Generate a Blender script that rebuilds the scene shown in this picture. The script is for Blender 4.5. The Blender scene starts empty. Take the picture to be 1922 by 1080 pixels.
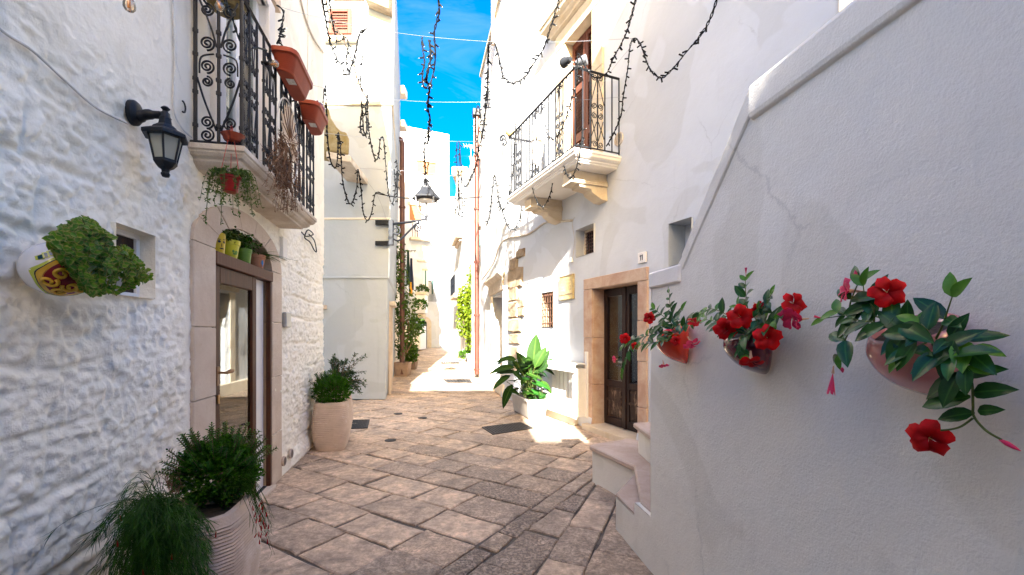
import bpy, bmesh, math, random
import numpy as np
from mathutils import Vector, Matrix
random.seed(7)
RNG = np.random.default_rng(11)
SC = bpy.context.scene
COL = SC.collection
R = math.radians

# ------------------------------------------------------------------ camera, sky, sun, exposure
CAMZ = 1.6
FPX, CX, HY = 825.0, 961.0, 625.0          # focal length, centre and horizon of the photograph in its pixels
cam_d = bpy.data.cameras.new("camera")
cam = bpy.data.objects.new("camera", cam_d)
COL.objects.link(cam)
cam.location = (0, 0, CAMZ)
cam.rotation_euler = (R(90), 0, 0)
cam_d.sensor_width = 36.0
cam_d.lens = FPX / 1922 * 36
cam_d.shift_y = (HY - 540) / 1922
cam_d.clip_start = 0.05
cam_d.clip_end = 2000
SC.camera = cam

SUN_EL, SUN_AZ = 30.0, 4.0                  # the sun stands behind the camera, a little to its right
w = bpy.data.worlds.new("World")
SC.world = w
w.use_nodes = True
wn = w.node_tree.nodes
bg = wn["Background"]
sky = wn.new("ShaderNodeTexSky")
sky.sky_type = 'NISHITA'
sky.sun_disc = False
sky.sun_elevation = R(SUN_EL)
sky.sun_rotation = R(180 - SUN_AZ)
sky.altitude = 400
sky.air_density = 1.0
sky.dust_density = 8.0
sky.ozone_density = 0.8
hsv = wn.new("ShaderNodeHueSaturation")
hsv.inputs["Hue"].default_value = 0.507
hsv.inputs["Saturation"].default_value = 2.2
hsv.inputs["Value"].default_value = 0.80
w.node_tree.links.new(sky.outputs[0], hsv.inputs["Color"])
# faint wisps of high cloud
tc = wn.new("ShaderNodeTexCoord")
mpc = wn.new("ShaderNodeMapping"); mpc.inputs["Scale"].default_value = (1.4, 1.4, 4.5)
nzc = wn.new("ShaderNodeTexNoise"); nzc.inputs["Scale"].default_value = 2.3; nzc.inputs["Detail"].default_value = 8; nzc.inputs["Roughness"].default_value = 0.65; nzc.inputs["Distortion"].default_value = 0.8
rpc = wn.new("ShaderNodeValToRGB"); rpc.color_ramp.elements[0].position = 0.50; rpc.color_ramp.elements[1].position = 0.85
rpc.color_ramp.elements[1].color = (0.22, 0.22, 0.22, 1)
mxc = wn.new("ShaderNodeMix"); mxc.data_type = 'RGBA'; mxc.inputs[7].default_value = (1.9, 2.1, 2.3, 1)
wl = w.node_tree.links
wl.new(tc.outputs["Generated"], mpc.inputs["Vector"]); wl.new(mpc.outputs[0], nzc.inputs["Vector"]); wl.new(nzc.outputs[0], rpc.inputs[0])
wl.new(rpc.outputs[0], mxc.inputs[0]); wl.new(hsv.outputs[0], mxc.inputs[6]); wl.new(mxc.outputs[2], bg.inputs[0])
bg.inputs[1].default_value = 0.05
sun_d = bpy.data.lights.new("sun", 'SUN')
sun_d.energy = 2.9
sun_d.angle = R(0.5)
sun_d.color = (1.0, 0.955, 0.89)
sun = bpy.data.objects.new("sun", sun_d)
COL.objects.link(sun)
sd = Vector((math.sin(R(SUN_AZ)) * math.cos(R(SUN_EL)), -math.cos(R(SUN_AZ)) * math.cos(R(SUN_EL)), math.sin(R(SUN_EL))))
sun.rotation_euler = sd.to_track_quat('Z', 'Y').to_euler()
sun.location = (5, -20, 25)
SC.view_settings.view_transform = 'Standard'
SC.view_settings.look = 'None'
SC.view_settings.gamma = 1
SC.view_settings.exposure = 3.98
try:
    SC.cycles.max_bounces = 12
    SC.cycles.diffuse_bounces = 7
    SC.cycles.glossy_bounces = 4
    SC.cycles.transparent_max_bounces = 12
    SC.cycles.sample_clamp_indirect = 8
    SC.cycles.use_denoising = True
except Exception:
    pass

# ------------------------------------------------------------------ materials
MATS = {}
def nodes_of(name):
    m = bpy.data.materials.new(name)
    m.use_nodes = True
    nt = m.node_tree
    return m, nt, nt.nodes, nt.links, nt.nodes["Principled BSDF"]

def ramp(nt, a, b, c0=(0, 0, 0, 1), c1=(1, 1, 1, 1)):
    r = nt.nodes.new("ShaderNodeValToRGB")
    r.color_ramp.elements[0].position = a
    r.color_ramp.elements[1].position = b
    r.color_ramp.elements[0].color = c0
    r.color_ramp.elements[1].color = c1
    return r

def noise(nt, scale, detail=4, rough=0.55, vec=None, dist=0.0):
    n = nt.nodes.new("ShaderNodeTexNoise")
    n.inputs["Scale"].default_value = scale
    n.inputs["Detail"].default_value = detail
    n.inputs["Roughness"].default_value = rough
    n.inputs["Distortion"].default_value = dist
    if vec is not None:
        nt.links.new(vec, n.inputs["Vector"])
    return n

def mixc(nt, fac, a, b, mode='MIX'):
    m = nt.nodes.new("ShaderNodeMix")
    m.data_type = 'RGBA'
    m.blend_type = mode
    for s, v in ((m.inputs[0], fac), (m.inputs[6], a), (m.inputs[7], b)):
        if hasattr(v, "is_linked") or hasattr(v, "links"):
            nt.links.new(v, s)
        elif isinstance(v, (int, float)):
            s.default_value = v
        else:
            s.default_value = (v[0], v[1], v[2], 1)
    return m.outputs[2]

def coords(nt, stretch=None):
    g = nt.nodes.new("ShaderNodeNewGeometry")     # world position: coordinates stay in metres for every piece
    if stretch is None:
        return g.outputs["Position"]
    mp = nt.nodes.new("ShaderNodeMapping")
    mp.inputs["Scale"].default_value = stretch
    nt.links.new(g.outputs["Position"], mp.inputs["Vector"])
    return mp.outputs[0]

def bump(nt, b, h, strength, dist, prev=None):
    n = nt.nodes.new("ShaderNodeBump")
    n.inputs["Strength"].default_value = strength
    n.inputs["Distance"].default_value = dist
    nt.links.new(h, n.inputs["Height"])
    if prev is not None:
        nt.links.new(prev, n.inputs["Normal"])
    nt.links.new(n.outputs[0], b.inputs["Normal"])
    return n.outputs[0]

def simple(name, c, rough=0.6, var=0.12, scale=9.0, bmp=0.0, bscale=60, metal=0.0, spec=0.4, stain=None, coat=0.0):
    """colour with a little uneven wear; optional second colour in patches"""
    if name in MATS:
        return MATS[name]
    m, nt, N, L, b = nodes_of(name)
    v = coords(nt)
    n = noise(nt, scale, 6, 0.6, v)
    dk = tuple(x * (1 - var) for x in c)
    lt = tuple(min(1, x * (1 + var)) for x in c)
    r = ramp(nt, 0.3, 0.7)
    L.new(n.outputs[0], r.inputs[0])
    col = mixc(nt, r.outputs[0], dk, lt)
    if stain:
        n2 = noise(nt, stain[1], 7, 0.65, v)
        r2 = ramp(nt, stain[2], stain[2] + 0.12)
        L.new(n2.outputs[0], r2.inputs[0])
        col = mixc(nt, r2.outputs[0], col, stain[0])
    L.new(col, b.inputs["Base Color"])
    b.inputs["Roughness"].default_value = rough
    b.inputs["Metallic"].default_value = metal
    b.inputs["Specular IOR Level"].default_value = spec
    b.inputs["Coat Weight"].default_value = coat
    if bmp:
        n3 = noise(nt, bscale, 5, 0.6, v)
        bump(nt, b, n3.outputs[0], bmp, 0.01)
    MATS[name] = m
    return m

def plaster(name, c, fine=1.0, grime=0.3, big=0.4, cgrime=(0.50, 0.46, 0.40), fscale=55, streak=0.25, flaky=0.0):
    m, nt, N, L, b = nodes_of(name)
    v = coords(nt)
    n1 = noise(nt, 1.3, 6, 0.6, v)
    n2 = noise(nt, 7.0, 7, 0.65, v)
    r1 = ramp(nt, 0.35, 0.7)
    L.new(n1.outputs[0], r1.inputs[0])
    col = mixc(nt, r1.outputs[0], tuple(x * 0.95 for x in c), c)
    r2 = ramp(nt, 0.56, 0.80)
    L.new(n2.outputs[0], r2.inputs[0])
    mul = N.new("ShaderNodeMath"); mul.operation = 'MULTIPLY'
    L.new(r2.outputs[0], mul.inputs[0]); mul.inputs[1].default_value = grime
    col = mixc(nt, mul.outputs[0], col, cgrime)
    # old rain streaks: stretched noise
    vs = coords(nt, (3.0, 3.0, 0.22))
    n4 = noise(nt, 2.2, 5, 0.6, vs)
    r4 = ramp(nt, 0.60, 0.82)
    L.new(n4.outputs[0], r4.inputs[0])
    mul2 = N.new("ShaderNodeMath"); mul2.operation = 'MULTIPLY'
    L.new(r4.outputs[0], mul2.inputs[0]); mul2.inputs[1].default_value = streak
    col = mixc(nt, mul2.outputs[0], col, tuple(x * 0.72 for x in c))
    # hairline cracks, broken up so that they come and go
    vc = N.new("ShaderNodeTexVoronoi"); vc.feature = 'DISTANCE_TO_EDGE'; vc.inputs["Scale"].default_value = 0.85
    nd = noise(nt, 3.5, 6, 0.7, v)
    mv = mixc(nt, 0.16, v, nd.outputs[1])
    L.new(mv, vc.inputs["Vector"])
    rc = ramp(nt, 0.0, 0.006, (1, 1, 1, 1), (0, 0, 0, 1))
    L.new(vc.outputs["Distance"], rc.inputs[0])
    rm = ramp(nt, 0.52, 0.6); L.new(n1.outputs[0], rm.inputs[0])
    mk = N.new("ShaderNodeMath"); mk.operation = 'MULTIPLY'; L.new(rc.outputs[0], mk.inputs[0]); L.new(rm.outputs[0], mk.inputs[1])
    mk2 = N.new("ShaderNodeMath"); mk2.operation = 'MULTIPLY'; L.new(mk.outputs[0], mk2.inputs[0]); mk2.inputs[1].default_value = 0.35
    col = mixc(nt, mk2.outputs[0], col, tuple(x * 0.5 for x in c))
    # repainted patches a shade off
    n9 = noise(nt, 0.9, 2, 0.4, v, 1.2)
    r9 = ramp(nt, 0.52, 0.545, (1, 1, 1, 1), (0.93, 0.925, 0.91, 1))
    L.new(n9.outputs[0], r9.inputs[0])
    col = mixc(nt, 1.0, col, r9.outputs[0], 'MULTIPLY')
    L.new(col, b.inputs["Base Color"])
    b.inputs["Roughness"].default_value = 0.9
    b.inputs["Specular IOR Level"].default_value = 0.2
    n3 = noise(nt, fscale, 6, 0.65, v)
    n5 = noise(nt, 4.5, 4, 0.5, v)
    p = bump(nt, b, n5.outputs[0], big, 0.05)
    if flaky:
        n6 = noise(nt, 13, 6, 0.6, v, 0.4)
        n6.noise_type = 'RIDGED_MULTIFRACTAL'
        p = bump(nt, b, n6.outputs[0], flaky, 0.02, p)
        n7 = noise(nt, 32, 5, 0.65, v, 0.5)
        p = bump(nt, b, n7.outputs[0], flaky * 1.2, 0.014, p)
    bump(nt, b, n3.outputs[0], 0.35 * fine, 0.012, p)
    MATS[name] = m
    return m

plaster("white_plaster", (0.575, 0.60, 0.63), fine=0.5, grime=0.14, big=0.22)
plaster("old_plaster", (0.90, 0.855, 0.735), fine=1.0, grime=0.40, big=0.25, cgrime=(0.56, 0.47, 0.37), fscale=75, streak=0.2, flaky=0.30)
plaster("stair_plaster", (0.81, 0.77, 0.68), fine=1.3, grime=0.20, big=0.30, fscale=95, streak=0.32)
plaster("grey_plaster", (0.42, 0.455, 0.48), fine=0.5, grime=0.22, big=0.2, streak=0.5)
plaster("cream_plaster", (0.78, 0.70, 0.57), fine=0.6, grime=0.35, big=0.25, streak=0.4)

def stone(name, c, c2, dark=(0.10, 0.085, 0.07), pit=0.5, sc=10.0, bstr=0.6):
    m, nt, N, L, b = nodes_of(name)
    v = coords(nt)
    n1 = noise(nt, sc * 0.4, 8, 0.65, v, 0.4)
    r1 = ramp(nt, 0.35, 0.68)
    L.new(n1.outputs[0], r1.inputs[0])
    col = mixc(nt, r1.outputs[0], c, c2)
    n2 = noise(nt, sc * 3.2, 8, 0.72, v)
    r2 = ramp(nt, 0.60, 0.78)
    L.new(n2.outputs[0], r2.inputs[0])
    mul = N.new("ShaderNodeMath"); mul.operation = 'MULTIPLY'
    L.new(r2.outputs[0], mul.inputs[0]); mul.inputs[1].default_value = pit
    col = mixc(nt, mul.outputs[0], col, dark)
    L.new(col, b.inputs["Base Color"])
    b.inputs["Roughness"].default_value = 0.82
    b.inputs["Specular IOR Level"].default_value = 0.3
    n3 = noise(nt, sc * 5, 8, 0.7, v)
    bump(nt, b, n3.outputs[0], bstr, 0.012)
    MATS[name] = m
    return m

stone("beige_stone", (0.52, 0.405, 0.305), (0.64, 0.54, 0.43), pit=0.35, sc=7)
stone("pink_stone", (0.42, 0.26, 0.18), (0.56, 0.43, 0.32), pit=0.45)
stone("tread_stone", (0.47, 0.345, 0.26), (0.58, 0.46, 0.37), pit=0.45)
stone("slab_stone", (0.46, 0.38, 0.29), (0.64, 0.58, 0.50), pit=0.5)
stone("pale_stone", (0.52, 0.42, 0.29), (0.62, 0.54, 0.42), pit=0.2)
stone("rough_stone", (0.20, 0.14, 0.085), (0.42, 0.34, 0.24), pit=0.75, sc=8, bstr=1.0)
stone("lichen_stone", (0.20, 0.14, 0.035), (0.36, 0.30, 0.18), pit=0.75)
stone("cream_paint", (0.74, 0.71, 0.655), (0.79, 0.76, 0.71), pit=0.15, bstr=0.3)
stone("yellow_plaque", (0.42, 0.32, 0.13), (0.52, 0.43, 0.24), pit=0.45, dark=(0.25, 0.18, 0.08))

def paving():
    """limestone slabs: every slab carries its own 'tint' (0 smooth pale, 1 dark hammered)"""
    m, nt, N, L, b = nodes_of("paving")
    v = coords(nt)
    at = N.new("ShaderNodeAttribute"); at.attribute_name = "tint"
    at2 = N.new("ShaderNodeAttribute"); at2.attribute_name = "worn"
    r0 = ramp(nt, 0.0, 1.0, (0.69, 0.535, 0.395, 1), (0.48, 0.385, 0.31, 1))
    e = r0.color_ramp.elements.new(0.35); e.color = (0.61, 0.475, 0.355, 1)
    e = r0.color_ramp.elements.new(0.7); e.color = (0.54, 0.435, 0.345, 1)
    L.new(at.outputs["Fac"], r0.inputs[0])
    n1 = noise(nt, 3.5, 7, 0.65, v, 0.5)
    r1 = ramp(nt, 0.32, 0.68, (0.58, 0.56, 0.55, 1), (1.26, 1.22, 1.16, 1))
    L.new(n1.outputs[0], r1.inputs[0])
    col = mixc(nt, 1.0, r0.outputs[0], r1.outputs[0], 'MULTIPLY')
    # dark grime patches
    n4 = noise(nt, 2.1, 8, 0.72, v, 0.8)
    r4 = ramp(nt, 0.50, 0.66)
    L.new(n4.outputs[0], r4.inputs[0])
    mu = N.new("ShaderNodeMath"); mu.operation = 'MULTIPLY'
    L.new(r4.outputs[0], mu.inputs[0]); mu.inputs[1].default_value = 0.62
    col = mixc(nt, mu.outputs[0], col, (0.15, 0.125, 0.105))
    n8 = noise(nt, 15, 6, 0.7, v, 0.3)
    r8 = ramp(nt, 0.38, 0.66, (0.66, 0.64, 0.62, 1), (1.16, 1.15, 1.13, 1))
    L.new(n8.outputs[0], r8.inputs[0])
    col = mixc(nt, 1.0, col, r8.outputs[0], 'MULTIPLY')
    # pits and chisel dots
    vo = N.new("ShaderNodeTexNoise")
    vo.inputs["Scale"].default_value = 40; vo.inputs["Detail"].default_value = 5; vo.inputs["Roughness"].default_value = 0.7
    L.new(v, vo.inputs["Vector"])
    r2 = ramp(nt, 0.47, 0.58)
    L.new(vo.outputs[0], r2.inputs[0])
    mw = N.new("ShaderNodeMath"); mw.operation = 'MULTIPLY'
    L.new(r2.outputs[0], mw.inputs[0]); L.new(at2.outputs["Fac"], mw.inputs[1])
    col = mixc(nt, mw.outputs[0], col, (0.155, 0.122, 0.095))
    L.new(col, b.inputs["Base Color"])
    rr = ramp(nt, 0.3, 0.7, (0.5, 0.5, 0.5, 1), (0.8, 0.8, 0.8, 1))
    L.new(n1.outputs[0], rr.inputs[0])
    L.new(rr.outputs[0], b.inputs["Roughness"])
    b.inputs["Specular IOR Level"].default_value = 0.35
    n3 = noise(nt, 28, 8, 0.7, v)
    p = bump(nt, b, n3.outputs[0], 0.45, 0.012)
    inv = N.new("ShaderNodeMath"); inv.operation = 'SUBTRACT'; inv.inputs[0].default_value = 1
    L.new(mw.outputs[0], inv.inputs[1])
    bump(nt, b, inv.outputs[0], 0.8, 0.010, p)
    MATS["paving"] = m
paving()
simple("mortar", (0.10, 0.085, 0.07), 0.95, 0.4, 6, 0.6, 40, stain=((0.19, 0.15, 0.115), 2.5, 0.5))
simple("iron", (0.006, 0.008, 0.012), 0.5, 0.3, 20, 0.15, 90, spec=0.3)
simple("grey_iron", (0.018, 0.020, 0.024), 0.5, 0.25, 20, 0.1, 90, spec=0.25)
simple("grate_iron", (0.030, 0.027, 0.026), 0.7, 0.4, 14, 0.5, 60)
simple("cable_black", (0.006, 0.007, 0.008), 0.7, 0.2, 30, spec=0.12)
simple("cable_green", (0.02, 0.035, 0.04), 0.5, 0.2, 30)
simple("cable_white", (0.62, 0.60, 0.56), 0.6, 0.15, 12)
simple("wire", (0.25, 0.26, 0.28), 0.4, 0.1, 10, metal=0.6)
simple("wire_grey", (0.52, 0.46, 0.38), 0.7, 0.15, 10)
simple("terracotta", (0.29, 0.047, 0.018), 0.55, 0.15, 8, 0.1, 60)
simple("terracotta_pale", (0.46, 0.20, 0.10), 0.75, 0.15, 10, 0.2, 60)
simple("pot_red", (0.28, 0.012, 0.010), 0.3, 0.15, 9)
simple("pot_yellow", (0.62, 0.42, 0.015), 0.4, 0.12, 9)
simple("pot_lime", (0.55, 0.50, 0.02), 0.4, 0.12, 9)
simple("pot_green", (0.115, 0.23, 0.022), 0.4, 0.15, 9)
simple("paint_black", (0.015, 0.013, 0.012), 0.5, 0.1, 9)
simple("paint_blue", (0.01, 0.16, 0.42), 0.5, 0.1, 9)
simple("glaze_orange", (0.66, 0.035, 0.008), 0.22, 0.05, 5, coat=0.5)
simple("glaze_purple", (0.105, 0.010, 0.020), 0.15, 0.05, 5, coat=0.6)
simple("glaze_pink", (0.52, 0.185, 0.175), 0.16, 0.05, 5, coat=0.6)
simple("glaze_white", (0.74, 0.74, 0.75), 0.16, 0.03, 5, coat=0.5)
simple("glaze_yellow", (0.62, 0.36, 0.02), 0.25, 0.1, 20, coat=0.4)
simple("glaze_maroon", (0.20, 0.012, 0.016), 0.25, 0.1, 20, coat=0.4)
simple("glaze_lime", (0.45, 0.50, 0.06), 0.25, 0.1, 20, coat=0.4)
simple("glaze_teal", (0.012, 0.06, 0.07), 0.25, 0.1, 20, coat=0.4)
simple("soil", (0.05, 0.035, 0.025), 0.95, 0.4, 30, 0.8, 40)
simple("planter_stone", (0.54, 0.415, 0.315), 0.85, 0.12, 7, 0.4, 90, stain=((0.66, 0.55, 0.47), 3.0, 0.55))
simple("planter_white", (0.50, 0.45, 0.38), 0.75, 0.12, 6, 0.3, 50, stain=((0.36, 0.28, 0.20), 4.0, 0.62))
simple("planter_brown", (0.26, 0.18, 0.13), 0.8, 0.2, 6, 0.2, 50)
simple("white_paint", (0.79, 0.79, 0.78), 0.5, 0.04, 8, 0.1, 40)
simple("white_wood", (0.66, 0.65, 0.62), 0.6, 0.05, 10, 0.2, 40, stain=((0.5, 0.43, 0.33), 6, 0.70))
simple("copper_pipe", (0.085, 0.022, 0.012), 0.5, 0.2, 6, 0.1, 40, stain=((0.13, 0.042, 0.024), 5, 0.55))
simple("brown_pipe", (0.10, 0.042, 0.03), 0.5, 0.2, 6)
simple("rust_rail", (0.11, 0.05, 0.03), 0.7, 0.3, 20)
simple("steel", (0.42, 0.42, 0.42), 0.35, 0.1, 12, metal=0.8)
simple("brass", (0.30, 0.17, 0.06), 0.35, 0.1, 12, metal=0.8)
simple("bakelite", (0.055, 0.06, 0.07), 0.4, 0.1, 12)
simple("ochre_glass", (0.62, 0.38, 0.15), 0.35, 0.1, 12)
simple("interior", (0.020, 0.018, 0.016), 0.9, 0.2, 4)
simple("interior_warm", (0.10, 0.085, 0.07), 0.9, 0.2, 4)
simple("peach_shutter", (0.30, 0.13, 0.045), 0.6, 0.06, 6)
simple("roof_tile", (0.42, 0.32, 0.2), 0.9, 0.3, 6, 0.4, 30)
simple("macrame", (0.62, 0.50, 0.37), 0.9, 0.12, 30, 0.4, 120)
simple("lace", (0.72, 0.68, 0.60), 0.9, 0.08, 30, 0.4, 120)
simple("cloth_navy", (0.02, 0.035, 0.09), 0.9, 0.1, 30)
simple("cloth_dark", (0.02, 0.05, 0.045), 0.9, 0.1, 30)
simple("cloth_yellow", (0.65, 0.36, 0.04), 0.9, 0.1, 30)
simple("cloth_blue", (0.45, 0.52, 0.68), 0.9, 0.1, 30)
simple("plant_stem", (0.08, 0.11, 0.02), 0.7, 0.2, 20)
simple("grass_stem", (0.018, 0.055, 0.003), 0.7, 0.3, 20, spec=0.1)
simple("wood_stem", (0.16, 0.10, 0.06), 0.85, 0.25, 20)
simple("dry_twig", (0.16, 0.085, 0.045), 0.95, 0.35, 15)
simple("sticker", (0.60, 0.58, 0.55), 0.6, 0.3, 60)
simple("filament", (0.75, 0.33, 0.05), 0.4, 0.1, 20)
simple("rope_red", (0.42, 0.05, 0.035), 0.8, 0.1, 20)
simple("plum", (0.16, 0.015, 0.05), 0.25, 0.1, 9)
simple("door_blue", (0.07, 0.075, 0.085), 0.6, 0.1, 9)
simple("pale_blue_wall", (0.62, 0.70, 0.80), 0.9, 0.05, 3)

def wood(name, c, c2, rough=0.5, sx=(14, 14, 1.2), wear=None):
    m, nt, N, L, b = nodes_of(name)
    v = coords(nt, sx)
    n = noise(nt, 3.0, 6, 0.6, v, 0.6)
    r = ramp(nt, 0.35, 0.7)
    L.new(n.outputs[0], r.inputs[0])
    col = mixc(nt, r.outputs[0], c, c2)
    if wear:
        n2 = noise(nt, 2.2, 8, 0.7, coords(nt, (6, 6, 2)))
        r2 = ramp(nt, 0.52, 0.66)
        L.new(n2.outputs[0], r2.inputs[0])
        col = mixc(nt, r2.outputs[0], col, wear)
    L.new(col, b.inputs["Base Color"])
    b.inputs["Roughness"].default_value = rough
    b.inputs["Specular IOR Level"].default_value = 0.2
    bump(nt, b, n.outputs[0], 0.25, 0.006)
    MATS[name] = m
wood("brown_wood", (0.050, 0.016, 0.007), (0.088, 0.030, 0.013), 0.5)
wood("lintel_wood", (0.090, 0.036, 0.021), (0.125, 0.052, 0.032), 0.55)
wood("dark_wood", (0.016, 0.008, 0.006), (0.032, 0.015, 0.011), 0.5)
wood("worn_wood", (0.026, 0.015, 0.010), (0.06, 0.035, 0.023), 0.7, wear=(0.24, 0.16, 0.105))
wood("shutter_wood", (0.085, 0.026, 0.014), (0.13, 0.042, 0.024), 0.6)
wood("red_shutter", (0.11, 0.032, 0.022), (0.16, 0.055, 0.038), 0.6)
wood("handle_wood", (0.20, 0.09, 0.035), (0.28, 0.13, 0.05), 0.35)

def leafmat(name, c, c2, rough=0.4, trans=0.25, edge=None, spec=0.5, vein=0.0, mott=0.25):
    m, nt, N, L, b = nodes_of(name)
    at = N.new("ShaderNodeAttribute"); at.attribute_name = "tint"
    oi = N.new("ShaderNodeObjectInfo")
    ad = N.new("ShaderNodeMath"); ad.operation = 'ADD'
    L.new(at.outputs["Fac"], ad.inputs[0]); L.new(oi.outputs["Random"], ad.inputs[1])
    fr = N.new("ShaderNodeMath"); fr.operation = 'FRACT'
    L.new(ad.outputs[0], fr.inputs[0])
    col = mixc(nt, fr.outputs[0], c, c2)
    if edge is not None:
        ae = N.new("ShaderNodeAttribute"); ae.attribute_name = "rim"
        re = ramp(nt, 0.55, 0.95)
        L.new(ae.outputs["Fac"], re.inputs[0])
        col = mixc(nt, re.outputs[0], col, edge)
    nm = noise(nt, 55, 4, 0.6, coords(nt))
    rn = ramp(nt, 0.3, 0.7, (1 - mott, 1 - mott, 1 - mott, 1), (1 + mott, 1 + mott, 1 + mott * .6, 1)); L.new(nm.outputs[0], rn.inputs[0])
    col = mixc(nt, 1.0, col, rn.outputs[0], 'MULTIPLY')
    if vein:
        av = N.new("ShaderNodeAttribute"); av.attribute_name = "rim"
        rv_ = ramp(nt, 0.02, 0.16, (vein, vein, vein, 1), (0, 0, 0, 1)); L.new(av.outputs["Fac"], rv_.inputs[0])
        col = mixc(nt, rv_.outputs[0], col, (c2[0] * 2.2 + .02, c2[1] * 1.7 + .03, c2[2] * 1.6 + .008))
    L.new(col, b.inputs["Base Color"])
    b.inputs["Roughness"].default_value = rough
    b.inputs["Specular IOR Level"].default_value = spec
    tr = N.new("ShaderNodeBsdfTranslucent")
    tc = mixc(nt, 0.5, col, (c2[0] * 1.6, c2[1] * 1.7, c2[2] * 0.8))
    L.new(tc, tr.inputs[0])
    mx = N.new("ShaderNodeMixShader")
    mx.inputs[0].default_value = trans
    L.new(b.outputs[0], mx.inputs[1]); L.new(tr.outputs[0], mx.inputs[2])
    L.new(mx.outputs[0], N["Material Output"].inputs[0])
    MATS[name] = m
leafmat("leaf_box", (0.012, 0.052, 0.001), (0.045, 0.14, 0.004), 0.5, spec=0.15)
leafmat("leaf_boxlight", (0.025, 0.075, 0.006), (0.07, 0.15, 0.015), 0.5, spec=0.22)
leafmat("leaf_grass", (0.008, 0.038, 0.001), (0.032, 0.105, 0.003), 0.5, spec=0.2)
leafmat("leaf_olive", (0.016, 0.042, 0.018), (0.038, 0.075, 0.034), 0.5, spec=0.25)
leafmat("leaf_mandevilla", (0.006, 0.040, 0.008), (0.020, 0.088, 0.012), 0.28, 0.14, spec=0.3, vein=0.6)
leafmat("leaf_young", (0.045, 0.15, 0.012), (0.09, 0.23, 0.02), 0.3, 0.25, spec=0.3)
leafmat("leaf_variegated", (0.042, 0.125, 0.008), (0.095, 0.215, 0.014), 0.45, 0.25, edge=(0.36, 0.30, 0.09), spec=0.25)
leafmat("leaf_tall", (0.006, 0.026, 0.002), (0.020, 0.054, 0.005), 0.6, 0.05, spec=0.1, vein=0.6)
leafmat("leaf_vine", (0.065, 0.115, 0.004), (0.15, 0.20, 0.010), 0.5, 0.35, spec=0.2)
leafmat("leaf_hang", (0.035, 0.085, 0.015), (0.10, 0.165, 0.03), 0.5, 0.2, spec=0.25)
leafmat("leaf_shade", (0.022, 0.055, 0.007), (0.065, 0.115, 0.014), 0.5, 0.25, spec=0.22)
leafmat("petal_red", (0.26, 0.001, 0.003), (0.36, 0.002, 0.004), 0.5, 0.2, spec=0.15, edge=(0.60, 0.006, 0.008))
leafmat("petal_pink", (0.62, 0.02, 0.09), (0.75, 0.05, 0.16), 0.42, 0.22, spec=0.3)
leafmat("petal_tube", (0.62, 0.30, 0.22), (0.66, 0.42, 0.25), 0.5, 0.2)

def glassmat(name, tint, refl=0.10, opac=0.0):
    m, nt, N, L, b = nodes_of(name)
    t = N.new("ShaderNodeBsdfTransparent"); t.inputs[0].default_value = (*tint, 1)
    g = N.new("ShaderNodeBsdfGlossy"); g.inputs["Roughness"].default_value = 0.02
    g.inputs[0].default_value = (0.95, 0.97, 0.95, 1)
    lw = N.new("ShaderNodeFresnel"); lw.inputs[0].default_value = 1.5
    ad = N.new("ShaderNodeMath"); ad.operation = 'ADD'; ad.use_clamp = True
    L.new(lw.outputs[0], ad.inputs[0]); ad.inputs[1].default_value = refl
    mx = N.new("ShaderNodeMixShader")
    L.new(ad.outputs[0], mx.inputs[0]); L.new(t.outputs[0], mx.inputs[1]); L.new(g.outputs[0], mx.inputs[2])
    out = mx
    if opac > 0:
        d = N.new("ShaderNodeBsdfDiffuse"); d.inputs[0].default_value = (0.45, 0.46, 0.40, 1)
        m2 = N.new("ShaderNodeMixShader"); m2.inputs[0].default_value = opac
        L.new(mx.outputs[0], m2.inputs[1]); L.new(d.outputs[0], m2.inputs[2])
        out = m2
    L.new(out.outputs[0], N["Material Output"].inputs[0])
    MATS[name] = m
glassmat("glass", (0.86, 0.90, 0.87), 0.06)
glassmat("door_glass", (0.72, 0.82, 0.75), 0.07)
glassmat("frosted", (0.8, 0.82, 0.75), 0.05, 0.6)
glassmat("bulb_glass", (0.98, 0.86, 0.72), 0.08, 0.12)
simple("curtain_teal", (0.07, 0.17, 0.15), 0.9, 0.15, 6)
simple("curtain_white", (0.66, 0.68, 0.66), 0.9, 0.06, 6)
M = MATS

# ------------------------------------------------------------------ objects, things and parts
def tag(o, label=None, cat=None, group=None, kind=None):
    if label: o["label"] = label
    if cat: o["category"] = cat
    if group: o["group"] = group
    if kind: o["kind"] = kind
    return o

def thing(name, label, cat, loc=(0, 0, 0), group=None):
    o = bpy.data.objects.new(name, None)
    COL.objects.link(o)
    o.location = loc
    o.empty_display_size = 0.1
    return tag(o, label, cat, group)

def root_loc(p):
    while p.parent is not None:
        p = p.parent
    return Vector(p.location)

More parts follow.
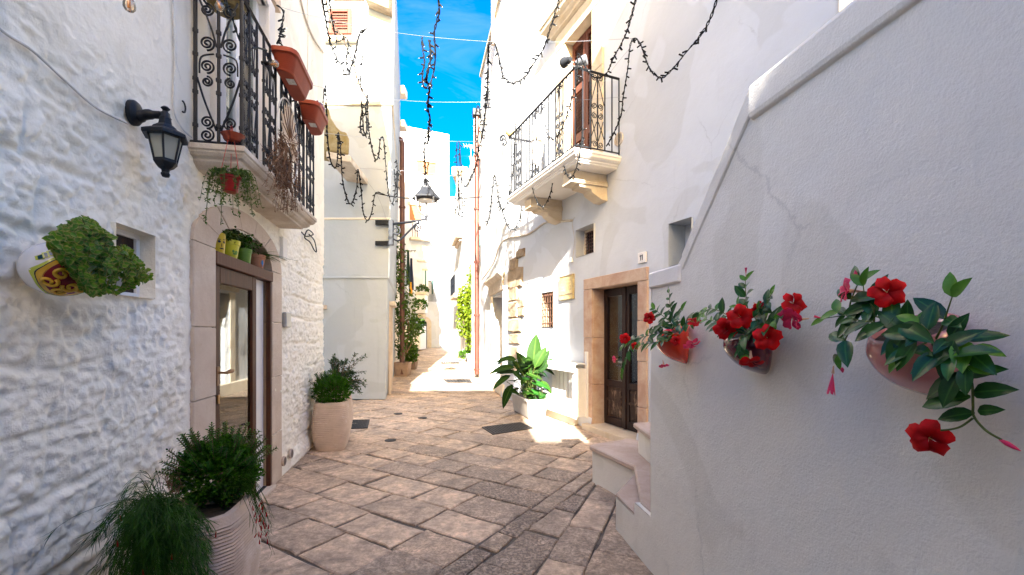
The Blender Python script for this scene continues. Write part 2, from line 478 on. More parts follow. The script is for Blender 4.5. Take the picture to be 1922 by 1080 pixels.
class MB:
    def __init__(s):
        s.v, s.f, s.m = [], [], []
    def add(s, vs, fs, mi=0):
        k = len(s.v)
        s.v.extend([tuple(p) for p in vs])
        s.f.extend([tuple(i + k for i in f) for f in fs])
        s.m.extend([mi] * len(fs))
        return s
    def hexa(s, p, mi=0):      # 8 corners: bottom 4 counter-clockwise, top 4
        return s.add(p, [(3, 2, 1, 0), (4, 5, 6, 7), (0, 1, 5, 4), (1, 2, 6, 5), (2, 3, 7, 6), (3, 0, 4, 7)], mi)
    def box(s, W, u0, u1, z0, z1, o0, o1, mi=0):
        c = [W(u0, z0, o0), W(u1, z0, o0), W(u1, z0, o1), W(u0, z0, o1), W(u0, z1, o0), W(u1, z1, o0), W(u1, z1, o1), W(u0, z1, o1)]
        return s.hexa(c, mi)
    def tube(s, pts, r, n=6, closed=False, mi=0, cap=True):
        pts = [Vector(p) for p in pts]
        k = len(pts)
        if k < 2: return s
        rs = r if isinstance(r, (list, tuple)) else [r] * k
        rings = []
        up = None
        for i, p in enumerate(pts):
            a = pts[i - 1] if (i > 0 or closed) else p
            b = pts[(i + 1) % k] if (i < k - 1 or closed) else p
            t = (b - a)
            if t.length < 1e-9: t = Vector((0, 0, 1))
            t.normalize()
            if up is None:
                up = Vector((0, 0, 1)) if abs(t.z) < 0.9 else Vector((1, 0, 0))
            x = up.cross(t)
            if x.length < 1e-6:
                x = Vector((1, 0, 0)).cross(t)
                if x.length < 1e-6: x = Vector((0, 1, 0)).cross(t)
            x.normalize()
            y = t.cross(x); up = y
            rings.append([p + (x * math.cos(2 * math.pi * j / n) + y * math.sin(2 * math.pi * j / n)) * rs[i] for j in range(n)])
        s.loft(rings, cap=cap and not closed, ring=True, wrap=closed, mi=mi)
        return s
    def loft(s, rings, cap=True, ring=True, wrap=False, mi=0):
        n = len(rings[0]); base = len(s.v)
        vs = [p for r_ in rings for p in r_]
        fs = []
        m_ = len(rings)
        for i in range(m_ if wrap else m_ - 1):
            i2 = (i + 1) % m_
            for j in range(n if ring else n - 1):
                j2 = (j + 1) % n
                fs.append((i * n + j, i * n + j2, i2 * n + j2, i2 * n + j))
        if cap:
            fs.append(tuple(reversed(range(n))))
            fs.append(tuple((m_ - 1) * n + j for j in range(n)))
        return s.add(vs, fs, mi)
    def lathe(s, prof, O, n=20, X=(1, 0, 0), Y=(0, 1, 0), Z=(0, 0, 1), mi=0, cap=True, sx=1.0):
        O, X, Y, Z = Vector(O), Vector(X), Vector(Y), Vector(Z)
        rings = [[O + X * (r * sx * math.cos(2 * math.pi * j / n)) + Y * (r * math.sin(2 * math.pi * j / n)) + Z * h for j in range(n)] for r, h in prof]
        return s.loft(rings, cap=cap, mi=mi)
    def prism(s, W, poly, o0, o1, mi=0):   # polygon in (u, z) given counter-clockwise, extruded along the offset
        n = len(poly)
        vs = [W(u, z, o0) for u, z in poly] + [W(u, z, o1) for u, z in poly]
        fs = [tuple(range(n)), tuple(reversed(range(n, 2 * n)))] + [((i + 1) % n, i, n + i, n + (i + 1) % n) for i in range(n)]
        return s.add(vs, fs, mi)

def obj(name, mb, mats, parent=None, smooth=False, bevel=0.0, label=None, kind=None, seg=1, angle=None):
    me = bpy.data.meshes.new(name)
    off = root_loc(parent) if parent is not None else Vector((0, 0, 0))
    me.from_pydata([(v[0] - off.x, v[1] - off.y, v[2] - off.z) for v in mb.v], [], mb.f)
    for mt in (mats if isinstance(mats, (list, tuple)) else [mats]):
        me.materials.append(M[mt])
    if any(mb.m):
        me.polygons.foreach_set("material_index", mb.m)
    bm = bmesh.new(); bm.from_mesh(me)
    bmesh.ops.recalc_face_normals(bm, faces=bm.faces)
    if bevel > 0:
        ed = [e for e in bm.edges if len(e.link_faces) == 2 and e.calc_face_angle(0) > 0.6]
        bmesh.ops.bevel(bm, geom=ed, offset=bevel, segments=seg, affect='EDGES', profile=0.7)
    bm.to_mesh(me); bm.free()
    if smooth:
        me.polygons.foreach_set("use_smooth", [True] * len(me.polygons))
        if angle:
            try: me.set_sharp_from_angle(angle=R(angle))
            except Exception: pass
    me.update()
    o = bpy.data.objects.new(name, me)
    COL.objects.link(o)
    if parent is not None: o.parent = parent
    return tag(o, label, None, None, kind)

class Wall:
    """a vertical plane: u metres along it, z up, o metres out of it towards the street"""
    def __init__(s, p, d, n):
        s.p, s.d, s.n = Vector((*p, 0)), Vector((*d, 0)).normalized(), Vector((*n, 0)).normalized()
    def __call__(s, u, z, o=0.0):
        q = s.p + s.d * u + s.n * o
        return Vector((q.x, q.y, z))
    def at(s, x, y, o=0.0):
        """(u, z) of the point of the plane, o out of the wall, that the photograph shows at pixel x, y"""
        r = Vector(((x - CX) / FPX, 1.0, 0))
        q = s.p + s.n * o
        t = q.dot(s.n) / r.dot(s.n)
        h = r * t - q
        return h.dot(s.d), CAMZ + (HY - y) / FPX * t
def P(x, y, Y):
    """the point Y metres in front of the camera that the photograph shows at pixel x, y"""
    return Vector(((x - CX) / FPX * Y, Y, CAMZ + (HY - y) / FPX * Y))

B1 = Wall((-1.636, 0), (-156, 825), (825, 156))
R1 = Wall((4.44, 0), (-0.423, 1), (-1, -0.423))
SW = Wall((1.3355, 0), (-0.137, 1), (-1, -0.137))
B2 = Wall((0, 10.5), (1, 0), (0, -1))
B2S = Wall((-2.98, 10.5), (-0.2245, 0.9745), (0.9745, 0.2245))
R2 = Wall((0.21, 10.0), (-0.226, 0.974), (-0.974, -0.226))
R3 = Wall((0.21 + 0.27, 10.0), (-0.222, 0.974), (-0.974, -0.222))
BE = Wall((-8.6, 32.9), (0.89, 0.4), (0.4, -0.89))

def rise(y):
    return 0.0 if y < 12 else 0.021 * (min(y, 40) - 12)

# ------------------------------------------------------------------ numpy relief
def vnoise(u, z, s, seed):
    rg = np.random.default_rng(seed)
    T = rg.random((257, 257))
    x, y = u / s + 1000.37, z / s + 1000.71
    i, j = np.floor(x).astype(int), np.floor(y).astype(int)
    fx, fy = x - i, y - j
    fx, fy = fx * fx * (3 - 2 * fx), fy * fy * (3 - 2 * fy)
    i0, j0, i1, j1 = i % 257, j % 257, (i + 1) % 257, (j + 1) % 257
    return (T[i0, j0] * (1 - fx) + T[i1, j0] * fx) * (1 - fy) + (T[i0, j1] * (1 - fx) + T[i1, j1] * fx) * fy - 0.5

def facade(name, W, us, zs, holes, disp, mat, parent, edge=0.0):
    """a wall sheet with real openings and relief; us, zs are the lines of its grid"""
    us = np.unique(np.round(np.concatenate([us] + [[h[0], h[1]] for h in holes]), 4))
    zs = np.unique(np.round(np.concatenate([zs] + [[h[2], h[3]] for h in holes]), 4))
    U, Z = np.meshgrid(us, zs, indexing='ij')
    D = disp(U, Z)
    off = root_loc(parent) if parent is not None else Vector((0, 0, 0))
    X = W.p.x + W.d.x * U + W.n.x * D - off.x
    Y = W.p.y + W.d.y * U + W.n.y * D - off.y
    V = np.stack([X, Y, Z - off.z], -1).reshape(-1, 3)
    nu, nz = len(us), len(zs)
    I, J = np.meshgrid(np.arange(nu - 1), np.arange(nz - 1), indexing='ij')
    uc, zc = (us[:-1] + us[1:]) / 2, (zs[:-1] + zs[1:]) / 2
    keep = np.ones((nu - 1, nz - 1), bool)
    for h in holes:
        keep &= ~(((uc > h[0]) & (uc < h[1]))[:, None] & ((zc > h[2]) & (zc < h[3]))[None, :])
    a = (I * nz + J)[keep]; 
    F = np.stack([a, a + nz, a + nz + 1, a + 1], -1)
    if W.d.cross(Vector((0, 0, 1))).dot(W.n) < 0: F = F[:, ::-1]
    return np_mesh(name, V, F, mat, parent)

def np_mesh(name, V, F, mat, parent, smooth=True, attrs=None, kind=None):
    me = bpy.data.meshes.new(name)
    k = F.shape[1]
    me.vertices.add(len(V)); me.vertices.foreach_set("co", np.ascontiguousarray(V, dtype=np.float32).ravel())
    me.loops.add(F.size); me.loops.foreach_set("vertex_index", np.ascontiguousarray(F, dtype=np.int32).ravel())
    me.polygons.add(len(F)); me.polygons.foreach_set("loop_start", np.arange(0, F.size, k, dtype=np.int32))
    if smooth: me.polygons.foreach_set("use_smooth", np.ones(len(F), bool))
    for mt in (mat if isinstance(mat, (list, tuple)) else [mat]):
        me.materials.append(M[mt])
    for nm, arr in (attrs or {}).items():
        at = me.attributes.new(nm, 'FLOAT', 'POINT')
        at.data.foreach_set("value", np.ascontiguousarray(arr, dtype=np.float32))
    me.update(calc_edges=True); me.validate()
    o = bpy.data.objects.new(name, me)
    COL.objects.link(o)
    if parent is not None: o.parent = parent
    if kind: o["kind"] = kind
    return o

# ------------------------------------------------------------------ leaves
def leaf_base(w=0.45, fold=0.12, droop=0.15, seg=3, tip=1.0):
    """one leaf along +x, its face to +z, unit length; returns verts, quads, rim"""
    rows = []
    for i in range(seg + 1):
        t = i / seg
        wd = w * (math.sin(math.pi * min(1, t ** 0.8 * 0.97 + 0.02)) ** 0.8) * 0.5
        if i == seg: wd = 0.01 * w
        if i == 0: wd = 0.06 * w
        z = -droop * t * t
        rows.append([(t, -wd, z + fold * wd * 2), (t, 0, z), (t, wd, z + fold * wd * 2)])
    V = np.array([p for r_ in rows for p in r_], float)
    F = []
    for i in range(seg):
        a, b = i * 3, i * 3 + 3
        F += [(a, a + 1, b + 1, b), (a + 1, a + 2, b + 2, b + 1)]
    rim = np.array([1, 0, 1] * (seg + 1), float)
    return V, np.array(F), rim

def basis(d, up):
    d = Vector(d).normalized(); up = Vector(up)
    z = up - d * up.dot(d)
    if z.length < 1e-4: z = Vector((0.3, 0.5, 0.8)) - d * Vector((0.3, 0.5, 0.8)).dot(d)
    z.normalize()
    return d, z.cross(d), z

def leaf_mass(name, items, base, mat, parent, kind="stuff"):
    """items: (pos, dir, up, length, width factor); all leaves in one mesh, each with its own tint"""
    V0, F0, rim = base
    n = len(items); k = len(V0)
    pos = np.array([tuple(i[0]) for i in items])
    B = np.zeros((n, 3, 3)); S = np.zeros((n, 2))
    for q, it in enumerate(items):
        x, y, z = basis(it[1], it[2])
        B[q, 0], B[q, 1], B[q, 2] = x, y, z
        S[q] = it[3], it[3] * it[4]
    L = np.stack([V0[None, :, 0] * S[:, 0:1], V0[None, :, 1] * S[:, 1:2], V0[None, :, 2] * S[:, 0:1]], -1)
    Wd = np.einsum('nki,nij->nkj', L, B) + pos[:, None, :]
    off = np.array(tuple(root_loc(parent))) if parent is not None else 0
    F = (F0[None] + (np.arange(n) * k)[:, None, None]).reshape(-1, F0.shape[1])
    tint = np.repeat(RNG.random(n) * 0.999, k)
    return np_mesh(name, Wd.reshape(-1, 3) - off, F, mat, parent, True, {"tint": tint, "rim": np.tile(rim, n)}, kind)

_leafmesh = {}
def leaf_obj(name, base_key, base, mat, parent, pos, d, up, length, wf=1.0):
    key = (base_key, mat)
    if key not in _leafmesh:
        V0, F0, rim = base
        me = bpy.data.meshes.new(name)
        me.from_pydata([tuple(v) for v in V0], [], [tuple(int(i) for i in f) for f in F0])
        me.polygons.foreach_set("use_smooth", [True] * len(F0))
        at = me.attributes.new("rim", 'FLOAT', 'POINT'); at.data.foreach_set("value", rim.astype(np.float32))
        me.materials.append(M[mat]); me.update()
        _leafmesh[key] = me
    o = bpy.data.objects.new(name, _leafmesh[key])
    COL.objects.link(o)
    x, y, z = basis(d, up)
    p = Vector(pos) - root_loc(parent)
    m = Matrix(((x.x * length, y.x * length * wf, z.x * length, p.x), (x.y * length, y.y * length * wf, z.y * length, p.y), (x.z * length, y.z * length * wf, z.z * length, p.z), (0, 0, 0, 1)))
    o.parent = parent
    o.matrix_basis = m
    return o

def rv(a=1.0):
    return Vector((random.uniform(-a, a), random.uniform(-a, a), random.uniform(-a, a)))

def curve(pts, n=8):
    """a smooth line through the points"""
    pts = [Vector(p) for p in pts]
    out = []
    k = len(pts)
    for i in range(k - 1):
        p0, p1, p2, p3 = pts[max(0, i - 1)], pts[i], pts[i + 1], pts[min(k - 1, i + 2)]
        for j in range(n):
            t = j / n
            out.append(0.5 * ((2 * p1) + (p2 - p0) * t + (2 * p0 - 5 * p1 + 4 * p2 - p3) * t * t + (3 * p1 - p0 - 3 * p2 + p3) * t ** 3))
    out.append(pts[-1])
    return out

# ================================================================== GROUND AND PAVING
R2 = Wall((-0.17, 10.9), (-0.209, 0.978), (-0.978, -0.209))
ys = [-60, 0, 6, 12] + [14 + 2 * i for i in range(14)] + [60, 300, 900]
mb = MB()
for i, y in enumerate(ys):
    mb.v += [(-300, y, rise(y) - 0.016), (300, y, rise(y) - 0.016)]
for i in range(len(ys) - 1):
    mb.f.append((2 * i, 2 * i + 1, 2 * i + 3, 2 * i + 2)); mb.m.append(0)
ground = obj("ground", mb, "mortar"); tag(ground, kind="structure")

def clip(poly, a, b, c):      # keep the side a*x + b*y >= c
    out = []
    for i in range(len(poly)):
        p, q = poly[i], poly[(i + 1) % len(poly)]
        dp, dq = a * p[0] + b * p[1] - c, a * q[0] + b * q[1] - c
        if dp >= 0: out.append(p)
        if dp * dq < 0:
            t = dp / (dp - dq)
            out.append((p[0] + (q[0] - p[0]) * t, p[1] + (q[1] - p[1]) * t))
    return out
def area(p):
    return 0.5 * sum(p[i][0] * p[(i + 1) % len(p)][1] - p[(i + 1) % len(p)][0] * p[i][1] for i in range(len(p)))
def inset(poly, d):
    """shrink a convex polygon by d"""
    out = list(poly)
    n = len(poly)
    for i in range(n):
        p, q = poly[i], poly[(i + 1) % n]
        ex, ey = q[0] - p[0], q[1] - p[1]
        l = math.hypot(ex, ey)
        if l < 1e-6: continue
        a, b = -ey / l, ex / l
        out = clip(out, a, b, a * p[0] + b * p[1] + d)
        if len(out) < 3: return []
    return out

# zones: big diagonal slabs at the left and beyond, smaller worn courses down the middle, a border row along the stair wall
SA = (0.848, -0.53); SB = (0.53, 0.848)
CA = (0.924, -0.383); CB = (0.383, 0.924)
stones = []
def lay(A, B, wmin, wmax, lmin, lmax, amin, amax, bmin, bmax, planes, worn, across=True):
    """courses run along A, stacked along B; every stone is clipped to its zone"""
    b = bmin
    while b < bmax:
        wd = random.uniform(wmin, wmax)
        a = amin + random.uniform(-lmax, 0)
        while a < amax:
            ln = random.uniform(lmin, lmax)
            j = lambda: random.uniform(-0.014, 0.014)
            q = [(a + j(), b + j()), (a + ln + j(), b + j()), (a + ln + j(), b + wd + j()), (a + j(), b + wd + j())]
            poly = [(A[0] * s + B[0] * t, A[1] * s + B[1] * t) for s, t in q]
            if area(poly) < 0: poly.reverse()
            for pl in planes:
                if len(poly) >= 3: poly = clip(poly, *pl)
            if len(poly) >= 3 and area(poly) > 0.02:
                stones.append((poly, worn()))
            a += ln
        b += wd
# boundary lines of the middle strip
ml0 = (-0.52, 2.9); md = SB                 # left edge of the middle strip
mr0 = (0.22, 3.06); mrd = (0.385, 0.923)   # right edge: the long joint to the house door
nl = (md[1], -md[0])                        # points to the right
nr = (mrd[1], -mrd[0])
cl = nl[0] * ml0[0] + nl[1] * ml0[1]
cr = nr[0] * mr0[0] + nr[1] * mr0[1]
lay(SA, SB, 0.36, 0.50, 0.45, 0.85, -9, 6, -1, 12.5, [(-nl[0], -nl[1], -cl), (-nr[0], -nr[1], -cr), (0, -1, -11.5)], lambda: random.choice([0.05, 0.15, 0.25, 0.35, 0.5]))
lay(SB, SA, 0.36, 0.50, 0.26, 0.62, -1, 12.5, -6.5, 3.6, [(nl[0], nl[1], cl), (-nr[0], -nr[1], -cr), (0, -1, -11.5)], lambda: random.choice([0.15, 0.45, 0.6, 0.75, 0.9, 1.0]))
lay(CB, (CA[0], CA[1]), 0.48, 0.62, 0.50, 0.85, -1, 12.5, -3.0, 4.6, [(nr[0], nr[1], cr), (0, -1, -11.5)], lambda: random.choice([0.1, 0.2, 0.35, 0.5]))
lay(SA, SB, 0.42, 0.60, 0.6, 1.0, -32, 10, 5, 33, [(0, 1, 11.5), (0, -1, -33.5)], lambda: random.choice([0.1, 0.3, 0.5, 0.7]))

def inside_wall(x, y):
    p = Vector((x, y, 0))
    def o(W): return (p - W.p).dot(W.n)
    if y < 6.85 and o(B1) < -0.25: return True
    if y > 10.7 and x < -2.98 - 0.23 * (y - 10.5) - 0.25: return True
    if y < 3.5 and o(SW) < -0.25: return True
    if y < 10.9 and o(R1) < -0.3: return True
    if y >= 10.9 and o(R2) < -0.6: return True
    return False
vis = []
for poly, worn in stones:
    ins = inset(poly, random.uniform(0.005, 0.012))
    xm = sum(p[0] for p in poly) / len(poly); ym = sum(p[1] for p in poly) / len(poly)
    worn = min(1, max(0, worn + 0.45 * math.exp(-((xm - (0.35 - 0.10 * ym)) / 0.8) ** 2) - 0.1 + random.uniform(-.12, .12)))   # the middle of the street is the most trodden
    if len(ins) < 3: continue
    cx = sum(p[0] for p in ins) / len(ins); cy = sum(p[1] for p in ins) / len(ins)
    if inside_wall(cx, cy) or cy < 1.0 or abs(cx) > 9: continue
    px, py = CX + FPX * cx / cy, HY + FPX * CAMZ / cy
    seen = -120 < px < 2050 and py < 1230
    if not seen and cy < 11: continue
    vis.append((cx * cx + cy * cy, ins, worn, cx, cy))
vis.sort(key=lambda t: t[0])

def slab_geo(mb, ins, cy, tints, worn):
    ring = []
    n = len(ins)
    for i in range(n):
        p, q = ins[i], ins[(i + 1) % n]
        l = math.hypot(q[0] - p[0], q[1] - p[1])
        if l < 0.012: continue
        k = 3 if l > 0.4 else 2 if l > 0.16 else 1
        for s in range(k):
            t = (s + 0.5 * random.uniform(0.6, 1.4) * (k > 1) * (s > 0)) / k if s else 0.0
            jx, jy = random.uniform(-0.011, 0.011), random.uniform(-0.011, 0.011)
            ring.append((p[0] + (q[0] - p[0]) * t + jx, p[1] + (q[1] - p[1]) * t + jy))
    n = len(ring)
    if n < 3: return
    cx = sum(p[0] for p in ring) / n; cyy = sum(p[1] for p in ring) / n
    h = random.uniform(-0.004, 0.004); tx, ty = random.uniform(-0.008, 0.008), random.uniform(-0.008, 0.008)
    def zz(x, y): return rise(y) + h + tx * (x - cx) + ty * (y - cyy)
    lo = [(x, y, zz(x, y) - 0.03) for x, y in ring]
    mid = [(x, y, zz(x, y) - 0.007) for x, y in ring]
    up = []
    for x, y in ring:
        d = math.hypot(x - cx, y - cyy); f = max(0.5, 1 - 0.016 / max(d, 0.02))
        X, Y = cx + (x - cx) * f, cyy + (y - cyy) * f
        up.append((X, Y, zz(X, Y)))
    k0 = len(mb.v)
    mb.loft([lo, mid, up], cap=False)
    mb.add([], [])
    mb.f.append(tuple(k0 + 2 * n + j for j in range(n))); mb.m.append(0)
    t = min(1, max(0, worn + random.uniform(-0.12, 0.12)))
    tints.extend([(t, min(1, max(0, worn * 0.9 + random.uniform(-0.25, 0.15))))] * (3 * n))

def set_tint(o, tints):
    me = o.data
    for k, nm in enumerate(("tint", "worn")):
        at = me.attributes.new(nm, 'FLOAT', 'POINT')
        at.data.foreach_set("value", np.array([t[k] for t in tints], np.float32))
mbs, tts = MB(), []
for i, (d, ins, worn, cx, cy) in enumerate(vis):
    if i < 298:
        mb, tt = MB(), []
        slab_geo(mb, ins, cy, tt, worn)
        if not mb.v: continue
        o = obj("paving_stone", mb, "paving", ground)
        set_tint(o, tt)
    else:
        slab_geo(mbs, ins, cy, tts, worn)
o = obj("distant_paving", mbs, "paving", ground, kind="stuff")
set_tint(o, tts)

# iron drain covers let into the paving
def drain(pts, label, bars=14):
    c = [Vector((*p, rise(p[1]) + 0.004)) for p in pts]
    t = thing("drain_grate", label, "drain cover", (sum(p.x for p in c) / 4, sum(p.y for p in c) / 4, c[0].z), "iron drain grates in the paving")
    m = MB()
    for i in range(4):
        a, b = c[i], c[(i + 1) % 4]
        d = (b - a).normalized(); nn = Vector((-d.y, d.x, 0)) * 0.03
        m.hexa([a, b, b + nn, a + nn, a + Vector((0, 0, 0.012)), b + Vector((0, 0, 0.012)), b + nn + Vector((0, 0, 0.012)), a + nn + Vector((0, 0, 0.012))])
    obj("frame", m, "grate_iron", t)
    m = MB()
    for i in range(bars):
        f = (i + 0.5) / bars; w_ = 0.3 / bars
        q = [c[0].lerp(c[1], f - w_), c[0].lerp(c[1], f + w_), c[3].lerp(c[2], f + w_), c[3].lerp(c[2], f - w_)]
        m.hexa(q + [p + Vector((0, 0, 0.010)) for p in q])
    obj("bar", m, "grate_iron", t, kind="stuff")
    m = MB(); m.add([p + Vector((0, 0, -0.001)) for p in c], [(0, 1, 2, 3)])
    obj("pit", m, "interior", t)
def gpx(x, y, z=0.0):
    Y = FPX * (CAMZ - z) / (y - HY)
    return ((x - CX) / FPX * Y, Y)
drain([gpx(925, 817), gpx(1001, 805), gpx(977, 794), gpx(904, 803)], "dark iron grate in the paving before the white trough planter", 16)
drain([gpx(650, 806), gpx(690, 805), gpx(694, 789), gpx(655, 790)], "dark iron grate beside the tall ribbed vases by the corner")
drain([gpx(840, 721), gpx(886, 721), gpx(882, 716), gpx(832, 716)], "drain grate in the sunlit part of the street, nearest of the far ones", 8)
drain([gpx(828, 687, .08), gpx(862, 687, .08), gpx(862, 684.4, .08), gpx(828, 684.4, .08)], "farthest drain grate in the sunlit street, level with the white flower pot", 8)
for x, y, lb in ((733, 827, "small round iron cover in the paving, beyond the tall vases"), (793, 785, "small oval iron cover in the middle of the street"), (747, 777, "small dark iron cover left of the middle of the street")):
    gx, gy = gpx(x, y)
    m = MB(); m.lathe([(0.085, -0.004), (0.085, 0.006), (0.07, 0.009), (0.066, 0.005), (0.03, 0.006), (0.02, 0.009), (0.0, 0.009)], (gx, gy, 0), 18)
    tag(obj("round_cover", m, "grate_iron", smooth=True, angle=30), lb, "drain cover", "small round iron covers")

# ================================================================== NEAR LEFT HOUSE (rough whitewashed stone)
b1 = thing("house", "rough whitewashed stone house with arched glass door and black iron balcony", "house", tuple(B1(3, 0)))
D0, D1 = B1.at(400, 600)[0], B1.at(508, 600)[0]          # door opening
DM, DH = (D0 + D1) / 2, (D1 - D0) / 2
WB = (B1.at(214, 500)[0], B1.at(288, 500)[0], 1.80, 2.175)  # little window
BD = (3.50, 4.45, 2.94, 4.85)                               # balcony door
# whitewashed blocks: rows of uneven height
rows_z = [0.0]
while rows_z[-1] < 9.2:
    rows_z.append(rows_z[-1] + random.uniform(0.25, 0.33))
rows_j = []
for i in range(len(rows_z)):
    j = [-4.5 + random.uniform(0, 0.4)]
    while j[-1] < 7.4: j.append(j[-1] + random.uniform(0.34, 0.72))
    rows_j.append(np.array(j))
rzn = np.array(rows_z)
def b1_disp(U, Z):
    wob = vnoise(U, Z, 0.35, 1) * 0.05 + vnoise(U, Z, 0.12, 2) * 0.025
    z2 = Z + wob + 0.02 * np.sin(U * 1.3)
    k = np.clip(np.searchsorted(rzn, z2) - 1, 0, len(rzn) - 2)
    dz = np.minimum(np.abs(z2 - rzn[k]), np.abs(rzn[k + 1] - z2))
    du = np.full(U.shape, 9.0); bid = np.zeros(U.shape, int)
    u2 = U + wob * 0.8
    for q in range(len(rzn) - 1):
        msk = k == q
        if not msk.any(): continue
        jj = rows_j[q]; p = np.clip(np.searchsorted(jj, u2[msk]) - 1, 0, len(jj) - 2)
        du[msk] = np.minimum(np.abs(u2[msk] - jj[p]), np.abs(jj[p + 1] - u2[msk]))
        bid[msk] = q * 40 + p
    rb = np.random.default_rng(5).random(4000)
    e = np.minimum(dz, du * 1.15)
    joint = np.clip(e / 0.032, 0, 1); joint = joint * joint * (3 - 2 * joint)
    strength = np.clip((3.05 - Z) / 0.6, 0.10, 1) * (0.62 + 0.38 * np.clip((vnoise(U, Z, 0.9, 3) + 0.25) * 2.2, 0, 1))
    rough = np.abs(vnoise(U, Z, 0.085, 4)) * 0.022 + vnoise(U, Z, 0.19, 6) * 0.010 + np.abs(vnoise(U, Z, 0.043, 7)) * 0.026 + vnoise(U, Z, 0.023, 8) * 0.011
    pits = np.clip(vnoise(U, Z, 0.11, 9) - 0.20, 0, 1) * -0.09
    jvar = np.clip(0.55 + vnoise(U, Z, 0.55, 12) * 2.2, 0.22, 1)
    chips = np.abs(vnoise(U + 0.02 * np.sin(Z * 40), Z, 0.062, 13)) * 0.022 + np.abs(vnoise(U * 0.6, Z, 0.036, 14)) * 0.016
    d = (joint - 1) * 0.024 * strength * jvar + (rb[bid % 4000] - 0.5) * 0.012 * strength * joint + (rough * .85 + chips - 0.02 + pits) * (0.28 + 0.60 * strength) * (0.55 + 0.45 * joint)
    # sharp edged flakes and creases of old limewash
    wu_, wz_ = U + vnoise(U, Z, .07, 15) * .05, Z + vnoise(U, Z, .07, 16) * .05
    crease = np.clip(1 - np.abs(vnoise(wu_, wz_, .075, 17)) / .05, 0, 1) + .7 * np.clip(1 - np.abs(vnoise(wu_, wz_, .038, 18)) / .06, 0, 1)
    flake = np.where(vnoise(wu_, wz_, .10, 19) > .06, .007, 0) + np.where(vnoise(wu_, wz_, .055, 20) > .12, .005, 0)
    d += (flake - crease * .0065 + vnoise(U, Z, .032, 23) * .012) * (0.25 + 0.65 * strength) * (.45 + .55 * joint)
    d += vnoise(U, Z, 1.4, 10) * 0.018
    # smoother smear of render above the lamp and by the far corner
    d = np.where(Z > 3.0, d * 0.55, d)
    # plain cement band beside the stone door surround and a plinth at the far corner
    near = np.exp(-((U - (DM - 0.97)) / 0.05) ** 2) * (Z < 2.4) + np.exp(-((U - (DM + 0.97)) / 0.04) ** 2) * (Z < 2.4)
    d = d * (1 - 0.85 * np.clip(near, 0, 1))
    d += 0.035 * np.exp(-((U - 6.95) / 0.10) ** 2) * 0 + 0.03 * np.clip((0.22 - Z) / 0.1, 0, 1) * (U > 5.2)
    return d * np.clip((Z + 0.02) / 0.05, 0.2, 1)
us = np.concatenate([np.linspace(-4.4, 1.3, 25), np.arange(1.3, 4.6, 0.0105), np.arange(4.6, 6.985, 0.0145), [6.985]])
zs = np.concatenate([np.arange(0, 3.0, 0.0105), np.arange(3.0, 4.15, 0.0145), np.linspace(4.15, 9.1, 40)])
hw, ht = DH + 0.015, 2.47
b1_holes = [(DM - hw, DM + hw, 0, ht), WB, BD, (-4.5, 1.55, 2.95, 9.5), (1.55, 3.4, 4.2, 9.5), (3.4, 4.75, 5.05, 9.5)]      # unseen top of the near half lowered to let sky light into the lane
facade("wall", B1, us, zs, b1_holes, b1_disp, "old_plaster", b1)
m = MB()
m.box(B1, -4.4, 1.5, 0, 2.9, -6, -.75); m.box(B1, 1.5, 3.35, 0, 4.1, -6, -.75); m.box(B1, 3.35, 4.7, 0, 5.0, -6, -0.75); m.box(B1, 4.7, 6.97, 0, 9.05, -6, -0.75)
obj("inner_wall", m, "interior_warm", b1, kind=None)
for q in ((6.86, 6.975, 0, 9.1), (4.75, 4.85, 5.05, 9.1), (3.4, 3.5, 4.2, 5.05), (1.55, 1.65, 2.95, 4.2), (-4.4, -4.3, 0, 2.95)):
    m = MB(); m.box(B1, *q, -6, -0.02)
    obj("side_wall", m, "old_plaster", b1)
for q in ((-4.4, 1.55, 2.92, 3.05), (1.55, 3.4, 4.16, 4.3), (3.4, 4.75, 5.0, 5.14), (4.75, 6.975, 9.06, 9.2)):
    m = MB(); m.box(B1, *q, -6, 0.06)
    obj("roof", m, "beige_stone", b1)

def arch_pts(c, hw_, spring, rise_, n=14, power=2.0):
    return [(c + hw_ * math.cos(math.pi * i / n), spring + rise_ * (math.sin(math.pi * i / n) ** (2 / power))) for i in range(n + 1)]
# stone door surround: jamb blocks and arch stones, each its own piece
oj0, oj1 = D0 - (D0 - B1.at(358, 600)[0]), B1.at(526, 600)[0]
def jamb_stones(W, parent, u0, u1, z0, z1, o0, o1, mat, n, lab=None):
    z = z0
    for i in range(n):
        zt = z0 + (z1 - z0) * (i + 1) / n + (random.uniform(-0.05, 0.05) if i < n - 1 else 0)
        mm = MB(); mm.box(W, u0 + random.uniform(-.004, .004), u1, z + 0.0025, zt - 0.0025, o0, o1 + random.uniform(-0.004, 0.004))
        obj("stone", mm, mat, parent, bevel=0.006)
        z = zt
SPR = 2.24
jamb_stones(B1, b1, oj0, D0, 0, SPR, -0.34, 0.018, "beige_stone", 4)
jamb_stones(B1, b1, D1, oj1, 0, SPR, -0.34, 0.018, "beige_stone", 4)
NO = 7
def arcf(hwL, hwR, rz, t):
    a = math.pi * t
    return (DM + (hwR if a < math.pi / 2 else hwL) * math.cos(a), SPR + rz * math.sin(a))
for i in range(NO):
    t0, t1 = i / NO + 0.0015, (i + 1) / NO - 0.0015
    outer = [arcf(DM - oj0, oj1 - DM, 0.42, t0 + (t1 - t0) * k / 4) for k in range(5)]
    inner = [arcf(DH, DH, 0.255, t0 + (t1 - t0) * k / 4) for k in range(5)]
    mm = MB(); mm.prism(B1, outer + inner[::-1], -0.34, 0.018 + random.uniform(-0.003, 0.003))
    obj("arch_stone", mm, "beige_stone", b1, bevel=0.004)
